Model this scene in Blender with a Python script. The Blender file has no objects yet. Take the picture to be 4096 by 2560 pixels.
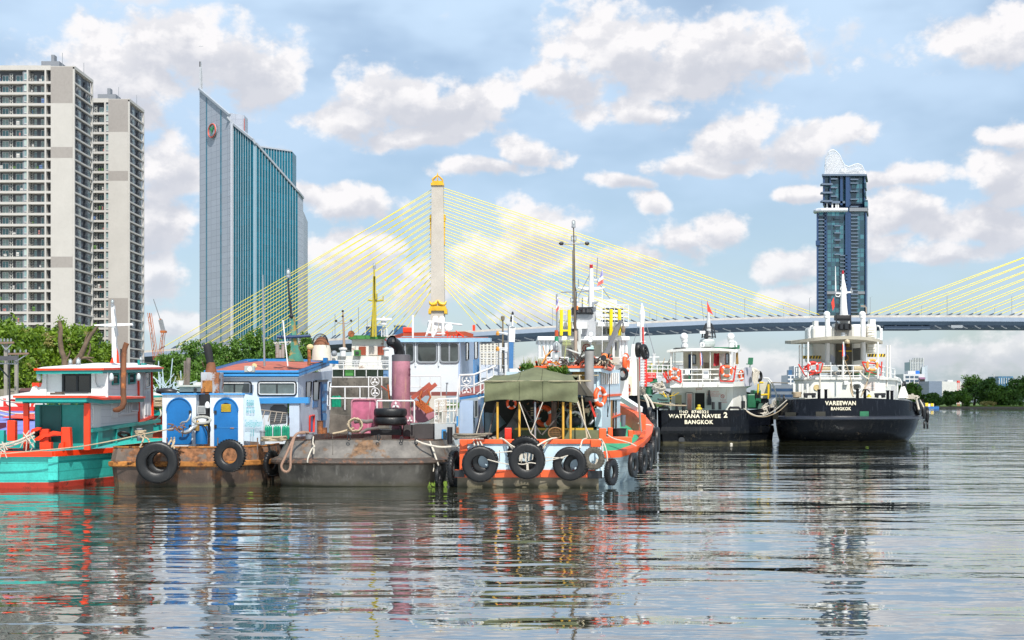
import bpy,math,random
import numpy as np
from mathutils import Vector,Matrix
random.seed(7)
RNG=np.random.default_rng(11)
S=bpy.context.scene
COL=S.collection
R=math.radians
# ---------------------------------------------------------------- camera
F,HY,CH=1280.0,401.0,4.1            # focal length in pixels of a 1024-wide picture,horizon row,eye height
cam=bpy.data.objects.new('camera',bpy.data.cameras.new('camera'))
COL.objects.link(cam)
cam.location=(0,0,CH); cam.rotation_euler=(R(90),0,0)
cam.data.sensor_width=36; cam.data.lens=36*F/1024
cam.data.shift_y=(HY-320)/1024
cam.data.clip_start=.5; cam.data.clip_end=9000
S.camera=cam
S.view_settings.view_transform='Standard'; S.view_settings.look='None'
S.view_settings.gamma=1; S.view_settings.exposure=0.2
# ---------------------------------------------------------------- light
SUN_EL,SUN_AZ=50,162                    # degrees; azimuth clockwise from +Y: the sun stands behind the camera,to the left
sd=bpy.data.lights.new('sun','SUN'); sd.energy=5.0; sd.angle=R(.55); sd.color=(1,.955,.88)
sun=bpy.data.objects.new('sun',sd); COL.objects.link(sun)
_a,_e=R(SUN_AZ),R(SUN_EL)
SUNV=Vector((math.sin(_a)*math.cos(_e),math.cos(_a)*math.cos(_e),math.sin(_e)))
sun.rotation_euler=SUNV.to_track_quat('Z','Y').to_euler()
W=bpy.data.worlds.new('World'); S.world=W; W.use_nodes=True
nt=W.node_tree; nt.nodes.clear()
def wn(t,**k):
    n=nt.nodes.new(t)
    for a,b in k.items(): setattr(n,a,b)
    return n
def wm(op,a,b=None,c=None):
    n=wn('ShaderNodeMath',operation=op)
    for i,q in enumerate((a,b,c)):
        if q is None: continue
        if isinstance(q,(int,float)): n.inputs[i].default_value=q
        else: nt.links.new(q,n.inputs[i])
    return n.outputs[0]
def wv(op,a,b=None,c=None,out=0):
    n=wn('ShaderNodeVectorMath',operation=op)
    for i,q in enumerate((a,b,c)):
        if q is None: continue
        if isinstance(q,(tuple,list)): n.inputs[i].default_value=q
        else: nt.links.new(q,n.inputs[i])
    return n.outputs[out]
def wr(v,a,b,c=0,d=1,kind='SMOOTHSTEP'):
    n=wn('ShaderNodeMapRange',interpolation_type=kind)
    nt.links.new(v,n.inputs[0])
    for i,q in zip((1,2,3,4),(a,b,c,d)): n.inputs[i].default_value=q
    return n.outputs[0]
def wmix(f,a,b):
    n=wn('ShaderNodeMix',data_type='RGBA'); 
    if isinstance(f,(int,float)): n.inputs[0].default_value=f
    else: nt.links.new(f,n.inputs[0])
    for i,q in ((6,a),(7,b)):
        if isinstance(q,(tuple,list)): n.inputs[i].default_value=(*q,1)
        else: nt.links.new(q,n.inputs[i])
    return n.outputs[2]
sky=wn('ShaderNodeTexSky',sky_type='NISHITA'); sky.sun_disc=False
sky.sun_elevation=R(SUN_EL); sky.sun_rotation=R(SUN_AZ)
sky.air_density=1.0; sky.dust_density=1.4; sky.ozone_density=1.6
tc=wn('ShaderNodeTexCoord').outputs['Generated']
sx=wn('ShaderNodeSeparateXYZ'); nt.links.new(tc,sx.inputs[0])
az=wm('MULTIPLY',wm('ARCTAN2',sx.outputs[0],sx.outputs[1]),12.8)
el=wm('MULTIPLY',wm('ARCSINE',sx.outputs[2]),12.8)
cx=wn('ShaderNodeCombineXYZ'); nt.links.new(az,cx.inputs[0]); nt.links.new(el,cx.inputs[1])
V0=cx.outputs[0]
def noise(vec,scale,detail,rough=.55,col=False,lac=2.0,dist=0):
    n=wn('ShaderNodeTexNoise'); nt.links.new(vec,n.inputs['Vector'])
    n.inputs['Scale'].default_value=scale; n.inputs['Detail'].default_value=detail
    n.inputs['Roughness'].default_value=rough; n.inputs['Lacunarity'].default_value=lac
    n.inputs['Distortion'].default_value=dist
    return n.outputs[1 if col else 0]
wc=noise(V0,.9,2,.5,True)
V1=wv('ADD',V0,wv('MULTIPLY',wv('SUBTRACT',wc,(.5,.5,.5)),(.75,.45,0)))
n_hi=noise(wv('MULTIPLY',V0,(1,1.25,1)),2.2,7,.57)
n_lo=noise(wv('MULTIPLY',V0,(.55,1.2,1)),.8,4,.5)
n_sh=noise(wv('ADD',wv('MULTIPLY',V0,(1,1.25,1)),(.07,-.13,0)),2.2,5,.57)
# cumulus banks: direction (as azimuth / elevation) and size of each
CL=[(200,48,95,38),(255,66,60,36),(110,75,70,50),(400,95,75,30),(455,108,72,30),(360,122,60,20),(430,135,80,14),
      (620,45,85,40),(730,50,95,36),(690,75,75,22),(560,78,55,22),(1000,40,80,26),(640,108,60,16),
      (735,135,45,28),(790,150,55,24),(845,142,38,18),(700,163,70,10),(175,165,38,36),(165,222,45,26),(160,270,22,26),(168,318,24,14),
      (350,205,48,22),(300,195,25,14),(520,155,40,16),(480,170,60,9),(620,178,30,9),(645,203,22,14),(540,230,45,30),(500,262,55,26),(430,290,45,30),(345,260,55,26),
      (670,240,50,22),(725,228,32,20),(790,270,30,18),(800,300,40,14),(610,262,70,16),(560,310,70,14),
      (905,215,55,26),(980,225,60,30),(1010,165,40,40),(925,177,40,12),(880,250,40,14),(945,258,50,12),(800,198,28,9),(870,186,34,10),
      (1000,130,35,12),(760,370,80,26),(680,385,80,18),(930,350,60,18),(1010,355,60,24),(880,392,60,14),(560,365,60,16),(330,370,50,14)]
def cang(x,y):
    a=math.atan((x-512)/F); e=math.atan((HY-y)/F*math.cos(a))
    return a*12.8,e*12.8
d1=d2=None
for x,y,rx,ry in CL:
    a,e=cang(x,y); rx/=106; ry/=106
    l1=wv('LENGTH',wv('MULTIPLY_ADD',V1,(1/rx,1/ry,0),(-a/rx,-e/ry,0)),out=1)
    r2x,r2y=rx*1.1,ry*1.0
    l2=wv('LENGTH',wv('MULTIPLY_ADD',V1,(1/r2x,1/r2y,0),(-(a+.12*rx)/r2x,-(e-.75*ry)/r2y,0)),out=1)
    d1=l1 if d1 is None else wm('MINIMUM',d1,l1)
    d2=l2 if d2 is None else wm('MINIMUM',d2,l2)
nz=wm('MULTIPLY',wm('SUBTRACT',n_hi,.5),2.8)
dens=wm('MAXIMUM',wr(wm('ADD',d1,nz),1.24,.66),wr(wm('ADD',n_lo,wm('MULTIPLY',wm('SUBTRACT',n_hi,.5),.55)),.63,.76,0,.7))
shade=wr(wm('ADD',d2,wm('MULTIPLY',wm('SUBTRACT',n_sh,.5),1.6)),.25,1.15)
relief=wr(wm('SUBTRACT',n_sh,n_hi),-.10,.10)
lit=wm('MULTIPLY',wm('MULTIPLY_ADD',shade,.75,.25),wm('MULTIPLY_ADD',relief,.5,.64))
ccol=wmix(lit,(.585,.615,.70),(.97,.955,.97))
veil=wm('MULTIPLY',wr(n_lo,.32,.60,.38,1),wr(el,.3,3.8,.42,.98,'LINEAR'))
low=wr(el,1.2,-.05,0,.45,'LINEAR')
bsky=wn('ShaderNodeBackground'); bsky.inputs[1].default_value=.115
tint=wmix(.75,sky.outputs[0],(0,0,0))
nm=wn('ShaderNodeMix',data_type='RGBA',blend_type='MULTIPLY'); nm.inputs[0].default_value=1
nt.links.new(sky.outputs[0],nm.inputs[6]); nm.inputs[7].default_value=(1.0,1.0,.98,1)
nt.links.new(nm.outputs[2],bsky.inputs[0])
bcl=wn('ShaderNodeBackground'); nt.links.new(ccol,bcl.inputs[0]); bcl.inputs[1].default_value=.88
bve=wn('ShaderNodeBackground'); bve.inputs[0].default_value=(.57,.735,.93,1); bve.inputs[1].default_value=.95
m1=wn('ShaderNodeMixShader'); nt.links.new(wm('MAXIMUM',veil,low),m1.inputs[0]); nt.links.new(bsky.outputs[0],m1.inputs[1]); nt.links.new(bve.outputs[0],m1.inputs[2])
m2=wn('ShaderNodeMixShader'); nt.links.new(wm('MULTIPLY',dens,wr(el,-.2,1.6,.55,1,'LINEAR')),m2.inputs[0]); nt.links.new(m1.outputs[0],m2.inputs[1]); nt.links.new(bcl.outputs[0],m2.inputs[2])
wo=wn('ShaderNodeOutputWorld'); nt.links.new(m2.outputs[0],wo.inputs[0])
# ---------------------------------------------------------------- helpers
def P(x,y,Y):                             # the point at depth Y seen at (x,y) of the 1024-wide picture
    return Vector(((x-512)/F*Y,Y,CH-(y-HY)/F*Y))
def view(x0,y0,s): return lambda zx,zy,Y: P(x0+s*zx,y0+s*zy,Y)
Z1=view(0,300,.1323); Z2=view(100,312.5,.124); Z3=view(262.5,287.5,.14055); Z4=view(437.5,337.5,.10747)
Z5=view(512.5,212.5,.10747); Z6=view(625,287.5,.11246); Z7=view(750,262.5,.129); Z8=view(875,300,.08269)
Z9=view(0,50,.10746); Z10=view(0,212.5,.10746); Z11=view(187.5,55,.0992); Z12=view(162.5,225,.09094)
Z13=view(787.5,137.5,.124); Z14=view(400,162.5,.124); Z15=view(475,287.5,.05787); Z16=view(0,370,.06944)
def vz(p,z): return Vector((p[0],p[1],z))
class MB:
    def __init__(s): s.v=[]; s.f=[]; s.m=[]; s.mi=0
    def add(s,vs,fs):
        o=len(s.v); s.v+=[tuple(p) for p in vs]
        for f in fs: s.f.append([i+o for i in f]); s.m.append(s.mi)
        return s
    def box(s,a,b):
        x0,x1=sorted((a[0],b[0])); y0,y1=sorted((a[1],b[1])); z0,z1=sorted((a[2],b[2]))
        return s.add([(x,y,z) for z in (z0,z1) for x,y in ((x0,y0),(x1,y0),(x1,y1),(x0,y1))],
                     [(3,2,1,0),(4,5,6,7),(0,1,5,4),(1,2,6,5),(2,3,7,6),(3,0,4,7)])
    def prism(s,pts,ex):                   # planar outline pts,extruded by ex
        n=len(pts); ex=Vector(ex); pts=[Vector(p) for p in pts]
        c=sum(pts,Vector())/n
        nn=Vector()
        for i in range(n): nn+=(pts[i]-c).cross(pts[(i+1) % n]-c)
        if nn.dot(ex) > 0: pts=pts[::-1]
        return s.add(pts+[p+ex for p in pts],[list(range(n)),list(range(2*n-1,n-1,-1))] +
                     [((i+1) % n,i,i+n,(i+1) % n+n) for i in range(n)])
    def beam(s,p,q,w,h=None,up=(0,0,1)):
        p,q=Vector(p),Vector(q); h=h or w; d=(q-p).normalized(); up=Vector(up)
        if abs(d.dot(up)) > .98: up=Vector((0,1,0)) if abs(d.y) < .9 else Vector((1,0,0))
        a=d.cross(up).normalized()*w/2; b=a.cross(d).normalized()*h/2
        return s.prism([p-a-b,p+a-b,p+a+b,p-a+b],q-p)
    def tube(s,pts,r,n=8,closed=False,cap=True):
        pts=[Vector(p) for p in pts]; m=len(pts)
        rs=r if isinstance(r,(list,tuple)) else [r]*m
        vs=[]; prev=None
        for i in range(m):
            if closed: t=pts[(i+1) % m]-pts[i-1]
            else: t=pts[min(i+1,m-1)]-pts[max(i-1,0)]
            t.normalize()
            if prev is None:
                a=Vector((0,0,1)) if abs(t.z) < .9 else Vector((1,0,0))
                a=(a-t*a.dot(t)).normalized()
            else:
                a=prev-t*prev.dot(t); a=a.normalized() if a.length > 1e-6 else t.orthogonal().normalized()
            prev=a; b=t.cross(a)
            for k in range(n):
                c=2*math.pi*k/n
                vs.append(pts[i]+(a*math.cos(c)+b*math.sin(c))*rs[i])
        fs=[]
        for i in range(m if closed else m-1):
            j=(i+1) % m
            for k in range(n):
                l=(k+1) % n
                fs.append((i*n+k,i*n+l,j*n+l,j*n+k))
        if cap and not closed: fs+=[list(range(n))[::-1],[(m-1)*n+k for k in range(n)]]
        return s.add(vs,fs)
    def lathe(s,o,prof,n=20,axis=(0,0,1)):   # prof: (radius,height) along axis
        o=Vector(o); ax=Vector(axis).normalized(); a=ax.orthogonal().normalized(); b=ax.cross(a)
        vs=[]; m=len(prof)
        for r,h in prof:
            for k in range(n):
                c=2*math.pi*k/n; vs.append(o+ax*h+(a*math.cos(c)+b*math.sin(c))*r)
        fs=[(i*n+k,i*n+(k+1) % n,(i+1)*n+(k+1) % n,(i+1)*n+k) for i in range(m-1) for k in range(n)]
        if prof[0][0] > 1e-4: fs.append(list(range(n))[::-1])
        if prof[-1][0] > 1e-4: fs.append([(m-1)*n+k for k in range(n)])
        return s.add(vs,fs)
    def ball(s,o,r,n=12,sc=(1,1,1)):
        o=Vector(o); vs=[]; m=max(6,n // 2)
        for i in range(m+1):
            t=math.pi*i/m
            for k in range(n):
                c=2*math.pi*k/n
                vs.append(o+Vector((math.sin(t)*math.cos(c)*sc[0],math.sin(t)*math.sin(c)*sc[1],-math.cos(t)*sc[2]))*r)
        return s.add(vs,[(i*n+k,i*n+(k+1) % n,(i+1)*n+(k+1) % n,(i+1)*n+k) for i in range(m) for k in range(n)])
    def grid(s,rows,closed=False,th=0):    # rows of points; th thickens along -normal (approx. by vector)
        m,n=len(rows),len(rows[0])
        vs=[p for r in rows for p in r]
        fs=[(i*n+k,i*n+(k+1) % n,(i+1)*n+(k+1) % n,(i+1)*n+k) for i in range(m-1) for k in range(n if closed else n-1)]
        s.add(vs,fs)
        if th:
            th=Vector(th); s.add([Vector(p)+th for p in vs],[f[::-1] for f in fs])
            if not closed:
                for i in range(m-1):
                    for k in (0,n-1):
                        a,b=Vector(rows[i][k]),Vector(rows[i+1][k]); s.add([a,b,b+th,a+th],[(0,1,2,3)])
            for i in (0,m-1):
                for k in range(n-1):
                    a,b=Vector(rows[i][k]),Vector(rows[i][k+1]); s.add([a,b,b+th,a+th],[(0,1,2,3)])
        return s
    def ring(s,rings,cap=True):             # closed rings of equal count,lofted
        n=len(rings[0]); m=len(rings)
        s.add([p for r in rings for p in r],[(i*n+k,i*n+(k+1) % n,(i+1)*n+(k+1) % n,(i+1)*n+k) for i in range(m-1) for k in range(n)] +
              ([[(m-1)*n+k for k in range(n)],list(range(n))[::-1]] if cap else []))
        return s
    def build(s,name,mats,parent=None,smooth=0,bevel=0,kind=None,label=None,cat=None,group=None,loc=None):
        me=bpy.data.meshes.new(name)
        if parent is not None: o0=ORG[parent.name]
        elif loc is not None: o0=Vector(loc)
        elif kind=='structure': o0=Vector()
        else:
            A=np.array(s.v); o0=Vector(((A[:,0].min()+A[:,0].max())/2,(A[:,1].min()+A[:,1].max())/2,A[:,2].min()))
        me.from_pydata([(p[0]-o0.x,p[1]-o0.y,p[2]-o0.z) for p in s.v],[],s.f)
        for m in (mats if isinstance(mats,(list,tuple)) else [mats]): me.materials.append(m)
        if any(s.m): me.polygons.foreach_set('material_index',s.m)
        me.update()
        if smooth: me.shade_smooth(); me.set_sharp_from_angle(angle=R(smooth))
        o=bpy.data.objects.new(name,me); COL.objects.link(o)
        if bevel:
            b=o.modifiers.new('bevel','BEVEL'); b.width=bevel; b.segments=2; b.limit_method='ANGLE'; b.harden_normals=False
        if parent is not None: o.parent=parent
        else: o.location=o0
        ORG[o.name]=o0
        tag(o,label,cat,group,kind)
        return o
ORG={}
def tag(o,label=None,cat=None,group=None,kind=None):
    if label: o['label']=label
    if cat: o['category']=cat
    if group: o['group']=group
    if kind: o['kind']=kind
    return o
def thing(name,label,cat,loc,group=None):
    o=bpy.data.objects.new(name,None); COL.objects.link(o); o.location=loc; o.empty_display_size=.3
    ORG[o.name]=Vector(loc)
    return tag(o,label,cat,group)
def copy_tree(o,loc=None,rot=None,scale=None,label=None,group=None,parent=None):
    c=o.copy(); COL.objects.link(c); ORG[c.name]=Vector(loc) if loc is not None else ORG.get(o.name,Vector())
    if loc is not None: c.location=loc
    if rot is not None: c.rotation_euler=rot
    if scale is not None: c.scale=(scale,)*3 if isinstance(scale,(int,float)) else scale
    if label: c['label']=label
    if group: c['group']=group
    if parent is not None: c.parent=parent
    for ch in list(o.children): copy_tree(ch,parent=c)
    return c
def many(name,proto,places,parent,mat,cap=95,stuffname=None):
    """proto: MB in local coordinates; one part per place (first cap), the rest merged as stuff"""
    me=None
    o0=ORG[parent.name]
    for i,M in enumerate(places[:cap]):
        if me is None:
            tmp=MB(); tmp.v=proto.v; tmp.f=proto.f; tmp.m=proto.m
            o=tmp.build(name,mat,None,loc=(0,0,0)); me=o.data
        else: o=bpy.data.objects.new(name,me); COL.objects.link(o)
        o.parent=parent; MM=M.copy(); MM.translation=M.translation-o0
        o.location,rq,o.scale=MM.decompose(); o.rotation_euler=rq.to_euler(); ORG[o.name]=o0
    rest=places[cap:]
    if rest:
        b=MB()
        for M in rest:
            b.add([M @ Vector(p) for p in proto.v],proto.f); b.m[-len(proto.m):]=proto.m
        b.build(stuffname or name,mat,parent,kind='stuff')
# ---------------------------------------------------------------- materials
MT={}
def mat(name,base,rough=.5,metal=0,var=.12,vs=1.5,rust=0,rcol=(.17,.065,.025),rs=.9,streak=.3,scol=None,
        lines=0,lcol=None,bump=0,bs=12,spec=.5,trans=0,alpha=1,emit=0,fine=.12,coat=0,wl=0):
    scol=scol or tuple(x*.5 for x in base)
    if name in MT: return MT[name]
    m=bpy.data.materials.new(name); m.use_nodes=True; t=m.node_tree; N=t.nodes; L=t.links
    b=N['Principled BSDF']; b.inputs['Roughness'].default_value=rough; b.inputs['Metallic'].default_value=metal
    b.inputs['Specular IOR Level'].default_value=spec
    if coat: b.inputs['Coat Weight'].default_value=coat
    tcn=N.new('ShaderNodeTexCoord').outputs['Object']
    def nz(scale,det,vec=tcn,ro=.6):
        n=N.new('ShaderNodeTexNoise'); L.new(vec,n.inputs['Vector']); n.inputs['Scale'].default_value=scale
        n.inputs['Detail'].default_value=det; n.inputs['Roughness'].default_value=ro; return n.outputs[0]
    def mp(sc):
        n=N.new('ShaderNodeMapping'); n.inputs['Scale'].default_value=sc; L.new(tcn,n.inputs[0]); return n.outputs[0]
    def rng(v,a,c,lo=0,hi=1):
        n=N.new('ShaderNodeMapRange'); L.new(v,n.inputs[0])
        for i,q in zip((1,2,3,4),(a,c,lo,hi)): n.inputs[i].default_value=q
        return n.outputs[0]
    def mixc(f,a,c):
        n=N.new('ShaderNodeMix'); n.data_type='RGBA'
        if isinstance(f,(int,float)): n.inputs[0].default_value=f
        else: L.new(f,n.inputs[0])
        for i,q in ((6,a),(7,c)):
            if isinstance(q,(tuple,list)): n.inputs[i].default_value=(*q,1)
            else: L.new(q,n.inputs[i])
        return n.outputs[2]
    c=mixc(rng(nz(vs,5),.3,.7),tuple(x*(1-var) for x in base),tuple(min(1,x*(1+var)) for x in base))
    if fine: c=mixc(rng(nz(vs*14,3),.45,.62,0,fine),c,tuple(x*.55 for x in base))
    if streak:
        s1=rng(nz(1,4,mp((5,5,.35))),.54,.72); s2=rng(nz(.7,2),.4,.65)
        mu=N.new('ShaderNodeMath'); mu.operation='MULTIPLY'; L.new(s1,mu.inputs[0]); L.new(s2,mu.inputs[1])
        mu2=N.new('ShaderNodeMath'); mu2.operation='MULTIPLY'; L.new(mu.outputs[0],mu2.inputs[0]); mu2.inputs[1].default_value=streak
        c=mixc(mu2.outputs[0],c,scol)
    h=None
    if rust:
        th=.72-.32*rust
        rm=rng(nz(rs,8,ro=.68),th,th+.07)
        rc=mixc(rng(nz(rs*5,6),.35,.65),tuple(x*.45 for x in rcol),tuple(min(1,x*1.5) for x in rcol))
        c=mixc(rm,c,rc); L.new(rng(rm,0,1,rough,.85),b.inputs['Roughness']); h=rm
    if lines:
        sp=N.new('ShaderNodeSeparateXYZ'); L.new(tcn,sp.inputs[0])
        wob=N.new('ShaderNodeMath'); wob.operation='MULTIPLY_ADD'; L.new(nz(.5,2),wob.inputs[0]); wob.inputs[1].default_value=.12
        L.new(sp.outputs[2],wob.inputs[2])
        fr=N.new('ShaderNodeMath'); fr.operation='PINGPONG'; L.new(wob.outputs[0],fr.inputs[0]); fr.inputs[1].default_value=lines/2
        lm=rng(fr.outputs[0],lines*.06,0,0,.75); c=mixc(lm,c,lcol or tuple(x*.35 for x in base)); 
    if wl:
        sp2=N.new('ShaderNodeSeparateXYZ'); L.new(tcn,sp2.inputs[0])
        w2=N.new('ShaderNodeMath'); w2.operation='MULTIPLY_ADD'; L.new(nz(1.3,6),w2.inputs[0]); w2.inputs[1].default_value=-wl*1.6; L.new(sp2.outputs[2],w2.inputs[2])
        c=mixc(rng(w2.outputs[0],-wl*.75,-wl*.1,.85,0),c,(.085,.075,.04))
    L.new(c,b.inputs['Base Color'])
    if bump:
        bn=N.new('ShaderNodeBump'); bn.inputs['Strength'].default_value=bump; bn.inputs['Distance'].default_value=.03
        L.new(nz(bs,5),bn.inputs['Height']); L.new(bn.outputs[0],b.inputs['Normal'])
    if trans: b.inputs['Transmission Weight'].default_value=trans
    if alpha < 1: b.inputs['Alpha'].default_value=alpha
    if emit: b.inputs['Emission Strength'].default_value=emit; b.inputs['Emission Color'].default_value=(*base,1)
    MT[name]=m
    return m
def facade(name,wall,pane,sx,sz,mortar,panevar=.5,axis='x',rough=.25,spec=.5,off=(0,0),lite=None,sharp=.0):
    """curtain wall: a grid of panes sx by sz metres with joints, each pane its own tint"""
    m=bpy.data.materials.new(name); m.use_nodes=True; t=m.node_tree; N=t.nodes; L=t.links
    b=N['Principled BSDF']; b.inputs['Roughness'].default_value=rough; b.inputs['Specular IOR Level'].default_value=spec
    tcn=N.new('ShaderNodeTexCoord').outputs['Object']
    sp=N.new('ShaderNodeSeparateXYZ'); L.new(tcn,sp.inputs[0])
    if axis=='r':
        q=N.new('ShaderNodeMath'); q.operation='ADD'; L.new(sp.outputs[0],q.inputs[0]); L.new(sp.outputs[1],q.inputs[1]); u=q.outputs[0]
    else: u=sp.outputs[0 if axis=='x' else 1]
    def mth(op,a,c=None):
        n=N.new('ShaderNodeMath'); n.operation=op
        for i,q in enumerate((a,c)):
            if q is None: continue
            if isinstance(q,(int,float)): n.inputs[i].default_value=q
            else: L.new(q,n.inputs[i])
        return n.outputs[0]
    us=mth('DIVIDE',mth('ADD',u,500+off[0]),sx); zs=mth('DIVIDE',mth('ADD',sp.outputs[2],off[1]),sz)
    fu,fz=mth('FRACT',us),mth('FRACT',zs)
    ln=mth('MAXIMUM',mth('LESS_THAN',fu,mortar/sx),mth('LESS_THAN',fz,mortar/sz))
    cv=N.new('ShaderNodeCombineXYZ'); L.new(mth('FLOOR',us),cv.inputs[0]); L.new(mth('FLOOR',zs),cv.inputs[1])
    wn_=N.new('ShaderNodeTexWhiteNoise'); L.new(cv.outputs[0],wn_.inputs[0])
    mx=N.new('ShaderNodeMix'); mx.data_type='RGBA'; L.new(wn_.outputs[0],mx.inputs[0])
    mx.inputs[6].default_value=(*[x*(1-panevar) for x in pane],1); mx.inputs[7].default_value=(*(lite or [min(1,x*(1+panevar)) for x in pane]),1)
    m2=N.new('ShaderNodeMix'); m2.data_type='RGBA'; L.new(ln,m2.inputs[0]); L.new(mx.outputs[2],m2.inputs[6]); m2.inputs[7].default_value=(*wall,1)
    L.new(m2.outputs[2],b.inputs['Base Color'])
    MT[name]=m
    return m
white=mat('white_paint',(.70,.70,.69),.4,var=.06,streak=.4,scol=(.45,.33,.2),vs=.7,rust=.06,rcol=(.3,.18,.1),rs=3.5)
whiter=mat('rusty_white_paint',(.64,.63,.58),.45,var=.1,rust=.42,streak=1,scol=(.38,.17,.05),rs=1.1)
steel=mat('grey_steel',(.28,.30,.32),.45,.3,var=.15)
black=mat('black_paint',(.018,.018,.02),.35,var=.2)
darkm=mat('dark_metal',(.03,.032,.035),.4,.4)
glassd=mat('dark_glass',(.015,.022,.025),.04,var=.3,spec=.9)
ropem=mat('manila_rope',(.42,.33,.22),.9,var=.25,vs=25,bump=.6,bs=60)
ropew=mat('pale_rope',(.55,.50,.42),.9,var=.2,vs=25,bump=.6,bs=60)
redp=mat('red_paint',(.62,.028,.012),.4,var=.25,rust=.1,rcol=(.12,.03,.02),rs=5,streak=.2,scol=(.2,.03,.02))
yellow=mat('yellow_paint',(.75,.50,.02),.4,var=.1)
# ---------------------------------------------------------------- water, land
def water():
    m=bpy.data.materials.new('river_water'); m.use_nodes=True; t=m.node_tree; N=t.nodes; L=t.links
    b=N['Principled BSDF']; b.inputs['Base Color'].default_value=(.030,.032,.018,1); b.inputs['Roughness'].default_value=.012
    b.inputs['IOR'].default_value=2.0; b.inputs['Specular IOR Level'].default_value=.6
    tcn=N.new('ShaderNodeTexCoord').outputs['Object']
    def nz(sc,det,ro,rot=0):
        mpn=N.new('ShaderNodeMapping'); mpn.inputs['Scale'].default_value=sc; mpn.inputs['Rotation'].default_value=(0,0,rot); L.new(tcn,mpn.inputs[0])
        n=N.new('ShaderNodeTexNoise'); L.new(mpn.outputs[0],n.inputs['Vector']); n.inputs['Scale'].default_value=1
        n.inputs['Detail'].default_value=det; n.inputs['Roughness'].default_value=ro; return n.outputs[0]
    hs=[(nz((.05,.16,1),1,.5,.1),.20),(nz((.24,.8,1),1.5,.45,.06),.085),(nz((.8,2.2,1),1,.45,-.1),.018),(nz((3.4,8,1),1,.5,.12),.0016)]
    acc=None
    pm=nz((.035,.09,1),2,.5,.3)
    pr_=N.new('ShaderNodeMapRange'); L.new(pm,pr_.inputs[0])
    for i_,q_ in zip((1,2,3,4),(.35,.65,.35,1.35)): pr_.inputs[i_].default_value=q_
    for j_,(v,k) in enumerate(hs):
        if j_:
            m0=N.new('ShaderNodeMath'); m0.operation='MULTIPLY'; L.new(v,m0.inputs[0]); L.new(pr_.outputs[0],m0.inputs[1]); v=m0.outputs[0]
        mu=N.new('ShaderNodeMath'); mu.operation='MULTIPLY_ADD'; L.new(v,mu.inputs[0]); mu.inputs[1].default_value=k
        if acc is not None: L.new(acc,mu.inputs[2])
        else: mu.inputs[2].default_value=0
        acc=mu.outputs[0]
    bn=N.new('ShaderNodeBump'); bn.inputs['Strength'].default_value=1; bn.inputs['Distance'].default_value=1.0
    L.new(acc,bn.inputs['Height']); L.new(bn.outputs[0],b.inputs['Normal'])
    gl=N.new('ShaderNodeBsdfGlossy'); gl.inputs[0].default_value=(.86,.92,.96,1); gl.inputs['Roughness'].default_value=.02; L.new(bn.outputs[0],gl.inputs['Normal'])
    ms=N.new('ShaderNodeMixShader'); ms.inputs[0].default_value=.38; L.new(b.outputs[0],ms.inputs[1]); L.new(gl.outputs[0],ms.inputs[2]); L.new(ms.outputs[0],N['Material Output'].inputs[0])
    MB().add([(-3000,-200,0),(3000,-200,0),(3000,6000,0),(-3000,6000,0)],[(0,1,2,3)]).build('water',m,kind='structure')
water()
earth=mat('earth',(.16,.15,.10),.95,var=.3,vs=.3)
grass=mat('grass',(.07,.12,.02),.95,var=.4,vs=.5)
MB().prism([(-3000,-200,-8),(3000,-200,-8),(3000,7000,-8),(-3000,7000,-8)],(0,0,-1)).build('ground',earth,kind='structure')
MB().prism([(-900,118,-3),(-34,118,-3),(-20,150,-3),(-22,400,-3),(-60,760,-3),(-900,900,-3)],(0,0,4.0)).build('river_bank',earth,kind='structure')
MB().prism([(-900,905,-3),(-62,762,-3),(40,1000,-3),(400,706,-3),(1500,690,-3),(3000,2500,-3),(-900,2500,-3)],(0,0,4.0)).build('far_bank',grass,kind='structure')
# ---------------------------------------------------------------- condominium towers
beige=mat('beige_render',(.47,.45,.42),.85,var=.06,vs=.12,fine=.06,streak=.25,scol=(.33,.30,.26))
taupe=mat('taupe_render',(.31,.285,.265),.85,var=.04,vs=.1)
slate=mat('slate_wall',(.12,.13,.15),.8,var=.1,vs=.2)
slate2=mat('slate_light',(.20,.215,.24),.8,var=.08,vs=.2)
tealg=mat('teal_curtain_glass',(.10,.24,.25),.08,var=.5,vs=.23,spec=.8)
palg=mat('pale_curtain_glass',(.30,.42,.38),.10,var=.4,vs=.31,spec=.8)
winfr=mat('aluminium_frame',(.55,.56,.57),.5)
railm=mat('balcony_rail',(.035,.04,.05),.5)
acm=mat('ac_unit',(.5,.5,.47),.6); 
def winproto(w,h,mull=1):
    b=MB(); b.mi=1; b.box((0,-.02,0),(w,.06,h)); b.mi=0
    t=.09
    b.box((0,-.08,0),(t,-.02,h)); b.box((w-t,-.08,0),(w,-.02,h)); b.box((t,-.08,h-t),(w-t,-.02,h)); b.box((t,-.08,0),(w-t,-.02,t))
    for i in range(mull): x=w*(i+1)/(mull+1); b.box((x-.04,-.075,t),(x+.04,-.02,h-t))
    return b
def acproto():
    b=MB()
    for k in range(3):
        b.mi=0; b.box((0,-.3,k*.78),(.8,0,k*.78+.62)); b.mi=1
        b.lathe((.4,-.305,k*.78+.31),[(.001,.02),(.25,.02),(.25,0)],10,(0,-1,0))
    return b
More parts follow.
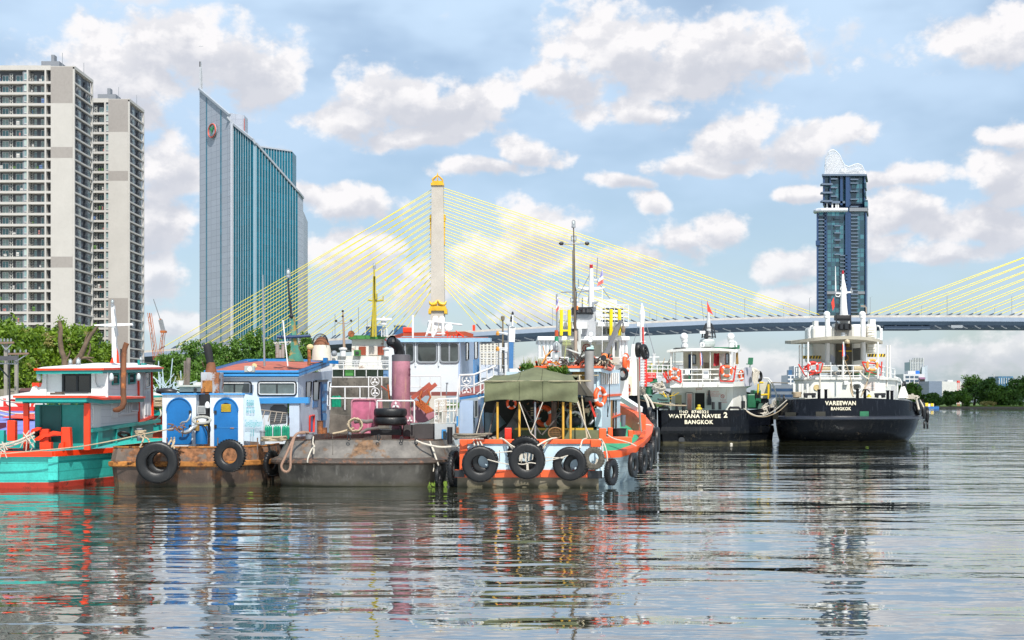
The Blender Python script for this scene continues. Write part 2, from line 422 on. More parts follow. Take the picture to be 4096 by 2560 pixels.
def condo(name,label,Z,Y,zx_l,A,B,blank,x_side,zy_top,pitch,nfl,side_l,dark_fl,loc_lab):
    k=Y/F*.10746
    X=lambda zx: (zx*.10746-512)/F*Y
    H=(HY-50-zy_top*.10746)/F*Y+CH
    p=pitch
    xl,xb0,xb1=X(zx_l),X(blank[0]),X(blank[1])
    root=thing('apartment_tower',label,'tower block',(xb0,Y+8,1))
    zf=[H-1.2-p*(i+1) for i in range(nfl)]   # floor levels from the top
    D=side_l
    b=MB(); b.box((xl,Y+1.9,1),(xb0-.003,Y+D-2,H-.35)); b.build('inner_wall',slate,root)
    b=MB(); b.box((xb0,Y,1),(xb1-.45,Y+.6,H+.25)); b.build('blank_wall',beige,root)
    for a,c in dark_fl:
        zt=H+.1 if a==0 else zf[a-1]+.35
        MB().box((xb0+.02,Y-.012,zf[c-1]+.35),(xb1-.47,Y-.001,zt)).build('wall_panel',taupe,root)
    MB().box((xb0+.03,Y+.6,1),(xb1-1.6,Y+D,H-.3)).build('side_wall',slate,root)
    MB().box((xl,Y-.05,H-.8),(xb0-.004,Y+.5,H+.4)).box((xb1-.44,Y-.02,H-.5),(xb1+.1,Y+D+.1,H+.3)).box((xl,Y+.5,H-.6),(xb1-.45,Y+D,H-.31)).build('parapet',beige,root)
    # plant on the roof
    MB().box((X(blank[0]-140),Y+4,H-.3),(X(blank[0]+30),Y+9,H+2.6)).box((X(blank[0]-60),Y+5,H+2.6),(X(blank[0]-30),Y+7,H+4.6)).build('roof_plant_room',slate2,root)
    MB().tube([(xb1-3.5,Y+1,H),(xb1-3.5,Y+1,H+4)],.07,5).tube([(xb1-.5,Y+9,H),(xb1-.5,Y+9,H+3.5)],.07,5).build('lightning_rod',steel,root)
    for i,z in enumerate(zf):
        b=MB(); b.box((xl,Y-.03,z-.32),(xb0-.002,Y+1.9,z+.32)); b.box((xb1-.43,Y-.01,z-.22),(xb1+.08,Y+D+.08,z+.22))
        b.build('floor_slab',beige,root)
    b=MB()
    for a,c in A['piers']+B['piers']: b.box((X(a),Y-.06,1),(X(c),Y+1.95,H-.1))
    b.box((xb1-.42,Y-.02,1),(xb1+.05,Y+.5,H)).box((xb1-.42,Y+D-.5,1),(xb1+.05,Y+D+.1,H))
    b.build('piers',beige,root)
    if A.get('pil'):
        MB().box((X(A['pil'][0]),Y+.35,1),(X(A['pil'][1]),Y+1.95,H-.2)).build('recessed_pilaster',slate2,root)
    wp,ap,rp=[],[],[]
    for i,z in enumerate(zf):
        for x0,x1 in A['win']+B['win']: wp.append((X(x0),Y+1.88,z+.34,X(x1)-X(x0),0))
        for x0,x1 in A.get('nar',[]): wp.append((X(x0),Y+.33,z+.7,X(x1)-X(x0),0))
        for x0 in A['ac']: ap.append(Matrix.Translation((X(x0),Y+1.2,z+.35)))
        for x0 in B['ac']: ap.append(Matrix.Translation((X(x0),Y+1.6,z+.8)) @ Matrix.Scale(.85,4))
        # right-hand side: two bays of balcony + window
        for q in range(2): wp.append((xb1-.68,Y+D*(.34+.5*q),z+.55,D*.12,1))
    pr=winproto(1,1); mats=[winfr,tealg]
    pls=[]
    for x,y,z,w,side in sorted(wp,key=lambda t: -t[2]):
        h=1.95 if not side else 1.7
        M=Matrix.Translation((x,y,z)) @ (Matrix.Rotation(R(90),4,'Z') if side else Matrix()) @ Matrix.Diagonal((w,1,h,1))
        pls.append(M)
    random.shuffle(pls)
    vis=[M for M in pls if M.translation.z > 11]
    h=len(vis)*3 // 5
    many('window',pr,vis[:h],root,mats,60,'window_rest'); many('curtained_window',pr,vis[h:],root,[winfr,palg],40,'curtained_window_rest')
    many('air_conditioner',acproto(),ap,root,[acm,darkm],95,'air_conditioner_rest')
    for q in range(2):
        y0,y1=Y+D*(.03+.5*q),Y+D*(.29+.5*q)
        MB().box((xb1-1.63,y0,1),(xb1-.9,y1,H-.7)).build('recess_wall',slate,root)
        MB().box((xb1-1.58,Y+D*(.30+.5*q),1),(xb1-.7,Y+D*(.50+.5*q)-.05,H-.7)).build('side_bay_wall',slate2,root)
    b=MB()
    for z in zf:
        for q in range(2):
            y0,y1=Y+D*(.04+.5*q),Y+D*(.30+.5*q)
            b.beam((xb1-.2,y0,z+1.2),(xb1-.2,y1,z+1.2),.07)
            n=7
            for j in range(n+1): yy=y0+(y1-y0)*j/n; b.beam((xb1-.2,yy,z+.25),(xb1-.2,yy,z+1.2),.05)
            yy=y0+(y1-y0)*.35; b.box((xb1-.9,yy,z+.3),(xb1-.35,yy+.3,z+p-.5))
        for x0,x1 in B['rail']:
            b.beam((X(x0),Y+.1,z+1.15),(X(x1),Y+.1,z+1.15),.06)
            n=int((X(x1)-X(x0))/.35)
            for j in range(n+1): xx=X(x0)+(X(x1)-X(x0))*j/max(n,1); b.beam((xx,Y+.1,z+.3),(xx,Y+.1,z+1.15),.035)
        for x0,x1 in A['rail']: b.beam((X(x0),Y+.1,z+1.1),(X(x1),Y+.1,z+1.1),.05).beam((X(x0),Y+.1,z+.75),(X(x1),Y+.1,z+.75),.03)
    b.build('balcony_railings',railm,root)
    # washing and plants on a few balconies
    cols=[(.6,.58,.55),(.5,.2,.18),(.12,.2,.4),(.10,.2,.05)]
    for c in range(4):
        pl=[]
        for _ in range((16,6,6,8)[c]):
            z=random.choice(zf[:24]); r0,r1=random.choice(B['rail']+A['rail']); x=X(r0+(r1-r0)*random.random()*.8)
            if x > xl: pl.append(Matrix.Translation((x,Y+.25,z+.5)) @ Matrix.Diagonal((random.uniform(.3,.9),1,random.uniform(.5,1.1),1)))
        many(['pale_laundry','red_laundry','blue_laundry','balcony_plant'][c],MB().box((0,0,0),(1,.06,1)),pl,root,mat('cloth%d' % c,cols[c],.9))
    return root
condo('a','taller beige and slate apartment tower at the left edge of the photo',Z9,338,-420,
      dict(win=[(-5,58),(122,203),(-150,-75),(-350,-280),(-260,-190)],nar=[(222,246)],ac=[78,-40,-220],rail=[(-60,75),(110,205)],piers=[(248,263)],pil=(206,248)),
      dict(win=[(296,320),(358,413)],ac=[266],rail=[(264,414)],piers=[(415,430)]),(472,692),895,158,2.895,31,15.0,[(0,3),(7,8),(17,18)],'')
condo('b','lower beige and slate apartment tower behind and right of the taller one',Z9,379,760,
      dict(win=[(800,850)],nar=[(986,1005)],ac=[870],rail=[(780,895)],piers=[(970,984)],pil=(984,1007)),
      dict(win=[(906,950)],ac=[955],rail=[(900,970)],piers=[]),(1008,1205),1375,462,2.895,27,15.0,[(0,3),(7,8),(20,27)],'')
# ---------------------------------------------------------------- slanted glass bank tower
def bank_tower():
    root=thing('office_tower','slant-topped grey and teal glass office tower with a spire and round plant emblem','skyscraper',(-190,870,1))
    blue=facade('teal_curtain_wall',(.004,.08,.12),(.005,.125,.19),3.2,4.1,.3,.16,'x',.3,.22)
    grey=facade('grey_panel_wall',(.19,.21,.26),(.38,.41,.47),5.0,4.1,.16,.04,'x',.5,.3)
    gb=mat('bank_glass_strip',(.015,.14,.20),.1,var=.4,vs=.15,spec=.8)
    mul=mat('mullion_pale',(.20,.29,.34),.5)
    def wall(name,p,q,m,z0=1):
        b=MB(); th=Vector((q-p).cross(Vector((0,0,1)))); th.z=0; th=th.normalized()*-1.0
        b.prism([vz(p,z0),vz(q,z0),q,p],th); return b.build(name,m,root)
    A=Z11(121,350,885); B1=Z11(425,612,852); Bc=Z11(402,632,852); B2=Z11(440,672,850); C=Z11(468,705,853)
    Dp=Z11(662,862,842); D2=Z11(690,900,842); E=Z11(1110,1378,880); G=Z11(1166,1448,895)
    wall('stone_facade',A,B1,grey); wall('rounded_corner',B1+Vector((.4,-.4,-5)),B2+Vector((0,0,-1)),mat('corner_panel',(.42,.45,.50),.4)); wall('stone_return',B2,C,grey)
    wall('glass_facade',C,Dp,blue); wall('corner_panel',Dp,D2,mat('corner_strip',(.22,.33,.40),.4)); wall('glass_facade',D2,E,blue); wall('stone_facade',E,G,grey)
    # vertical glass strips in the stone facade
    for f in (.225,.70):
        p=A.lerp(B1,f); q=A.lerp(B1,f+.036); nrm=Vector((B1-A).cross(Vector((0,0,1)))); nrm.z=0; nrm.normalize()
        if nrm.y > 0: nrm=-nrm
        MB().prism([vz(p,1),vz(q,1),q,p],nrm*.12).build('glass_strip',gb,root)
    # mullions
    for P0,P1,n in ((C,Dp,8),(D2,E,15)):
        nr=Vector((P1-P0).cross(Vector((0,0,1)))); nr.z=0; nr.normalize(); nr=nr if nr.y < 0 else -nr
        for i in range(n):
            p=P0.lerp(P1,(i+.02)/n)+nr*.35; MB().beam(vz(p,1),p-Vector((0,0,.5)),.42,.5,(1,0,0)).build('mullion',mul,root)
    for P0,P1 in ((A,B1),(Bc,C),(C,Dp),(Dp,D2),(D2,E),(E,G)):
        MB().beam(P0+Vector((0,-.4,.4)),P1+Vector((0,-.4,.4)),1.6,1.4).build('sloped_parapet',mat('parapet_grey',(.33,.36,.40),.5),root)
    # body behind, closing the plan
    b=MB(); bk=[vz(A,1)+Vector((3,2,0)),vz(B1,1)+Vector((2,3,0)),vz(E,1)+Vector((-2,6,0)),vz(G,1)+Vector((-1,8,0)),vz(G,1)+Vector((-4,45,0)),vz(A,1)+Vector((20,45,0))]
    tp=[A.z-6,B1.z-12,E.z-12,G.z-8,G.z-10,A.z-30]
    n=6; b.add(bk+[vz(p,t) for p,t in zip(bk,tp)],[(i,(i+1) % n,(i+1) % n+n,i+n) for i in range(n)]+[list(range(n,2*n))]); b.build('core',grey,root)
    p,q=Z11(405,580,880),Z11(572,607,880); MB().prism([vz(p,90),vz(q,90),q,p],(0,12,0)).build('stepped_block',grey,root)
    MB().box(Z11(569,640,879),Z11(577,776,879.6)).build('red_edge_fin',mat('red_fin',(.45,.1,.08),.5),root)
    p,q=Z11(728,928,900),Z11(1058,975,905); MB().prism([vz(p,60),vz(q,60),q,p],(0,16,0)).build('glass_block',blue,root)
    MB().beam(p+Vector((0,-.5,.3)),q+Vector((0,-.5,.3)),1,1).build('block_coping',mat('parapet_grey',(.33,.36,.40)),root)
    for i in range(12): a=p.lerp(q,i/12+.02)+Vector((0,-.4,0)); MB().beam(vz(a,60),a,.5,.5,(1,0,0)).build('mullion',mul,root)
    # spire
    s0,s1=Z11(124,360,886),Z11(150,210,886); b=MB(); xl,xr=s0.x,s1.x; zt=s1.z
    b.box((xl,885,s0.z-3),(xl+1.1,886.4,s0.z+20)); b.box((xl,885,s0.z+20),(xl+.7,886,zt+6))
    b.build('spire_mast',mat('spire_white',(.40,.42,.45),.5),root)
    b=MB(); zc=Z11(135,80,886).z
    for i in range(30):
        t=i/30; z=s0.z+(zt-s0.z)*t*1.35; r=xr-.9*t
        b.beam((xl+.8,886,z),(r,886,z),.3)
    b.tube([(xr,886,s0.z-3),(xr-.1,886,zt)],.28,5).tube([(xr-.1,886,zt),(Z11(135,80,886).x,886,zc)],.25,5)
    b.tube([(xl+.4,886,zt+8),(Z11(135,80,886).x,886,zc)],.3,5); b.beam((xl-.6,886,zt+20.5),(xr+.6,886,zt+20.5),.3)
    b.build('spire_lattice',mat('spire_white',(.62,.63,.65),.5),root)
    # emblem: red ring, green seedling on a grey mound
    c=Z11(267,755,866); tdir=(B1-A); tdir.z=0; tdir.normalize(); nr=Vector((tdir.y,-tdir.x,0)); nr=nr if nr.y < 0 else -nr
    tt=A.lerp(B1,.48); off=nr*1.4; cc=Vector((tt.x,tt.y,c.z))+off
    U,Vv=tdir*5.6,Vector((0,0,4.85))
    f2=lambda u,v,d=0: cc+U*u+Vv*v+nr*d
    MB().prism([f2(math.cos(a*math.pi/24),math.sin(a*math.pi/24),-.7) for a in range(48)],nr*.3).build('emblem_disc',mat('emblem_disc',(.40,.44,.50),.5),root)
    MB().tube([f2(.93*math.cos(a*math.pi/24),.93*math.sin(a*math.pi/24)) for a in range(48)],.42,8,True).build('emblem_ring',mat('emblem_red',(.62,.11,.07),.5),root)
    def leaf(s): return [f2(0,-.35),f2(0,-.12),f2(s*.05,.02),f2(s*.18,.12),f2(s*.38,.3),f2(s*.5,.62),f2(s*.28,.42),f2(s*.1,.3),f2(-s*.0,.1)]
    g=MB()
    for s in (-1,1): g.prism([f2(s*x,y,.0) for x,y in ((0,-.1),(.25,-.02),(.46,.2),(.5,.62),(.28,.5),(.08,.26))],nr*.25)
    g.prism([f2(-.06,-.45),f2(.06,-.45),f2(.07,.15),f2(-.07,.15)],nr*.3); g.build('emblem_seedling',mat('emblem_green',(.02,.26,.08),.5),root)
    MB().prism([f2(x,y) for x,y in ((-.62,-.62),(-.4,-.48),(-.1,-.38),(.15,-.4),(.35,-.5),(.62,-.6),(.3,-.78),(-.3,-.78))],nr*.2).build('emblem_mound',mat('emblem_mound',(.16,.22,.25),.5),root)
bank_tower()
# ---------------------------------------------------------------- dark tower with lattice crown
def river_tower():
    Y=1000; root=thing('skyscraper','dark blue glass residential tower with a white lattice crown, behind the right-hand black tanker','skyscraper',(Z13(430,0,Y).x,Y+15,1))
    navy=mat('navy_cladding',(.014,.045,.12),.3,var=.15,vs=.02,spec=.7)
    gl=facade('blue_tinted_panes',(.02,.05,.09),(.012,.045,.075),3.2,3.6,.5,.6,'x',.08,.9,lite=(.05,.17,.21))
    gl2=facade('blue_tinted_panes_side',(.02,.04,.08),(.015,.045,.07),2.4,3.6,.5,.6,'y',.08,.9,lite=(.06,.20,.24))
    slabm=mat('navy_balcony',(.10,.14,.20),.5)
    def bx(name,x0,y0,x1,y1,m,d0=0,d1=26): return MB().prism([Z13(a,c,Y)+Vector((d0*.31,d0,0)) for a,c in ((x0,y0),(x1,y0),(x1,y1),(x0,y1))],((d1-d0)*.31,d1-d0,0)).build(name,m,root)   # the block stands turned by about 17 degrees
    bx('lower_block',252,600,486,1560,gl,2); bx('right_block',500,590,632,1560,gl,1.5); bx('upper_block',300,308,620,530,gl,2.5)
    for x0,x1,y0 in ((234,250,600),(298,316,600),(488,512,560),(466,487,600),(628,636,600)): bx('navy_fin',x0,y0,x1,1560,navy,0,27)
    for x0,x1 in ((285,300),(340,350),(425,445),(498,508),(617,626)): bx('navy_fin',x0,305,x1,545,navy,0,27)
    bx('navy_fin',470,300,500,560,navy,-1,28)
    bx('sky_terrace_floor',300,520,630,598,navy,6,24); bx('terrace_slab',500,568,645,596,slate2,-1,28); bx('terrace_slab',285,512,480,530,slabm,0,24)
    for x0 in (312,355,385,402): bx('terrace_column',x0,524,x0+12,575,white,1,4)
    bx('plant_band',318,1240,634,1262,slate2,.8,27)
    z13=lambda x,y,d=0: Z13(x,y,Y)+Vector((d*.31,d,0))
    pts=[z13(220,590,6),z13(224,590,2),z13(240,590,-1),z13(270,590,-3),z13(485,590,-3.5)]
    MB().tube(pts,[1.7]*5,10).build('white_ring_band',mat('ring_white',(.55,.57,.62),.4),root)
    n=0
    for yy in range(628,1440,29):
        MB().box(z13(250,yy,0),z13(298,yy+9,4)).build('balcony',slabm,root)
        if n % 1==0: MB().box(z13(512,yy-6,-.5),z13(558,yy+3,4)).build('balcony',slabm,root)
        if n % 2==0 and yy < 960: MB().box(z13(378,yy+20,0),z13(417,yy+30,4)).build('balcony',slabm,root)
        if yy > 940: MB().box(z13(424,yy,0),z13(470,yy+8,4)).build('balcony',slabm,root)
        n+=1
    for yy in (372,440,508): MB().box(z13(280,yy,-2),z13(346,yy+14,4)).build('balcony',slabm,root)
    for yy in (330,400,470): MB().box(z13(350,yy,-1),z13(388,yy+10,4)).build('balcony',slabm,root)
    for yy in (335,365,430,495,555): MB().box(z13(508,yy,-1),z13(556,yy+9,4)).build('balcony',slabm,root)
    for x0,y0,x1,y1 in ((622,362,636,408),(622,440,634,474),(622,505,648,566),(228,832,262,870)): bx('projecting_bay',x0,y0,x1,y1,navy if x0 < 300 else gl2,-1,14)
    # crown
    b=MB(); crm=mat('crown_white',(.66,.67,.70),.5)
    prof=[(299,235),(305,165),(325,122),(350,102),(375,100),(400,118),(425,150),(440,190),(460,222),(490,236),(520,226),(550,214),(575,214),(600,226),(618,262),(622,300)]
    def top(x):
        for (a,ya),(c,yc) in zip(prof,prof[1:]):
            if a <= x <= c: return ya+(yc-ya)*(x-a)/(c-a)
        return 300
    xs=[299+(622-299)*i/40 for i in range(41)]
    for dd,m in ((0,2),(18,2)):
        b.tube([z13(x,top(x),dd+(3 if x < 330 else 0)) for x in xs],.4,5)
        for x in xs:
            cx_=365 if x < 450 else x; t=top(x); b.tube([z13(x,302,dd),z13(x+(cx_-x)*.06,(302+t)/2,dd),z13(x,t,dd)],.22,4)
        for yy in range(110,300,13):
            xx=[x for x in xs if top(x) <= yy]
            run=[]
            for x in xs:
                if top(x) <= yy: run.append(x)
                else:
                    if len(run) > 1: b.tube([z13(run[0],yy,dd),z13(run[-1],yy,dd)],.14,4)
                    run=[]
            if len(run) > 1: b.tube([z13(run[0],yy,dd),z13(run[-1],yy,dd)],.14,4)
    for x in xs[::3]: b.tube([z13(x,top(x),0),z13(x,top(x)-3,9),z13(x,top(x),18)],.15,4)
    b.build('lattice_crown',crm,root)
    MB().box(z13(428,262,4),z13(600,302,14)).box(z13(432,240,5),z13(455,262,12)).build('roof_plant_room',white,root)
    bx('roof_slab',278,298,640,312,slabm,-2,28)
river_tower()
# ---------------------------------------------------------------- cable-stayed bridge
def bridge():
    Y=681; root=thing('cable_stayed_bridge','long cable-stayed bridge with yellow stays and a single grey tower with gold crown','bridge',(P(438,0,Y).x,Y,0))
    conc=mat('pylon_concrete',(.45,.41,.36),.8,var=.12,vs=.12,fine=.15)
    gold=mat('gold_paint',(.72,.42,.03),.35,.2,var=.2,vs=.4)
    deckm=mat('deck_fascia',(.18,.23,.30),.55,var=.06,vs=.05); under=mat('deck_soffit',(.05,.08,.13),.6,var=.1,vs=.1)
    parm=mat('parapet_concrete',(.45,.42,.38),.8,var=.2,vs=.3)
    cab=mat('yellow_stay',(.85,.70,.03),.4,var=.04)
    dk=[(-120,372),(80,357),(150,352),(200,348.5),(304,342),(400,336.2),(488,331),(560,327),(625,323.9),(700,320.6),(760,318.7),(840,317.4),(950,317.2),(1060,317.8),(1250,322),(1500,333)]
    def dy(x):
        for (a,ya),(c,yc) in zip(dk,dk[1:]):
            if a <= x <= c: return ya+(yc-ya)*(x-a)/(c-a)
        return 335
    W2=16
    secs=[  # profile (dy across,dz below top) of each strip
        ('parapet',parm,[(-W2,0),(-W2,-1.1),(-W2+.5,-1.1),(-W2+.5,0)]),
        ('deck_edge',deckm,[(-W2-.2,-1.1),(-W2-.6,-3.2),(-W2+2,-3.2),(-W2+2,-1.1)]),
        ('girder_web',mat('girder_grey',(.06,.10,.15),.6),[(-W2+.1,-3.2),(-W2+2.5,-5.0),(-W2+5,-5.0),(-W2+5,-3.2)]),
        ('girder_soffit',under,[(-W2+2.6,-5.0),(-W2+6,-5.9),(W2-6,-6.3),(W2-2.6,-5.0),(W2-3,-3.5),(-W2+3,-3.5)]),
        ('far_parapet',parm,[(W2,0),(W2,-3.1),(W2-.5,-3.1),(W2-.5,0)]),
        ('road_slab',mat('bridge_road',(.06,.06,.065),.8),[(-W2+.5,-1.0),(-W2+.5,-1.2),(W2-.5,-1.2),(W2-.5,-1.0)])]
    for nm,m,pr in secs:
        b=MB(); b.ring([[P(x,y,Y)+Vector((0,a,c)) for a,c in pr] for x,y in dk]); b.build(nm,m,root)
    # soffit struts: short pale struts under the deck edge
    b=MB()
    for x in range(-100,1400,13):
        p=P(x,dy(x),Y); b.beam(p+Vector((0,-W2+3.0,-5.1)),p+Vector((5,-W2+9,-6.25)),.6)
    b.build('soffit_struts',mat('strut_pale',(.5,.52,.54),.5),root,kind='stuff')
    p=P(948,dy(948),Y); MB().box(p+Vector((-38,-14,-5.5)),p+Vector((-14,6,-6.9))).build('maintenance_gantry',under,root)
    MB().box(p+Vector((-4,-16.5,-5.2)),p+Vector((2,-15.5,-6.6))).build('gantry_cage',steel,root)
    # tower
    z=lambda x,y: P(400+.124*x,162.5+.124*y,Y)
    a,c=z(257,185),z(351,185); e,f=z(250,1200),z(362,1200)
    b=MB(); b.ring([[Vector((x,Y+d,zz)) for x,d in ((x0,-2.4),(x1,-2.4),(x1,2.4),(x0,2.4))] for x0,x1,zz in ((e.x-.8,f.x+.8,-3),(e.x,f.x,e.z),(a.x,c.x,a.z))]); b.build('tower_shaft',conc,root)
    t0,t1=z(251,190),z(355,170)
    b=MB(); b.box((t0.x,Y-3.2,t0.z),(t1.x,Y+3.2,t1.z)); b.box((t0.x+.7,Y-2.8,t1.z),(t1.x-.7,Y+2.8,z(0,154).z))
    for sx in (260,342): 
        b.box((z(sx,0).x,Y-2.8,z(0,154).z),(z(sx+6,0).x,Y-2.2,z(0,140).z)); b.box((z(sx,0).x,Y+2.2,z(0,154).z),(z(sx+6,0).x,Y+2.8,z(0,140).z))
    ap=z(303,103)
    for sy in (-2.5,2.5):
        b.tube([z(260,142)+Vector((0,sy,0)),vz(ap,ap.z)+Vector((0,sy*.1,0)),z(346,142)+Vector((0,sy,0))],.35,5); b.tube([ap,z(303,150)+Vector((0,sy,0))],.2,5)
    b.lathe(ap,[(.4,-.5),(.3,.6),(.02,1.6)],6); b.build('gold_crown',gold,root)
    b=MB(); g0,g1=z(233,1198),z(381,1160)
    b.box((g0.x,Y-3.6,g0.z),(g1.x,Y+3.6,g0.z+1.1)); b.box((g0.x+.6,Y-3.3,g0.z+1.1),(g1.x-.6,Y+3.3,g1.z)); b.box((g0.x-.1,Y-3.7,z(0,1222).z),(g0.x+1.4,Y+3.6,g0.z)); b.box((g1.x-1.4,Y-3.7,z(0,1222).z),(g1.x+.1,Y+3.6,g0.z))
    for s in (-1,1):  # curled horns
        cx_=307+s*3; q=[(cx_+s*2,1112),(cx_+s*8,1130),(cx_+s*22,1144),(cx_+s*42,1148),(cx_+s*58,1140),(cx_+s*66,1120)]
        b.tube([z(x,y)+Vector((0,-3.0,0)) for x,y in q],[.25,.7,1.05,1.0,.7,.2],8); b.ball(z(cx_+s*14,1140)+Vector((0,-3,0)),.9,8)
    b.build('gold_ornament',gold,root,smooth=50)
    for s,x in ((-1,250),(1,358)):
        b=MB(); b.box(z(x-4,665)+Vector((0,-1.6,0)),z(x+4,545)+Vector((0,3.2,0))); b.box(z(x-7,545)+Vector((0,-1,0)),z(x+6,480)+Vector((0,2,0))); b.ball(z(x,450),1.4,8,(.6,1,1.6)); b.build('gold_crest',gold,root)
    # stays
    N=17
    b17=[]
    for i in range(N):
        t=i/(N-1)
        yl,yr=190.8+t*(290-190.8),189.2+t*(284.5-189.2)
        xl=163+t*(397-163); xr=823-t*(823-487)
        for s in (-1,1):
            o=Vector((0,s*1.3,s*.8)); o2=Vector((s*2.6,s*1.3,0))
            b17.append((P(431.5,yl,Y)+o,P(xl,dy(xl)-.5,Y)+o2)); b17.append((P(443.8,yr,Y)+o,P(xr,dy(xr)-.5,Y)+o2))
    for i in range(16):
        t=i/16; xr=866+t*330; yr=176+t*100
        for s in (-1,1): b17.append((P(1242,yr,Y)+Vector((0,s*1.3,s*.8)),P(xr,dy(xr)-.5,Y)+Vector((s*2.6,s*1.3,0))))
    for p,q in b17[:100]:
        MB().tube([p,q],.165,6,cap=False).build('stay_cable',cab,root)
    b=MB()
    for p,q in b17:
        d=(q-p).normalized(); b.tube([q-d*4.6,q-d*.2],.33,6)
    b.build('cable_anchors',mat('anchor_dark',(.06,.08,.12),.5),root,kind='stuff')
    MB().box(P(1242,180,Y)+Vector((-3.5,-2.4,5)),vz(P(1242,180,Y),-3)+Vector((3.5,2.4,0))).build('tower_shaft',conc,root)
    # road lamps standing on the deck
    lm=None
    for j,(x,h) in enumerate(((176,12),(245,12),(272,12),(331,13),(427,14),(500,14),(525,13),(552,20),(570,20),(651,14),(658,14),(674,21),(717,14),(726,14),(742,21),(786,14),(806,20),(866,20),(925,13),(942,21),(980,13),(999,13),(1006,21))):
        p=P(x,dy(x),Y)+Vector((0,-8 if h > 17 else 6,-1)); 
        l='tall slim grey lamp on the near edge of the bridge deck' if h > 17 else 'shorter slim grey road lamp on the bridge deck'
        if lm is None:
            lm=thing('road_lamp',l,'street lamp',(0,0,0),'road lamps along the bridge deck')
            MB().tube([(0,0,0),(0,0,1)],.011,5).build('pole',steel,lm); MB().beam((-.002,0,1),(.11,0,1.03),.012,.008).build('lamp_head',steel,lm)
            lm.location=p; lm.scale=(h*.55,)*3
        else: copy_tree(lm,p,scale=h*.55,label=l)
bridge()
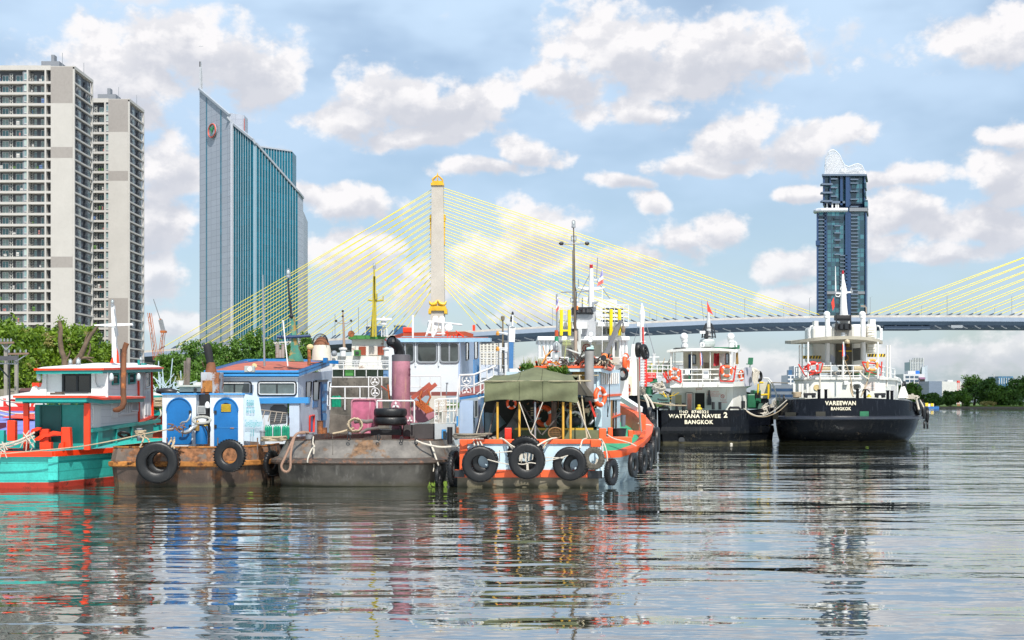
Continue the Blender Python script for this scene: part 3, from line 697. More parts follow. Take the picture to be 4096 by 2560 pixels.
# ---------------------------------------------------------------- buildings far behind
def block(root,name,x0,y0,x1,y1,Y,depth,m):
    p,q=P(x0,y0,Y),P(x1,y1,Y); return MB().box(p,q+Vector((0,depth,0))).build(name,m,root)
def far_buildings():
    fw=mat('far_white_wall',(.55,.56,.57),.7,var=.04,vs=.05); fg=mat('far_glass',(.06,.10,.15),.2,var=.4,vs=.1); blueg=mat('far_blue_glass',(.05,.13,.26),.2,var=.3,vs=.15)  # far wall white tinted slightly blue in place of distance haze
    def bld(label,x,Y,cat='building',name='office_building'): return thing(name,label,cat,(P(x,0,Y).x,Y+10,1))
    def wins(root,x0,y0,x1,y1,Y,nx,ny,fx=.62,fy=.55,m=fg):
        w=(x1-x0)/nx; h=(y1-y0)/ny; b=MB().box((0,-.15,0),(1,.02,1)); pl=[]
        for j in range(ny):
            for i in range(nx):
                p=P(x0+w*(i+(1-fx)/2),y0+h*(j+1-(1-fy)/2),Y); pl.append(Matrix.Translation((p.x,Y-.03,p.z)) @ Matrix.Diagonal((w*fx*Y/F,1,h*fy*Y/F,1)))
        many('window',b,pl,root,m,90,'window_rest')
    # hotel seen under the bridge
    r=bld('cream hotel slab with a grid of small windows, seen under the bridge',490,760,'hotel','hotel')
    block(r,'wall',478,335,499,402,760,20,mat('hotel_cream',(.60,.58,.52),.8)); wins(r,480,343,498.5,395,760,5,21,.5,.5,mat('far_brown_glass',(.2,.19,.18),.3))
    block(r,'corner_tower',499.2,335,503,402,758,20,fw); block(r,'glass_slot',503.2,335,504.5,402,762,20,blueg); block(r,'corner_tower',504.7,335,508,402,758,20,fw)
    # white round hospital tower
    r=bld('white round-cornered tower with stacked window bands, rising over the bridge deck behind the white wheelhouse',608,800,'tower block','round_tower'); Y=800
    c=P(605,0,Y); rad=21.5*Y/F/1.0
    zt=P(0,300,Y).z; 
    MB().lathe((c.x,Y+12,0),[(rad-1.6,1),(rad-1.6,zt-5)],28).build('glass_drum',fg,r)
    for k in range(13):
        z0=P(0,306+k*4.0,Y).z
        MB().lathe((c.x,Y+12,z0),[(rad-1,-1.3),(rad,-1.3),(rad,0),(rad-1,0)],28).build('white_band',fw,r)
    block(r,'stair_core',583,297,602,400,Y-6,14,fw); block(r,'roof_drum',592,299.5,617,306,Y+4,14,fw)
    # blue glass box left of pylon, behind yellow mast; and one right
    r=bld('low blue glass building just left of the bridge tower base',392,740); block(r,'wall',366,326,382,345,740,20,blueg); block(r,'roof',366,325,376,326.5,739,20,fw)
    r=bld('small dark blue glass building touching the bridge tower foot',398,745); block(r,'wall',394,325.5,404,345,745,20,blueg); block(r,'coping',393.5,325,404.5,326,744.7,20,steel)
    # between the two black tankers
    r=bld('white stepped apartment block between the two black tankers',800,800,'apartment block','apartment_building')
    block(r,'wall',788,375,812,405,800,20,fw); block(r,'upper_storeys',794,366,812,375,802,15,fw); wins(r,787,375,802,400,799.9,4,6,.6,.5); block(r,'water_tank',788.5,370,792,375,801,5,blueg)
    r=bld('low white office building with long blue window bands between the black tankers',783,720); block(r,'wall',768,385,801,410,720,20,fw)
    for k in range(3): block(r,'window_band',770,388.5+6*k,801,391.5+6*k,719.9,1,blueg)
    # right of the right-hand tanker
    r=bld('tall pale tower in two steps with vertical fins, behind the purple-balconied block',918,1300,'tower block','apartment_tower'); Y=1300; pale=mat('pale_far_tower',(.50,.55,.62),.6)  # bluish wall colour stands for haze on this distant tower
    block(r,'wall',910.5,362,923.3,410,Y,20,pale); block(r,'lower_wing',922,367,924.8,410,Y-4,20,pale); block(r,'right_wing',924.3,365.5,927.6,410,Y+5,20,mat('pale_far_tower2',(.40,.45,.52),.6))
    for k in range(9): block(r,'fin',910.3+k*1.6,357.8+(1.8 if k < 2 else 0),911+k*1.6,372,Y-1,3,fw)
    wins(r,910.5,363,923,400,Y-.2,7,14,.6,.5,mat('pale_glass',(.2,.26,.33),.3))
    r=bld('white apartment block with purple balconies and a blue tank on its roof',915,850,'apartment block','apartment_building'); Y=850
    block(r,'wall',903.5,374,924.5,411,Y,18,fw); block(r,'roof_room',908,370.8,915.5,374,Y+2,8,fw); block(r,'roof_tank',915.5,370.7,919.6,374,Y+2,6,mat('tank_blue',(.02,.15,.55),.5))
    wins(r,905,375,919,402,Y-.1,3,7,.75,.5); purp=mat('purple_balcony',(.28,.14,.24),.7)
    for k in range(6): block(r,'balcony',919.5,377.3+4.7*k,925.3,379.1+4.7*k,Y-1.5,3,purp); block(r,'shaded_opening',919.8,379.1+4.7*k,925,382+4.7*k,Y-.2,1,glassd)
    r=bld('grey glass shed with a white cladding hall and roof box on the far bank',945,820,'hall','warehouse'); Y=820
    block(r,'glass_wing',929,381.2,942,404,Y,20,mat('pale_glass2',(.16,.20,.26),.25)); block(r,'white_hall',942,381.5,961.3,404,Y+1,20,mat('hall_white',(.52,.52,.50),.7)); block(r,'roof_box',947.5,380,953,381.5,Y+4,6,fw)
    r=bld('brown low building with a concrete frame beside the white hall',965,830); block(r,'wall',961.5,383.5,968.5,404,832,12,mat('far_brown',(.18,.13,.12),.8)); 
    for k in range(4): block(r,'floor_slab',961.3,383.5+4*k,969,384.5+4*k,831,2,fw)
    r=bld('blue glass office block rising above the far trees at the right',1005,900); block(r,'wall',998.5,376.3,1013,402,900,20,facade('far_blue_panes',(.1,.2,.3),(.05,.14,.26),3,3.2,.4,.4,'x',.2)); block(r,'white_wing',1011,380,1015,402,905,20,fw)
    for i in range(6): block(r,'pale_fin',999+2.4*i,378,999.6+2.4*i,384,899.8,1,fw)
    # red sign on mast
    r=thing('roadside_sign','red square sign with a white triangle on tall legs by the white hall','sign',vz(P(958,0,800),1))
    block(r,'panel',957.2,380.6,959.8,383,800,1,redp); p=P(958.5,381.8,799.7); MB().tube([p+Vector((-.45,0,-.4)),p+Vector((0,0,.5)),p+Vector((.45,0,-.4))],.1,4,True).build('mark',white,r)
    MB().beam(vz(P(957.8,0,800.5),1),P(957.8,383,800.5),.2).beam(vz(P(959.2,0,800.5),1),P(959.2,383,800.5),.2).build('legs',redp,r)
    r=thing('floodlight_mast','tall white floodlight mast rising from the far trees','lamp mast',vz(P(994,0,740),1)); Y=740
    MB().tube([vz(P(994.2,0,Y),1),P(994,374.6,Y)],.22,6).build('pole',white,r); b=MB()
    for s in (-1,-.4,.4,1): b.ball(P(994+s*1.1,374.6,Y),.42,6,(1,1,.5))
    b.build('lamp_cluster',steel,r)
    # riverside houses
    for lab,x0,x1,y in (('pale pitched-roof riverside house left of the far trees',920,930,398),('pitched-roof riverside house behind the moored yellow boat',908,922,402)):
        r=bld(lab,x0,712,'house','house'); p,q=P(x0,y+4,712),P(x1,409,712); MB().box(p,q+Vector((0,6,0))).build('wall',fw,r)
        MB().prism([P(x0-1,y+4,711.5),P((x0+x1)/2,y,711.5),P(x1+1,y+4,711.5)],(0,7,0)).build('roof',mat('roof_brown',(.22,.16,.13),.8),r)
far_buildings()
# quay and low wall on the far bank
MB().box(P(938,406.6,704),vz(P(1400,0,704),-.5)+Vector((0,1.2,0))).build('river_wall',mat('quay_wall',(.16,.14,.11),.9),label='low dark quay wall along the far bank',cat='wall')
hg=mat('hedge_green',(.12,.22,.02),.9,var=.4,vs=1.5)
b=MB(); p0,p1=P(970,405.5,705.5),P(1100,407.2,705.5); b.box(p0,p1+Vector((0,2,0))); b.build('hedge',hg,label='bright green clipped hedge on top of the far quay',cat='hedge',bevel=.2)
# ---------------------------------------------------------------- trees
fol={}
def foliage(name,dark,light):
    m=bpy.data.materials.new(name); m.use_nodes=True; t=m.node_tree; N=t.nodes; L=t.links; b=N['Principled BSDF']
    b.inputs['Roughness'].default_value=.55; g=N.new('ShaderNodeNewGeometry'); tcn=N.new('ShaderNodeTexCoord')
    n=N.new('ShaderNodeTexNoise'); n.inputs['Scale'].default_value=.45; n.inputs['Detail'].default_value=3; L.new(tcn.outputs['Object'],n.inputs['Vector'])
    mu=N.new('ShaderNodeMath'); mu.operation='MULTIPLY_ADD'; L.new(g.outputs['Random Per Island'],mu.inputs[0]); mu.inputs[1].default_value=.5
    m2_=N.new('ShaderNodeMath'); m2_.operation='MULTIPLY_ADD'; L.new(n.outputs[0],m2_.inputs[0]); m2_.inputs[1].default_value=1.6; m2_.inputs[2].default_value=-.55; L.new(m2_.outputs[0],mu.inputs[2])
    mx=N.new('ShaderNodeMix'); mx.data_type='RGBA'; mx.clamp_factor=True; L.new(mu.outputs[0],mx.inputs[0]); mx.inputs[6].default_value=(*dark,1); mx.inputs[7].default_value=(*light,1)
    L.new(mx.outputs[2],b.inputs['Base Color'])
    tr=N.new('ShaderNodeBsdfTranslucent'); L.new(mx.outputs[2],tr.inputs[0]); ms=N.new('ShaderNodeMixShader'); ms.inputs[0].default_value=.3
    L.new(b.outputs[0],ms.inputs[1]); L.new(tr.outputs[0],ms.inputs[2]); L.new(ms.outputs[0],N['Material Output'].inputs[0])
    return m
f_bright=foliage('bright_leaves',(.05,.12,.008),(.24,.36,.02)); f_mid=foliage('mid_leaves',(.035,.10,.012),(.14,.27,.03)); f_dark=foliage('dark_leaves',(.03,.085,.015),(.11,.23,.03)); f_yel=foliage('seed_heads',(.22,.2,.05),(.42,.38,.13))
bark=mat('bark',(.13,.09,.06),.95,var=.4,vs=2.5,bump=.8,bs=8)
def leafmesh(name,blobs,n,size,m,parent,elong=1.0):
    """leaf quads spread over and through ellipsoid blobs (centre, radii)"""
    vol=np.array([r[0]*r[1]*r[2] for c,r in blobs]) ** .67; cnt=(vol/vol.sum()*n).astype(int)+8
    V=[]
    for (c,r),k in zip(blobs,cnt):
        # clumps on the blob shell
        nc=max(6,k // 45); d=RNG.normal(size=(nc,3)); d/=np.linalg.norm(d,axis=1)[:,None]; d[:,2]=np.where(d[:,2] < -.35,-d[:,2],d[:,2])
        rad=RNG.uniform(.62,1.05,(nc,1)); cc=d*rad
        idx=RNG.integers(0,nc,k); pts=cc[idx]+RNG.normal(size=(k,3))*(.17 if nc > 12 else .25)
        V.append(pts*np.array(r)+np.array(c))
    Pp=np.concatenate(V); k=len(Pp)
    a=RNG.normal(size=(k,3)); a/=np.linalg.norm(a,axis=1)[:,None]; b=np.cross(a,RNG.normal(size=(k,3))); b/=np.linalg.norm(b,axis=1)[:,None]
    s=size*RNG.uniform(.6,1.3,(k,1)); q=np.stack([Pp-a*s*elong,Pp-b*s*.5,Pp+a*s*elong,Pp+b*s*.5],1).reshape(-1,3)
    o0=ORG[parent.name]; q-=np.array(o0)
    me=bpy.data.meshes.new(name); me.vertices.add(k*4); me.vertices.foreach_set('co',q.ravel()); me.loops.add(k*4); me.loops.foreach_set('vertex_index',np.arange(k*4)); me.polygons.add(k); me.polygons.foreach_set('loop_start',np.arange(k)*4); me.update(calc_edges=True); me.validate()
    me.materials.append(m); o=bpy.data.objects.new(name,me); COL.objects.link(o); o.parent=parent; ORG[o.name]=o0; return o
def tree(x,ytop,Y,wpx,label,m,n=3500,size=.3,base=1.0,group=None,shape='round',cat='tree',xb=None,low=.25,name='tree'):
    top=P(x,ytop,Y); W_=wpx/2*Y/F*(1.55 if Y < 300 else 1.3); h=top.z-base
    root=thing(name,label,cat,(top.x,Y,base),group)
    b=MB(); b.tube([(top.x,Y,base),(top.x+.1*W_,Y,base+h*.35),(top.x-.05*W_,Y,base+h*.7)],[.045*h,.03*h,.012*h],8)
    for k in range(4): a=k*1.6+x; b.tube([(top.x,Y,base+h*(.25+.08*k)),(top.x+math.cos(a)*W_*.6,Y+math.sin(a)*W_*.5,base+h*(.5+.1*k))],[.02*h,.006*h],6)
    b.build('trunk',bark,root)
    rr=random.Random(int(x*7+ytop)); bl=[]
    for k in range(9 if shape=='round' else 8):
        if shape=='round':
            a=rr.uniform(0,6.28); q=rr.uniform(.0,.62); zz=rr.uniform(low+.1,.86)
            f=.48*(1-.45*abs(zz-.5)); bl.append(((top.x+math.cos(a)*q*W_,Y+math.sin(a)*q*W_*.8,base+h*zz),(W_*f,W_*f,h*.16+W_*.1)))
        else:
            zz=low+(1-low)*k/8; f=max(.15,1-zz) ** .6*.8; a=rr.uniform(0,6.28); bl.append(((top.x+math.cos(a)*.2*W_*f,Y+math.sin(a)*.2*W_,base+h*zz*.97),(W_*f,W_*f,h*.12)))
    if shape=='round': bl.append(((top.x,Y,base+h*.86),(W_*.4,W_*.4,h*.13))); bl.append(((top.x,Y,base+h*.5),(W_*.75,W_*.7,h*.3)))
    leafmesh('crown',bl,n,size,m,root)
    return root,bl
GL='leafy trees on the near left bank'
for i,(x,yt,Y,w,lab,m) in enumerate([
    (-12,322,124,62,'bright green tree at the far left edge of the photo, behind the power pole',f_bright),
    (22,327,130,46,'bright green tree with yellowish seed heads, second from the left edge',f_bright),
    (42,326,140,44,'broad green tree under the left side of the tall apartment tower',f_bright),
    (66,330,136,40,'green tree behind the bare dead branches',f_bright),
    (86,324,146,44,'tall green tree just left of the white cross-shaped mast',f_bright),
    (103,345,150,20,'small green tree between the mast and the rusty exhaust pipe',f_bright)]):
    r_,bl=tree(x,yt,Y,w,lab,m,13000,.24,group=GL,low=.05)
    if i in (1,2,3): leafmesh('seed_heads',[((c[0]+random.uniform(-.8,.8)*r[0],c[1]-r[1]*.8,c[2]+r[2]*random.uniform(0,.9)),(.5,.5,.35)) for c,r in bl+bl[:6]],900,.16,f_yel,r_)
for i,(x,yt,Y,w,lab) in enumerate([
    (168,352,150,40,'dark green bushy tree right of the slanted crane, nearest the rusty tug stack'),(190,340,165,38,'bushy tree with a pointed top left of the black tug exhaust'),
    (213,345,155,36,'bushy tree right behind the black exhaust stack'),(238,338,168,34,'tall bushy tree below the left edge of the teal glass'),
    (252,334,172,26,'narrow tree with the highest top of the middle clump'),(270,342,160,32,'bushy tree above the loudspeaker on the blue roof'),(290,346,165,28,'bushy tree right behind the green steel mast'),(305,336,178,22,'narrow bushy tree just right of the green steel mast'),
    (150,372,140,30,'low green tree at the waterline behind the teal boat stern')]):
    tree(x,yt,Y,w,lab,f_mid,9000,.22,group='bushy trees behind the middle tugs',shape='round',low=.0)
for i,(x,yt,Y,w,lab) in enumerate([
    (910,383,715,22,'dark tree beneath the purple-balconied block on the far bank'),(934,395,712,20,'round dark tree right of the riverside house'),(950,392,716,18,'far tree below the white hall, left one'),(962,391,712,20,'far tree below the red sign'),
    (974,376,730,24,'tall far tree, highest of the right-hand wood'),(985,379,722,26,'far tree just left of the floodlight mast'),(997,384,715,26,'far tree just right of the floodlight mast'),(1008,388,712,24,'low far tree below the blue office block'),(1020,379,718,28,'tall far tree at the right edge of the photo'),(1042,378,722,34,'far tree cut by the right edge of the photo')]):
    tree(x,yt,Y,w,lab,f_dark if i % 3 else f_mid,4200,.75,group='trees on the far bank',low=.0)
leafroot=thing('shrub','bright yellow-green shrub row on the far quay','shrub',vz(P(990,0,706),1)); leafmesh('foliage',[(tuple(P(x,404.3,706)),(2,1.2,1.3)) for x in range(984,996,3)],500,.5,f_yel,leafroot)
# leafless dead tree
r=thing('dead_tree','leafless dead tree with two thick forked limbs behind the teal boat roof','dead tree',vz(Z1(490,600,95),.5)); b=MB(); Y=95
p1=[Z1(500,620,Y),Z1(492,500,Y),Z1(485,430,Y),Z1(465,390,Y),Z1(455,300,Y),Z1(460,215,Y),Z1(448,160,Y)]; b.tube([vz(p1[0],.5)]+p1,[.34,.32,.24,.2,.2,.17,.16,.13],9)
b.tube([Z1(492,520,Y),Z1(560,480,Y),Z1(610,420,Y),Z1(650,330,Y),Z1(690,260,Y),Z1(745,190,Y)],[.26,.24,.22,.17,.13,.09],9)
b.tube([Z1(610,440,Y),Z1(660,436,Y),Z1(710,438,Y)],[.12,.1,.04],7); b.tube([Z1(650,440,Y),Z1(690,462,Y),Z1(705,476,Y)],[.08,.06,.03],6)
b.tube([Z1(665,420,Y),Z1(680,380,Y),Z1(682,330,Y)],[.09,.06,.03],6); b.tube([Z1(640,340,Y),Z1(650,285,Y),Z1(672,240,Y)],[.1,.07,.03],6); b.tube([Z1(505,450,Y),Z1(525,410,Y),Z1(530,380,Y)],[.08,.06,.03],6); b.tube([Z1(458,240,Y),Z1(440,250,Y),Z1(430,235,Y)],[.08,.06,.02],6)
b.build('trunk',bark,r,smooth=60)
# cranes
def crane(label,segs,Y,name='crane'):
    org=mat('crane_orange',(.42,.12,.03),.6); pts=[P(*s,Y) for s in segs]
    r=thing(name,label,'crane',vz(pts[0],1)); b=MB()
    for a,c in zip(pts,pts[1:]):
        d=(c-a); n=int(d.length/2.2); nx=Vector((.55,0,0)); ny=Vector((0,.9,0))
        for o in (-nx,nx): b.beam(a+o-ny,c+o*.6-ny,.15); b.beam(a+o+ny,c+o*.6+ny,.15)
        for k in range(n): b.beam(a.lerp(c,k/n)-nx-ny,a.lerp(c,(k+1)/n)+nx*.8-ny,.1) if k % 2 else b.beam(a.lerp(c,k/n)+nx-ny,a.lerp(c,(k+1)/n)-nx*.8-ny,.1)
    b.build('lattice_boom',org,r)
    return r,pts
r,pt=crane('orange lattice crane leaning beside the right apartment tower',[(156,360),(149.5,313)],400)
r,pt=crane('orange luffing crane with raised steel jib, right of the leaning lattice crane',[(160,360),(163.5,332)],420)
MB().beam(P(163.5,332,420),P(160.5,320,420),1.2).build('jib',steel,r); MB().tube([P(160.5,320,420),P(153.5,299,420)],.15,4).build('hoist_cable',steel,r); MB().box(P(159.4,318.5,419.5),P(161.6,320.5,421)).build('jib_head',mat('crane_orange',(.65,.16,.03)),r)
MB().box(P(160,330.5,419),P(167,333,421)).build('counterweight',mat('crane_orange',(.65,.16,.03)),r)
# power poles on the left bank
for lab,x,y0,Y,arm in (('concrete power pole with two crossarms at the left edge',6,342,112,(0,10)),('shorter concrete power pole with a sagging crossarm, right of the taller one',16.5,353,115,(8,25))):
    r=thing('power_pole',lab,'power pole',vz(P(x,0,Y),.8)); MB().beam(vz(P(x,0,Y),.8),P(x,y0,Y),.28,.26).build('post',mat('pole_concrete',(.24,.22,.19),.9),r)
    MB().beam(P(arm[0],y0+1,Y-.3),P(arm[1]+4,y0+.5,Y-.3),.16).build('crossarm',mat('crossarm_rust',(.2,.13,.09),.9),r)
    MB().beam(P(x,y0+8,Y-.25),P(arm[0]+1,y0+1.5,Y-.25),.08).beam(P(x,y0+8,Y-.25),P(arm[1]+2,y0+1.5,Y-.25),.08).build('brace',steel,r)
    b=MB()
    for k in range(4): b.lathe(P(arm[0]+1+k*(arm[1]-arm[0])/3,y0,Y-.3),[(.06,0),(.1,.1),(.06,.16),(.1,.22),(.04,.3)],6)
    b.build('insulators',steel,r)
# ---------------------------------------------------------------- boat kit
def SX(Z,zx,zy,Xc,tilt=0,Y0=0):         # the point seen at (zx,zy) that lies on the fore-and-aft plane X=Xc+tilt (Y-Y0)
    d=Z(zx,zy,1.0); k=d.x; Y=(Xc-tilt*Y0)/(k-tilt)
    return Z(zx,zy,Y)
def fb(b,Z,Y,x0,y0,x1,y1,d=.05):       # box whose front face fills a rectangle at depth Y and goes back d
    p,q=Z(x0,y0,Y),Z(x1,y1,Y); return b.box(p,q+Vector((0,d,0)))
def FB(Z,Y,x0,y0,x1,y1,d,name,m,root,**k): return fb(MB(),Z,Y,x0,y0,x1,y1,d).build(name,m,root,**k)
def rrect(c,r=.16,n=4):                      # rounded quad from corners tl tr br bl
    c=[Vector(p) for p in c]; out=[]
    s=min((c[1]-c[0]).length,(c[3]-c[0]).length)*r
    for i in range(4):
        p,a,q=c[i],(c[i-1]-c[i]).normalized(),(c[(i+1) % 4]-c[i]).normalized()
        for k in range(n+1):
            t=k/n; A,B=p+a*s,p+q*s
            out.append((1-t)**2*A+2*t*(1-t)*p+t*t*B)
    return out
def window(root,c,fm=None,gm=None,r=.16,fr=.045,out=None,mull=0,name='window',slant=None):
    c=[Vector(p) for p in c]; fm=fm or darkm; gm=gm or glassd
    nr=(c[1]-c[0]).cross(c[3]-c[0]).normalized()
    if out is not None and nr.dot(Vector(out)) < 0: nr=-nr
    elif out is None and nr.y > 0: nr=-nr
    pts=rrect(c,r)
    b=MB(); b.tube([p+nr*.03 for p in pts],fr,6,True)
    for i in range(mull):
        t=(i+1)/(mull+1); b.beam(c[0].lerp(c[1],t)+nr*.03,c[3].lerp(c[2],t)+nr*.03,fr*1.4)
    w=b.build(name,fm,root)
    MB().prism([p+nr*.004 for p in pts],nr*.012).build('pane',gm,w)
    return w
def railing(pts,h,nr=2,np_=6,r=.025,pr=None,name='railing',m=None,root=None,close=False):
    b=MB(); pts=[Vector(p) for p in pts]; up=Vector((0,0,h)); L=[0]
    for a,c in zip(pts,pts[1:]): L.append(L[-1]+(c-a).length)
    for k in range(nr): b.tube([p+up*((k+1)/nr) for p in pts],r,6)
    for i in range(np_):
        t=L[-1]*i/max(1,np_-1)
        for j in range(len(pts)-1):
            if t <= L[j+1]+1e-6: q=pts[j].lerp(pts[j+1],(t-L[j])/max(1e-6,L[j+1]-L[j])); break
        b.tube([q,q+up],pr or r,6)
    return b.build(name,m or white,root) if root is not None else b
def rope(pts,r,label,m=None,sag=0,name='rope',n=6,group=None,cat='rope',root=None):
    pts=[Vector(p) for p in pts]; out=[]
    if len(pts)==2 and sag:
        for i in range(17): t=i/16; p=pts[0].lerp(pts[1],t); p.z-=sag*4*t*(1-t); out.append(p)
    else:
        for i in range(len(pts)-1):
            p0,p1,p2,p3=pts[max(i-1,0)],pts[i],pts[i+1],pts[min(i+2,len(pts)-1)]
            for k in range(5):
                t=k/5; out.append(.5*((2*p1)+(p2-p0)*t+(2*p0-5*p1+4*p2-p3)*t*t+(-p0+3*p1-3*p2+p3)*t**3))
        out.append(pts[-1])
    b=MB().tube(out,r,n); return b.build(name,m or ropem,root,smooth=60,label=None if root is not None else label,cat=None if root is not None else cat,group=group)
def coil(c,R_,r,turns,label,m=None,axis=(0,0,1),root=None,jit=.15):
    c=Vector(c); ax=Vector(axis).normalized(); a=ax.orthogonal().normalized(); b_=ax.cross(a); pts=[]
    rn=random.Random(int(c.x*100))
    for i in range(turns*14):
        t=i/14*2*math.pi; q=R_*(1+rn.uniform(-jit,jit)); pts.append(c+(a*math.cos(t)+b_*math.sin(t))*q+ax*(r*1.4*i/14))
    return MB().tube(pts,r,6).build('rope_coil',m or ropem,root,smooth=60,label=None if root is not None else label,cat=None if root is not None else 'rope coil')
rubber=mat('tyre_rubber',(.0065,.0065,.007),.42,var=.4,vs=3,fine=.3,streak=.8,scol=(.03,.03,.03),bump=.3,bs=30); rubber2=mat('dusty_rubber',(.10,.09,.07),.85,var=.5,vs=4,bump=.5,bs=30)
def tyre_mesh(name,tread=26,wide=.3,hole=.46,groove=.035):
    b=MB(); prof=[]
    for i in range(14):
        t=2*math.pi*i/14; c,s=math.cos(t),math.sin(t); k=.55
        c=math.copysign(abs(c) ** k,c); s=math.copysign(abs(s) ** .75,s)
        prof.append(((1+hole)/2+c*(1-hole)/2*(.97),s*wide/2*(1-.22*(c < -.3))))
    n=52; vs=[]
    for r,h in prof:
        for k in range(n):
            a=2*math.pi*k/n; vs.append((math.cos(a)*r,h,math.sin(a)*r))
    b.add(vs,[(i*n+k,i*n+(k+1) % n,((i+1) % 14)*n+(k+1) % n,((i+1) % 14)*n+k) for i in range(14) for k in range(n)])
    if tread:
        for k in range(tread):
            for s in (-1,1):
                a=2*math.pi*(k+.25*s)/tread; w=2*math.pi/tread*.30; d=Vector((math.cos(a),0,math.sin(a))); e=Vector((-math.sin(a),0,math.cos(a)))
                p=d*.985+Vector((0,s*wide*.1,0)); b.beam(p-e*w*.6+Vector((0,0,0)),p-e*w*.6+Vector((0,s*wide*.36,0))+e*w*.5,w*1.2,groove*2,d)
    return b
TY={}
for nm,kw in (('worn',dict(tread=0)),('lug',dict(tread=24,groove=.022)),('truck',dict(tread=34,groove=.02,hole=.46))): TY[nm]=tyre_mesh(nm,**kw)
TYP={}
def tyre(c,R_,kind='lug',yaw=0,label='',tilt=0,m=None,group='tyre fenders hung on the boats',wide=1,flat=False):
    key=(kind,(m or rubber).name)
    if key not in TYP:
        o=TY[kind].build('tyre',m or rubber,None,smooth=40,loc=(0,0,0)); TYP[key]=o.data; o.name='tyre'
    else: o=bpy.data.objects.new('tyre',TYP[key]); COL.objects.link(o)
    o.location=c; o.rotation_euler=(R(90) if flat else R(tilt),0,R(yaw)); o.scale=(R_,R_*wide,R_); ORG[o.name]=Vector(c)
    return tag(o,label,'tyre',group)
lifeo=mat('lifebuoy_orange',(.75,.10,.02),.5,var=.1); lifew=mat('lifebuoy_white',(.7,.7,.68),.6); lifey=mat('faded_buoy_orange',(.72,.30,.06),.55)
def lifebuoy(c,R_,label,yaw=0,tilt=0,m=None,roll=0):
    r=thing('lifebuoy',label,'lifebuoy',c,'lifebuoys'); r.rotation_euler=(R(tilt),R(roll),R(yaw))
    o0=Vector(c); a8=[Vector((math.cos(t*math.pi/18)*R_*.78,0,math.sin(t*math.pi/18)*R_*.78))+o0 for t in range(36)]
    MB().tube(a8,R_*.22,10,True).build('ring',m or lifeo,r,smooth=60)
    for k in range(4):
        MB().tube([Vector((math.cos(t)*R_*.78,0,math.sin(t)*R_*.78))+o0 for t in [k*math.pi/2+.6+j*.09 for j in range(4)]],R_*.23,10).build('band',lifew,r,smooth=60)
    return r
def text3(root,name,s,place,m,size=1.0,bold=.03,ext=.004,thin=None,kern=1.0):
    cu=bpy.data.curves.new('lettering','FONT'); cu.body=s; cu.size=1; cu.align_x='CENTER'; cu.align_y='CENTER'; cu.offset=bold; cu.space_character=kern; cu.resolution_u=3
    ob=bpy.data.objects.new('lettering',cu); COL.objects.link(ob); dg=bpy.context.evaluated_depsgraph_get(); me=bpy.data.meshes.new_from_object(ob.evaluated_get(dg)); bpy.data.objects.remove(ob)
    xs=[v.co.x for v in me.vertices]; ys=[v.co.y for v in me.vertices]; w0,h0=max(xs)-min(xs),max(ys)-min(ys); mx,my=(max(xs)+min(xs))/2,(max(ys)+min(ys))/2
    fx,fy=(size[0]/w0,size[1]/h0) if isinstance(size,tuple) else (size,size)
    b=MB(); b.add([place((v.co.x-mx)*fx,(v.co.y-my)*fy) for v in me.vertices],[list(p.vertices) for p in me.polygons])
    return b.build(name,m,root)
def plane_place(c,u,v,off): 
    c,u,v,off=Vector(c),Vector(u).normalized(),Vector(v).normalized(),Vector(off); return lambda a,b: c+u*a+v*b+off
def lamp_cage(root,c,s,name='deck_light'):
    b=MB(); c=Vector(c); b.lathe(c,[(.10*s,0),(.10*s,.08*s),(.085*s,.1*s)],10)
    for k in range(6):
        a=k*math.pi/3; b.tube([c+Vector((math.cos(a)*.09*s,math.sin(a)*.09*s,.1*s)),c+Vector((math.cos(a)*.09*s,math.sin(a)*.09*s,.3*s)),c+Vector((0,0,.38*s))],.008*s,4)
    o=b.build(name,steel,root); MB().ball(c+Vector((0,0,.22*s)),.07*s,10,(1,1,1.6)).build('bulb_glass',mat('lamp_glass',(.5,.55,.55),.1,spec=.8),o,smooth=60); return o
def flood(root,c,s,name='floodlight',yaw=0,m=None):
    c=Vector(c); b=MB(); cs,sn=math.cos(R(yaw)),math.sin(R(yaw)); T=lambda x,y,z: c+Vector((x*cs-y*sn,x*sn+y*cs,z))*s
    b.ring([[T(-.5,0,-.5),T(.5,0,-.5),T(.5,0,.5),T(-.5,0,.5)],[T(-.5,.12,-.5),T(.5,.12,-.5),T(.5,.12,.5),T(-.5,.12,.5)],[T(-.3,.4,-.3),T(.3,.4,-.3),T(.3,.4,.3),T(-.3,.4,.3)]])
    o=b.build(name,m or steel,root); MB().prism([T(-.42,-.012,-.42),T(.42,-.012,-.42),T(.42,-.012,.42),T(-.42,-.012,.42)],(0,.01,0)).build('lens',mat('flood_lens',(.35,.40,.42),.15,spec=.8),o)
    MB().prism([T(-.2,-.03,-.2),T(.2,-.03,-.2),T(.2,-.03,.2),T(-.2,-.03,.2)],(0,.008,0)).build('reflector',mat('flood_refl',(.6,.62,.62),.2),o)
    return o
def hull(root,outl,lv,m,name='hull',sheer=None,smooth=35,cap=True):
    """outl: plan points; lv: (z, sx, sy) scales about the plan's centre; sheer: f(y) added to z for upper rings"""
    cx_=sum(p[0] for p in outl)/len(outl); y0=max(p[1] for p in outl)
    rings=[]
    for z,sx_,sy_ in lv:
        rings.append([Vector((cx_+(x-cx_)*sx_,y0+(y-y0)*sy_,z+(sheer(x,y) if sheer and z > .8 else 0))) for x,y in outl])
    return MB().ring(rings,cap).build(name,m,root,smooth=smooth)
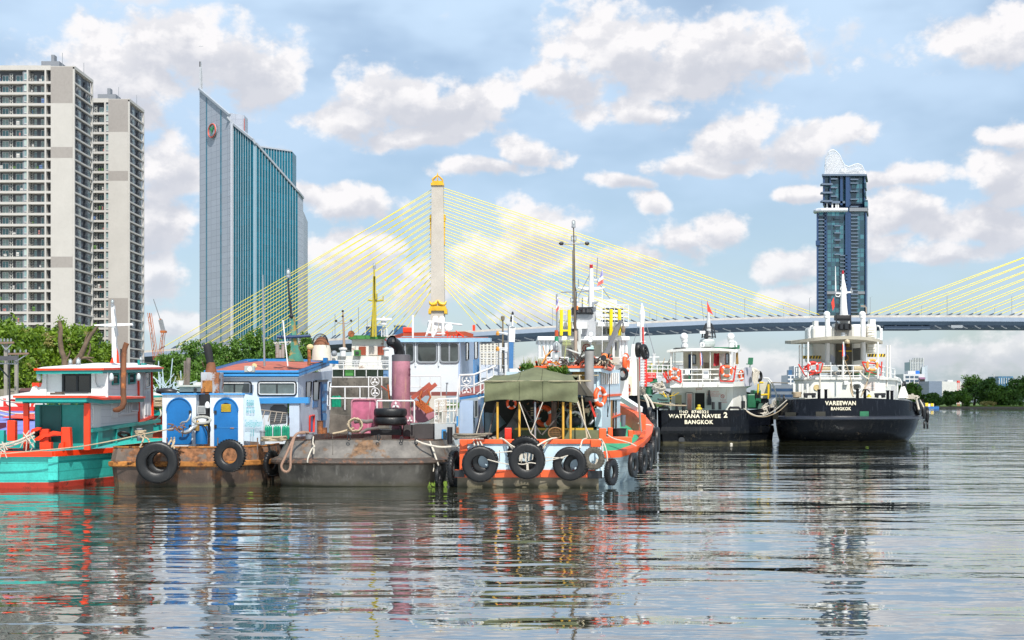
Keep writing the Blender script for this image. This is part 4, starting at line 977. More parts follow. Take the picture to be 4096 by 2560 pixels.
def arc_outline(cx_,w,Ys,L,rd,p=2.6,n=28,bow=5,tilt=0):
    """rounded stern towards the camera; half width w; rd = depth of the rounding"""
    pts=[]
    for i in range(n+1):
        t=-1+2*i/n; t=math.copysign(abs(t) ** .8,t); pts.append((cx_+w*t,Ys+rd*(1-(1-abs(t) ** p) ** (1/p))))
    pts+=[(cx_+w*.98,Ys+L*.5),(cx_+w*.85,Ys+L*.75),(cx_+w*.4,Ys+L*.95),(cx_,Ys+L),(cx_-w*.4,Ys+L*.95),(cx_-w*.85,Ys+L*.75),(cx_-w*.98,Ys+L*.5)]
    return [(x+tilt*(y-Ys),y) for x,y in pts]
def blob_cloth(pts,m,name,label=None,cat=None,root=None,th=(0,.02,0),folds=5,amp=.05,group=None):
    """hanging cloth: quad tl tr br bl with soft folds"""
    tl,tr,br,bl=[Vector(p) for p in pts]; rows=[]
    for j in range(7):
        v=j/6; row=[]
        for i in range(13):
            u=i/12; p=tl.lerp(tr,u).lerp(bl.lerp(br,u),v); p.y+=math.sin(u*folds*6.28+v)*amp*(.3+v); p.z+=math.sin(u*9)*amp*.3; row.append(p)
        rows.append(row)
    return MB().grid(rows,th=th).build(name,m,root,smooth=60,label=label,cat=cat,group=group)
def clutter(root,name,m,Z,Y,boxrect,n,s=(.08,.3),seed=1,kind='bits'):
    rn=random.Random(seed); b=MB(); x0,y0,x1,y1=boxrect
    for _ in range(n):
        p=Z(rn.uniform(x0,x1),rn.uniform(y0,y1),Y+rn.uniform(-.4,.4)); q=p+Vector([rn.uniform(-1,1)*rn.uniform(*s)*2 for _ in range(3)]); b.tube([p,(p+q)/2+Vector((0,0,rn.uniform(-.1,.1))),q],rn.uniform(.02,.05),5)
    return b.build(name,m,root)
# ================================================================ teal and red wooden boat at the left edge
teal=mat('teal_paint',(.045,.45,.39),.4,var=.14,rust=.1,rcol=(.06,.16,.13),rs=3,fine=.3,vs=.9,lines=.42,lcol=(.01,.12,.11),bump=.25,bs=6)
teald=mat('teal_plain',(.014,.29,.26),.4,var=.12,fine=.15)
wplank=mat('white_planks',(.68,.69,.70),.45,var=.05,lines=.34,lcol=(.40,.42,.44),streak=.15)
orangered=mat('orange_red_paint',(.78,.045,.008),.38,var=.12,fine=.1,vs=2)
rustpipe=mat('rusty_pipe',(.16,.06,.025),.75,var=.4,vs=1.2,rust=.6,rcol=(.30,.10,.03),bump=.4)
def boat1():
    Z=Z1; r=thing('wooden_boat','teal and red wooden boat with a white wheelhouse and cross-shaped white mast','boat',(-24,66,0))
    pl=[(-40,59.4),(-21.5,60),(-20.05,65),(-19.6,72),(-20.4,82),(-40,82)]
    hull(r,pl,[(-1,.95,.97),(-.1,.97,.985),(.26,.985,.992),(1.56,1,1),(1.7,1,1)],teal,smooth=0,cap=False)
    hull(r,[(x+(.05 if x > -30 else -.05),y-.03) for x,y in pl],[(-.6,.96,.972),(-.1,.971,.986),(.26,.986,.993),(.28,.98,.99)],mat('boot_red',(.50,.035,.015),.5,rust=.6,rcol=(.12,.04,.02),rs=.8),'boot_stripe',smooth=0,cap=False)
    b=MB()
    for (x0,y0),(x1,y1) in zip(pl[:3],pl[1:4]): b.beam((x0,y0-.06,1.62),(x1,y1-.06,1.62),.22,.26)
    b.build('gunwale',orangered,r,bevel=.02)
    MB().prism([(x,y+.1,1.2) for x,y in pl],(0,0,.08)).build('deck',teald,r)
    MB().beam((-21.5,60.0,.4),(-21.48,59.97,1.5),.45,.12,(0,1,0)).build('corner_post',teal,r)
    Xs=-20.25
    # lower house
    b=MB(); p=Z(264,790,61.6); q=Z(650,1125,61.6); b.box(p,q+Vector((0,.1,0))); b.build('porch_back_wall',teald,r)
    b=MB(); fb(b,Z,61.55,300,800,460,1125,.03); fb(b,Z,61.5,303,800,310,1125,.06); fb(b,Z,61.5,455,790,462,1125,.08); b.build('door',mat('teal_dark',(.008,.10,.095),.5),r)
    for x0,x1 in ((174,212),(632,676)): FB(Z,60.55,x0,780,x1,1135,.22,'post',orangered,r,bevel=.02)
    b=MB(); b.prism([SX(Z,664,760,Xs),SX(Z,1053,735,Xs),SX(Z,1053,940,Xs),SX(Z,664,968,Xs)],(-.08,0,0)); b.build('side_wall',wplank,r)
    MB().prism([SX(Z,664,970,Xs+.02),SX(Z,1160,905,Xs+.02),SX(Z,1160,1010,Xs+.02),SX(Z,664,1130,Xs+.02)],(-.1,0,0)).build('lower_side',teald,r)
    b=MB()
    for a,c in ((740,775),(885,900),(1000,1010)): b.prism([SX(Z,a,966-(a-740)*.12,Xs+.1),SX(Z,c,962-(c-740)*.12,Xs+.1),SX(Z,c,1090-(c-740)*.2,Xs+.1),SX(Z,a,1115-(a-740)*.2,Xs+.1)],(-.08,0,0))
    b.prism([SX(Z,700,975,Xs+.12),SX(Z,1215,900,Xs+.12),SX(Z,1215,925,Xs+.12),SX(Z,700,1000,Xs+.12)],(-.1,0,0)); b.build('bulwark_rail',teald,r)
    MB().prism([SX(Z,708,796,Xs+.04),SX(Z,762,796,Xs+.04),SX(Z,762,962,Xs+.04),SX(Z,708,966,Xs+.04)],(-.04,0,0)).build('side_hatch',white,r)
    MB().prism([SX(Z,850,780,Xs+.04),SX(Z,895,780,Xs+.04),SX(Z,895,890,Xs+.04),SX(Z,850,893,Xs+.04)],(-.04,0,0)).build('side_hatch',white,r)
    b=MB()
    for k in range(6): a=905+k*14; b.prism([SX(Z,a,775,Xs+.05),SX(Z,a+7,775,Xs+.05),SX(Z,a+7,858,Xs+.05),SX(Z,a,860,Xs+.05)],(-.03,0,0))
    b.prism([SX(Z,900,862,Xs+.06),SX(Z,1042,842,Xs+.06),SX(Z,1042,856,Xs+.06),SX(Z,900,878,Xs+.06)],(-.05,0,0)); b.build('louvre',white,r)
    window(r,[SX(Z,990,768,Xs),SX(Z,1038,766,Xs),SX(Z,1038,838,Xs),SX(Z,990,840,Xs)],white,mat('dusty_pane',(.3,.3,.32),.3),out=(1,0,0),r=.05)
    # lower roof with red edge over teal fascia
    zt=Z(400,728,60.3).z
    rp=lambda o,z: [(-26,60.0-o,z),(Z(128,0,60.2).x-o,60.0-o,z),(Xs+.3+o,60.0-o,z),(Xs+.42+o,62,z-.1),(Xs+.3+o,69.4,z-.0),(-26,69.4,z)][1:5]+[(Z(128,0,60.2).x-o,69.4,z)]
    MB().ring([rp(0,zt-.26),rp(0,zt-.07)]).build('roof_fascia',teald,r); MB().ring([rp(.08,zt-.068),rp(.08,zt+.03)]).build('roof_edge',orangered,r); MB().ring([rp(-.04,zt+.033),rp(-.06,zt+.05)]).build('porch_roof_top',mat('roof_grey_paint',(.45,.47,.46),.7),r)
    FB(Z,60.7,170,760,664,782,.15,'roof_beam',teald,r)
    # upper wheelhouse
    Yf=62.6; Xu=SX(Z,812,600,Xs).x
    FB(Z,Yf,318,548,470,735,.08,'front_wall',mat('white_vertical',(.70,.70,.70),.45,var=.05),r); FB(Z,Yf,690,548,815,735,.08,'front_wall',mat('white_vertical',(.7,.7,.7)),r)
    FB(Z,Yf+.01,470,700,690,735,.08,'front_wall',white,r)
    o=FB(Z,Yf-.04,468,558,690,572,.12,'window',darkm,r); fb(MB(),Z,Yf-.04,468,572,484,702,.12).box(Z(676,572,Yf-.04),Z(690,702,Yf+.08)).box(Z(484,688,Yf-.04),Z(676,702,Yf+.08)).box(Z(575,572,Yf-.03),Z(592,688,Yf+.05)).build('frame',darkm,o)
    FB(Z,Yf+.05,484,572,676,688,.02,'pane',glassd,o); FB(Z,Yf+1.2,620,572,632,690,.05,'interior_post',white,r)
    b=MB(); b.prism([SX(Z,812,548,Xs),SX(Z,1040,540,Xs),SX(Z,1040,722,Xs),SX(Z,812,735,Xs)],(-.08,0,0)); b.build('side_wall',wplank,r)
    window(r,[SX(Z,846,563,Xs),SX(Z,892,561,Xs),SX(Z,892,636,Xs),SX(Z,846,638,Xs)],teald,out=(1,0,0),r=.04,fr=.05); window(r,[SX(Z,970,556,Xs),SX(Z,1016,554,Xs),SX(Z,1016,628,Xs),SX(Z,970,631,Xs)],teald,out=(1,0,0),r=.04,fr=.05)
    MB().prism([SX(Z,1040,540,Xs-.02),SX(Z,1152,520,Xs-.02),SX(Z,1160,880,Xs-.02),SX(Z,1046,925,Xs-.02)],(-.08,0,0)).build('aft_side_wall',white,r)
    MB().beam(SX(Z,1044,560,Xs+.03),SX(Z,1050,925,Xs+.03),.13).beam(SX(Z,1146,540,Xs+.03),SX(Z,1155,885,Xs+.03),.11).beam(SX(Z,1050,920,Xs+.03),SX(Z,1155,880,Xs+.03),.14).beam(SX(Z,1050,545,Xs+.03),SX(Z,1150,522,Xs+.03),.08).build('red_trim',orangered,r)
    d=MB().prism([SX(Z,1090,540,Xs+.03),SX(Z,1136,528,Xs+.03),SX(Z,1142,870,Xs+.03),SX(Z,1094,895,Xs+.03)],(-.04,0,0)).build('door',white,r)
    b=MB()
    for y0,y1 in ((690,770),(785,870)):
        for x0 in (1100,1120): b.prism([SX(Z,x0,y0,Xs+.06),SX(Z,x0+13,y0-3,Xs+.06),SX(Z,x0+13,y1-3,Xs+.06),SX(Z,x0,y1,Xs+.06)],(-.03,0,0))
    b.build('panel',mat('door_panel',(.55,.57,.60),.5),d); window(d,[SX(Z,1098,556,Xs+.04),SX(Z,1130,546,Xs+.04),SX(Z,1130,655,Xs+.04),SX(Z,1098,668,Xs+.04)],white,out=(1,0,0),r=.05)
    # scrolled side wings on the front corners
    for x0,s in ((225,1),(815,-1)):
        q=[(x0,735),(x0+s*4,690),(x0+s*18,658),(x0+s*48,648),(x0+s*62,662),(x0+s*84,655),(x0+s*96,620),(x0+s*100,560),(x0+s*86,548),(x0+s*125,548),(x0+s*125,735)]
        MB().prism([Z(a,c,Yf-.12) for a,c in q],(0,.08,0)).build('scroll_bracket',white,r)
    # roof
    zr=Z(600,527,61.9).z; xl,xr=Z(272,0,61.9).x,Xs+.45
    def rp2(o,z,s=.35): return [(xl-o,61.9-o,z),(SX(Z,950,500,xr).x+o,61.9-o,z+.02),(xr+o,66,z+.05+s*.3),(SX(Z,1200,480,xr).x+o,72.5,z+s),(xl-o,72.5,z+s)]
    MB().ring([rp2(0,zr-.2),rp2(0,zr-.04)]).build('roof_fascia',teald,r); MB().ring([rp2(.08,zr-.038),rp2(.08,zr+.06)]).build('roof_edge',orangered,r)
    MB().ring([rp2(-.02,zr+.062),rp2(-.25,zr+.14),rp2(-1.6,zr+.3)]).build('roof_top',white,r)
    # mast
    Ym=66; b=MB(); b.ring([[Z(x0,y,Ym)+Vector((0,0,0)),Z(x1,y,Ym),Z(x1,y,Ym)+Vector((0,.18,0)),Z(x0,y,Ym)+Vector((0,.18,0))] for x0,x1,y in ((846,886,475),(844,872,180),(838,862,40))]); b.build('mast',white,r)
    MB().prism([Z(710,186,Ym-.05),Z(845,176,Ym-.05),Z(1000,176,Ym-.05),Z(1003,190,Ym-.05),Z(872,198,Ym-.05),Z(840,200,Ym-.05),Z(712,194,Ym-.05)],(0,.12,0)).build('crossarm',white,r)
    MB().tube([Z(1000,172,Ym),Z(1003,198,Ym)],.05,6).build('arm_lamp',steel,r); lamp_cage(r,Z(850,42,Ym),.9,'masthead_lamp')
    MB().prism([Z(830,476,Ym-.04),Z(850,430,Ym-.04),Z(858,476,Ym-.04)],(0,.25,0)).prism([Z(880,476,Ym-.04),Z(882,360,Ym-.04),Z(910,476,Ym-.04)],(0,.25,0)).build('mast_step',orangered,r)
    MB().tube([Z(862,70,Ym),Z(878,150,Ym-.1),Z(884,250,Ym-.1),Z(880,330,Ym-.1),Z(900,400,Ym-.1),Z(905,470,Ym-.1)],.03,6).tube([Z(874,210,Ym),Z(884,270,Ym)],.09,8).build('mast_cable',steel,r)
    for x,y,Yd,s in ((592,505,63,1.2),(532,500,64,1.0)): lamp_cage(r,Z(x,y,Yd),s)
    o=lamp_cage(r,Z(1066,480,66),1.0); FB(Z,65.9,1040,452,1056,490,.3,'lamp_bracket',teald,r); FB(Z,65.9,1066,478,1098,490,.3,'lamp_bracket',teald,r)
    for x in (294,842,1048): 
        b=MB(); c=Z(x,580,62.2 if x < 900 else 66); b.lathe(c+Vector((0,0,-.22)),[(.02,0),(.1,.05),(.12,.15),(.1,.3),(.05,.4)],8); b.build('side_lamp',mat('lamp_glass',(.5,.55,.55),.1),r,smooth=50)
    # exhaust
    b=MB(); Ye=61.0; b.tube([Z(868,832,Ye+.4),Z(895,828,Ye),Z(925,808,Ye),Z(936,770,Ye),Z(933,700,Ye),Z(935,560,Ye),Z(937,420,Ye),Z(940,375,Ye),Z(950,345,Ye),Z(958,325,Ye)],[.11,.13,.135,.14,.125,.125,.12,.12,.125,.13],12); b.build('exhaust_pipe',rustpipe,r,smooth=60)
    MB().tube([Z(917,720,Ye+.15),Z(916,370,Ye+.15)],.05,8).build('exhaust_bracket',black,r)
    # winch on deck: two red bitts, curved horns
    for q,Yb in (([(52,1065),(52,915),(62,910),(105,910),(112,918),(112,1065)],60.6),([(300,1128),(298,975),(365,975),(368,1128)],60.9),([(462,1118),(462,962),(525,962),(534,1118)],60.6)):
        MB().prism([Z(a,c,Yb) for a,c in q],(0,.35,0)).build('bitt',orangered,r,bevel=.02)
    b=MB(); b.prism([Z(a,c,60.75) for a,c in ((225,1010),(240,975),(280,962),(312,965),(290,985),(258,995),(245,1015))],(0,.15,0)).prism([Z(a,c,60.75) for a,c in ((250,1055),(290,1030),(330,1010),(460,1005),(462,1025),(340,1035),(300,1062),(262,1062))],(0,.15,0)); b.prism([Z(a,c,60.5) for a,c in ((372,1000),(400,990),(460,998),(460,1010),(380,1015))],(0,.1,0)); b.build('winch_arm',orangered,r)
    FB(Z,60.4,300,1075,385,1130,.3,'bitt_step',orangered,r); MB().prism([Z(438,1130,60.4),Z(448,1085,60.4),Z(480,1075,60.4),Z(480,1130,60.4)],(0,.3,0)).build('bitt_step',orangered,r)
    MB().ball(Z(275,1005,61.2),.18,10).build('winch_drum',black,r); FB(Z,60.5,-20,985,28,1140,.3,'teal_bitt',teald,r,bevel=.02)
    # post with net frame at the left
    MB().tube([Z(75,912,60.7),Z(70,480,60.7)],.045,8).tube([Z(70,590,60.7),Z(-40,470,60.7)],.035,6).build('awning_pole',darkm,r)
    blob_cloth([Z(-90,418,60.2),Z(132,425,60.2),Z(132,458,60.2),Z(-90,455,60.2)],mat('grey_canvas',(.07,.07,.08),.9),'awning_canvas',root=r,folds=7,amp=.04)
    b=MB(); b.tube([Z(-60,478,60.5),Z(135,484,60.5)],.03,5)
    for k in range(9): b.tube([Z(-20+18*k,460,60.4),Z(-22+18*k,480,60.5)],.018,4)
    b.build('awning_frame',steel,r)
    o=b=MB().box(Z(378,716,61.2),Z(490,700,61.6)).box(Z(415,700,61.3),Z(488,694,61.6)).build('driftwood_boards',mat('old_wood',(.12,.09,.07),.9,var=.4,vs=3),r)
    pass
boat1()
rope([Z1(-20,1100,60.0),Z1(120,1070,60.0),Z1(200,1035,60.2),Z1(262,1000,60.4)],.05,'upper strand of the pale mooring rope tied to the red winch of the teal boat',ropew)
rope([Z1(-20,1120,59.9),Z1(60,1110,59.9),Z1(160,1075,60.1),Z1(262,1030,60.4)],.045,'lower strand of the mooring rope tied to the red winch of the teal boat',ropew)
rope([Z1(-20,1165,59.3),Z1(300,1138,59.3),Z1(600,1108,59.5),Z1(860,1062,59.8),Z2(330,985,60),Z2(590,935,60.2)],.028,'long thin tan rope across the teal hull to the knot on the blue door',ropem)
rn=random.Random(4)
for c,n,l in ((Z1(215,1050,60.2),8,'frayed bundle of rope ends knotted at the red winch'),(Z1(30,1110,59.8),8,'frayed bundle of rope ends at the teal bitt on the left edge')):
    b=MB()
    for k in range(n): a=c+Vector((rn.uniform(-.3,.3),rn.uniform(-.1,.1),rn.uniform(-.3,.25))); b.tube([a,a+Vector((rn.uniform(-.3,.3),0,rn.uniform(-.4,.4))),a+Vector((rn.uniform(-.2,.2),0,rn.uniform(-.5,.1)))],.026,5)
    b.build('rope_knot',ropew,label=l,cat='rope')
# ---------------- red and lilac boat behind it
def boat0():
    r=thing('cargo_boat','red wooden boat with a long lilac-blue deck, mostly hidden behind the teal boat','boat',(-32,78,0)); Z=Z1
    lil=mat('lilac_blue_deck',(.16,.20,.52),.6,var=.25,lines=.5,vs=.8)
    MB().prism([Z(-150,1010,70),Z(300,1010,70),Z(300,838,82),Z(-150,838,82)],(0,0,-.2)).build('deck',lil,r)
    MB().prism([Z(-150,1025,69.5),Z(320,1010,69.5),Z(320,1120,69.5),Z(-150,1120,69.5)],(0,.3,0)).build('hull',teald,r)
    MB().prism([Z(20,890,76.5),Z(120,870,78),Z(262,858,79),Z(262,902,76)],(0,0,.04)).build('deck_stripe',orangered,r)
    FB(Z,82,-150,806,262,838,1,'coaming',mat('red_plain',(.62,.03,.02),.5),r); FB(Z,83,-150,745,262,803,.5,'red_bulwark',mat('red_plain',(.62,.03,.02)),r)
    MB().prism([Z(-150,750,84),Z(-60,740,84),Z(240,690,84),Z(262,700,84),Z(262,725,84),Z(-60,765,84),Z(-150,765,84)],(0,.5,0)).build('white_bulwark',white,r)
    text3(r,'lettering','นภารวส',plane_place(Z(35,793,82.9),(1,0,.05),(0,0,1),(0,0,0)),white,(5.6,1.25),.02)
    FB(Z,71,30,1030,170,1065,1.5,'red_hatch',mat('red_plain',(.62,.03,.02)),r); MB().box(Z(-150,930,71.5),Z(48,1010,73)).build('maroon_box',mat('maroon',(.20,.02,.03),.6),r)
    FB(Z,71.2,60,1060,260,1090,1.5,'blue_hatch',mat('hatch_blue',(.01,.06,.25),.5),r); MB().beam(Z(60,1128,70.5),Z(262,1095,70.5),.12).build('tiller_rail',mat('red_plain',(.62,.03,.02)),r)
    FB(Z,80.5,242,625,294,655,.5,'stem_post',orangered,r)
    for y,s in ((765,'upper'),(850,'middle'),(880,'lower')): rope([Z(-100,y-40,79),Z(100,y+8,78),Z(262,y+8,78)],.05,'',ropew,root=r,name='deck_rope')
boat0()
for lab,q,m in (('olive tarpaulin shed roof on the bank behind the red boat',[(0,675),(160,665),(120,715),(0,725)],mat('olive_roof',(.17,.15,.11),.9)),('dark maroon shed roof on the bank behind the white bulwark',[(160,668),(240,663),(240,690),(120,708)],mat('maroon_roof',(.10,.04,.04),.8))):
    r=thing('shed',lab,'shed',vz(Z1(q[0][0]+60,700,119),1)); MB().prism([Z1(a,c,119-(c-660)*.05) for a,c in q],(0,3,.0)).build('roof',m,r)
    MB().box(vz(Z1(q[0][0]+5,0,119.6),1),Z1(q[1][0]-5,690,121)).build('wall',earth,r)
# ================================================================ rusty tug with blue doors
rusty=mat('rusty_hull',(.13,.10,.08),.75,var=.35,vs=1.2,rust=.85,rcol=(.20,.085,.035),rs=.9,streak=.9,scol=(.06,.03,.02),bump=.5,bs=9)
rusto=mat('orange_rust',(.38,.15,.03),.8,var=.4,vs=2.5,rust=.6,rcol=(.10,.035,.012),rs=2,bump=.6,bs=10)
rustd=mat('shaded_rusty_hull',(.06,.04,.03),.6,var=.45,vs=.8,rust=.7,rcol=(.13,.055,.022),rs=.7,streak=.9,scol=(.24,.18,.12),bump=.4,wl=.35)  # rusty lower hull; shade under the strake is put into its base colour
skyb=mat('light_blue_paint',(.04,.25,.56),.4,var=.1,rust=.12,rs=1.8,fine=.15)
deepb=mat('deep_blue_paint',(.005,.13,.37),.38,var=.15,vs=1.0,fine=.12)
palew=mat('blue_white_paint',(.62,.68,.74),.42,var=.05,rust=.10,streak=.55,scol=(.35,.22,.12),rs=2.2)
def boat2():
    Z=Z2; r=thing('tug','rusty tug with two blue arched doors, a black exhaust stack and a light blue roof','tugboat',(-15.5,68,0))
    pl=[(-19.25,84),(-19.3,63),(-19.3,61.25),(-19.0,61),(-14.1,60.9),(-12,63.3),(-11.95,66),(-11.95,84)][::-1]
    hull(r,pl,[(-1,.93,.985),(0,.94,.988),(.95,.965,.994)],rustd,smooth=0,cap=False)
    hull(r,pl,[(.95,.985,.995),(1.0,1.0,1.0),(1.18,1.005,1.001),(1.22,.985,.995)],rusto,'rubbing_strake',smooth=0,cap=False)
    hull(r,pl,[(1.2,.984,.994),(1.88,.962,.985),(1.89,.94,.98)],rusty,'bulwark',smooth=0,cap=False)
    hull(r,pl,[(1.87,.968,.987),(1.93,.968,.987),(1.93,.945,.98)],rusto,'bulwark_cap',smooth=0,cap=False)
    hull(r,pl,[(1.1,.95,.98),(1.15,.95,.98)],rusty,'deck',smooth=0)
    b=MB()
    for x,y in ((540,1320),(950,1330),(1270,1330)): b.tube([Z(x,1010,60.95),Z(x,1170,60.8)],.03,5)
    b.build('bulwark_seams',rusty,r)
    Yd=63.0
    # two deck boxes with arched doors
    for (x0,x1,d0,d1,ya,yb) in ((503,775,538,738,650,1003),(888,1158,920,1113,655,1025)):
        FB(Z,Yd,x0,ya,x1,yb+90,1.6,'deck_box',palew,r)
        c=(d0+d1)/2; w=(d1-d0)/2; top=690
        q=[Z(c-w*math.cos(t*math.pi/14),795-105*math.sin(t*math.pi/14),Yd-.04) for t in range(15)]+[Z(d1,yb+60,Yd-.04),Z(d0,yb+60,Yd-.04)]
        d=MB().prism(q,(0,.038,0)).build('arched_door',deepb,r)
        MB().tube([p+Vector((0,-.02,0)) for p in q[:15]],.035,6).build('door_frame',deepb,d)
        sgn=d1-12 if x0 < 600 else d0+10
        for yy in (805,920): MB().box(Z(sgn-10,yy-15,Yd-.1),Z(sgn+12,yy+12,Yd-.03)).build('hinge',darkm,d)
        MB().beam(Z(d0+2,925,Yd-.05),Z(d1-2,928,Yd-.05),.02).build('door_seam',skyb,d)
        b=MB(); b.ring([[Z(x0-8,y,Yd-.12),Z(x1+8,y,Yd-.12),Z(x1+8,y,Yd-.12)+Vector((0,1.9,0)),Z(x0-8,y,Yd-.12)+Vector((0,1.9,0))] for y in (663,650)]); b.build('box_roof',skyb,r)
    # grille in second door
    g=[Z(1016-40*math.cos(t*math.pi/8),762-34*math.sin(t*math.pi/8),Yd-.06) for t in range(9)]+[Z(1058,800,Yd-.06),Z(975,802,Yd-.06)]
    o=MB().prism(g,(0,.02,0)).build('grille',darkm,r); b=MB()
    for k in range(7): b.beam(Z(978,742+9*k,Yd-.08),Z(1055,742+9*k,Yd-.08),.025)
    b.build('grille_slats',yellow,o)
    MB().box(Z(1050,928,Yd-.07),Z(1080,936,Yd-.03)).build('door_handle',rusto,r)
    # side plate with the registration number and Thai name
    sp=[Z(1160,655,Yd-.05),Z(1280,680,Yd+.5),Z(1320,920,Yd+.7),Z(1290,1045,Yd+.6),Z(1160,1035,Yd-.05)]
    MB().prism(sp,(0,.05,0)).build('side_plate',mat('pale_blue_plate',(.50,.60,.68),.45,var=.05,streak=.3),r)
    u=(Z(1280,800,Yd+.5)-Z(1160,800,Yd-.05)); u.z=0; tb=mat('teal_lettering',(.10,.38,.42),.5)
    for s,x,y,sz in (('5600',1216,728,(.40,.29)),('01215',1218,787,(.46,.27)),('โชคหิรัญพัฒนา',1242,897,(.92,.42)),('11',1232,970,(.16,.36))):
        text3(r,'lettering',s,plane_place(Z(x,y,Yd+.2),u,(0,0,1),(0,-.12,0)),tb,sz,.012)
    # hatch items between boxes
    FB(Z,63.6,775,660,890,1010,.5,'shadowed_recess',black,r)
    b=MB(); fb(b,Z,62.8,782,752,850,818,.08); b.build('junction_box',mat('grey_box',(.35,.36,.36),.5),r); FB(Z,62.78,790,762,842,808,.015,'junction_lid',mat('grey_lid',(.22,.23,.23),.4),r)
    MB().lathe(Z(866,768,62.8),[(.04,.3),(.1,.22),(.13,.08),(.12,0),(.03,-.03)][::-1],12).build('white_horn',white,r,smooth=50)
    c=Z(820,868,62.6); MB().tube([c+Vector((math.cos(t*.2618)*.42,math.sin(t*.2618)*.12,math.sin(t*.2618)*.16)) for t in range(24)],.07,7,True).build('rope_wreath',mat('grey_rope',(.33,.33,.30),.9,var=.4,vs=20),r,smooth=50)
    MB().box(Z(785,850,62.7),Z(862,888,62.9)).build('white_basin',white,r)
    b=MB(); b.tube([Z(660,965,62.3),Z(690,968,62.2),Z(720,955,62.2),Z(745,930,62.3),Z(780,918,62.5)],[.08,.1,.11,.11,.11],10); b.tube([Z(650,900,62.4),Z(665,885,62.3),Z(700,880,62.3),Z(720,855,62.3),Z(730,820,62.4)],.05,8); b.build('silver_pipe',mat('silver_pipe',(.5,.5,.48),.3,.7),r,smooth=60)
    FB(Z,62.6,742,922,800,934,.1,'yellow_bracket',yellow,r); FB(Z,62.7,835,908,866,952,.1,'yellow_bracket',yellow,r)
    MB().lathe(Z(786,945,62.5),[(.16,-.05),(.17,.15),(.06,.22),(.05,.34),(.09,.36),(.03,.46)],10).build('valve',mat('brass',(.30,.18,.05),.4,.5),r,smooth=40)
    MB().lathe(Z(820,1060,62.7),[(.3,0),(.3,.85),(.27,.88)],16).build('blue_drum',deepb,r,smooth=40)
    MB().tube([Z(820,905,62.4),Z(850,925,62.3),Z(868,960,62.3),Z(875,1010,62.3)],.04,6).build('hose',black,r)
    # exhaust on rusty box
    o=FB(Z,64.5,812,482,958,660,1.1,'stack_box',mat('stack_box_paint',(.35,.36,.38),.6,rust=.75,rcol=(.22,.08,.03),rs=1.6,streak=.8,scol=(.3,.12,.04)),r,bevel=.03)
    FB(Z,64.45,825,548,905,640,.04,'rust_panel',rusto,r)
    b=MB(); b.tube([Z(895,482,65),Z(893,430,65),Z(884,380,65),Z(872,310,65),Z(862,268,65),Z(857,256,65)],[.22,.19,.19,.21,.2,.15],14); b.build('exhaust_stack',mat('soot_black',(.012,.012,.013),.8),r,smooth=60); MB().lathe(Z(895,482,65),[(.3,0),(.26,.15),(.2,.5)],14).build('stack_base',rustpipe,r,smooth=50)
    # wheelhouse: front wall, side wall with door
    Yw=66.5; Xw=P(340,0,Yw).x     # right corner of the house
    # in Z3 pixels the corner is at 250, wall 560-1040
    Xw=Z3(252,600,Yw).x
    FB(Z,Yw,900,520,960,1060,.1,'front_wall',palew,r); b=MB(); p=Z(960,520,Yw); q=Vector((Xw,Yw,0)); b.box(p,Vector((Xw,Yw+.1,Z(0,700,Yw).z))); b.build('front_wall',palew,r)
    for q in ((950,562,1220,660,1),(1275,560,1582,668,1)): window(r,[Z(q[0],q[1],Yw),Z(q[2],q[1],Yw),Z(q[2],q[3],Yw),Z(q[0],q[3],Yw)],darkm,mat('wheelhouse_glass',(.10,.13,.13),.06,var=.5,vs=1.2,spec=.9),mull=1,r=.2); 
    for q in ((950,562,1220,660),(1275,560,1582,668)): MB().tube([p+Vector((0,-.06,0)) for p in rrect([Z(q[0]+9,q[1]+8,Yw),Z(q[2]-9,q[1]+8,Yw),Z(q[2]-9,q[3]-8,Yw),Z(q[0]+9,q[3]-8,Yw)],.15)],.028,5,True).build('window_trim',white,r)
    b=MB(); b.prism([Z(1250,690,Yw-.5),Z3(325,780,Yw-.5),Z3(328,823,Yw-.5),Z(1255,735,Yw-.5)],(0,.55,0)); b.build('blue_ledge',skyb,r)
    FB(Z,Yw-.02,1280,730,1510,1060,.1,'lower_front_wall',palew,r)
    o=MB().prism([Z(a,c,Yw-.06) for a,c in ((1370,900),(1372,770),(1400,745),(1480,745),(1510,770),(1500,890))],(0,.03,0)).build('louvre',mat('louvre_dark',(.10,.10,.10),.6),r); b=MB()
    for k in range(8): b.beam(Z(1376,762+16*k,Yw-.08),Z(1504,762+16*k,Yw-.08),.05,.03)
    b.build('louvre_slats',steel,o)
    b=MB(); b.tube([Z(1285,785,64.5),Z(1505,812,64.5)],.035,6)
    for k in range(4): b.tube([Z(1330+48*k,792+5*k,64.5),Z(1305+50*k,872+6*k,64.3)],.03,6)
    b.build('leaning_ladder',mat('worn_pipe',(.28,.24,.2),.6,.3),r)
    S3=lambda x,y: SX(Z3,x,y,Xw)
    b=MB(); b.prism([S3(252,618),S3(497,590),S3(470,1060),S3(190+65,1060)],(-.1,0,0)); b.build('side_wall',mat('shaded_blue_white',(.46,.54,.64),.45,var=.08,streak=.5,scol=(.3,.2,.15)),r)  # bluish shade of the side wall is put into its paint colour
    MB().prism([Z3(190,825,Yw-.4),Z3(262,800,Yw-.4),Z3(262,1060,Yw-.4),Z3(190,1060,Yw-.4)],(0,.4,0)).build('corner_plate',mat('shaded_blue_white',(.4,.5,.62)),r)  # takes the shaded side colour for its bluish shading
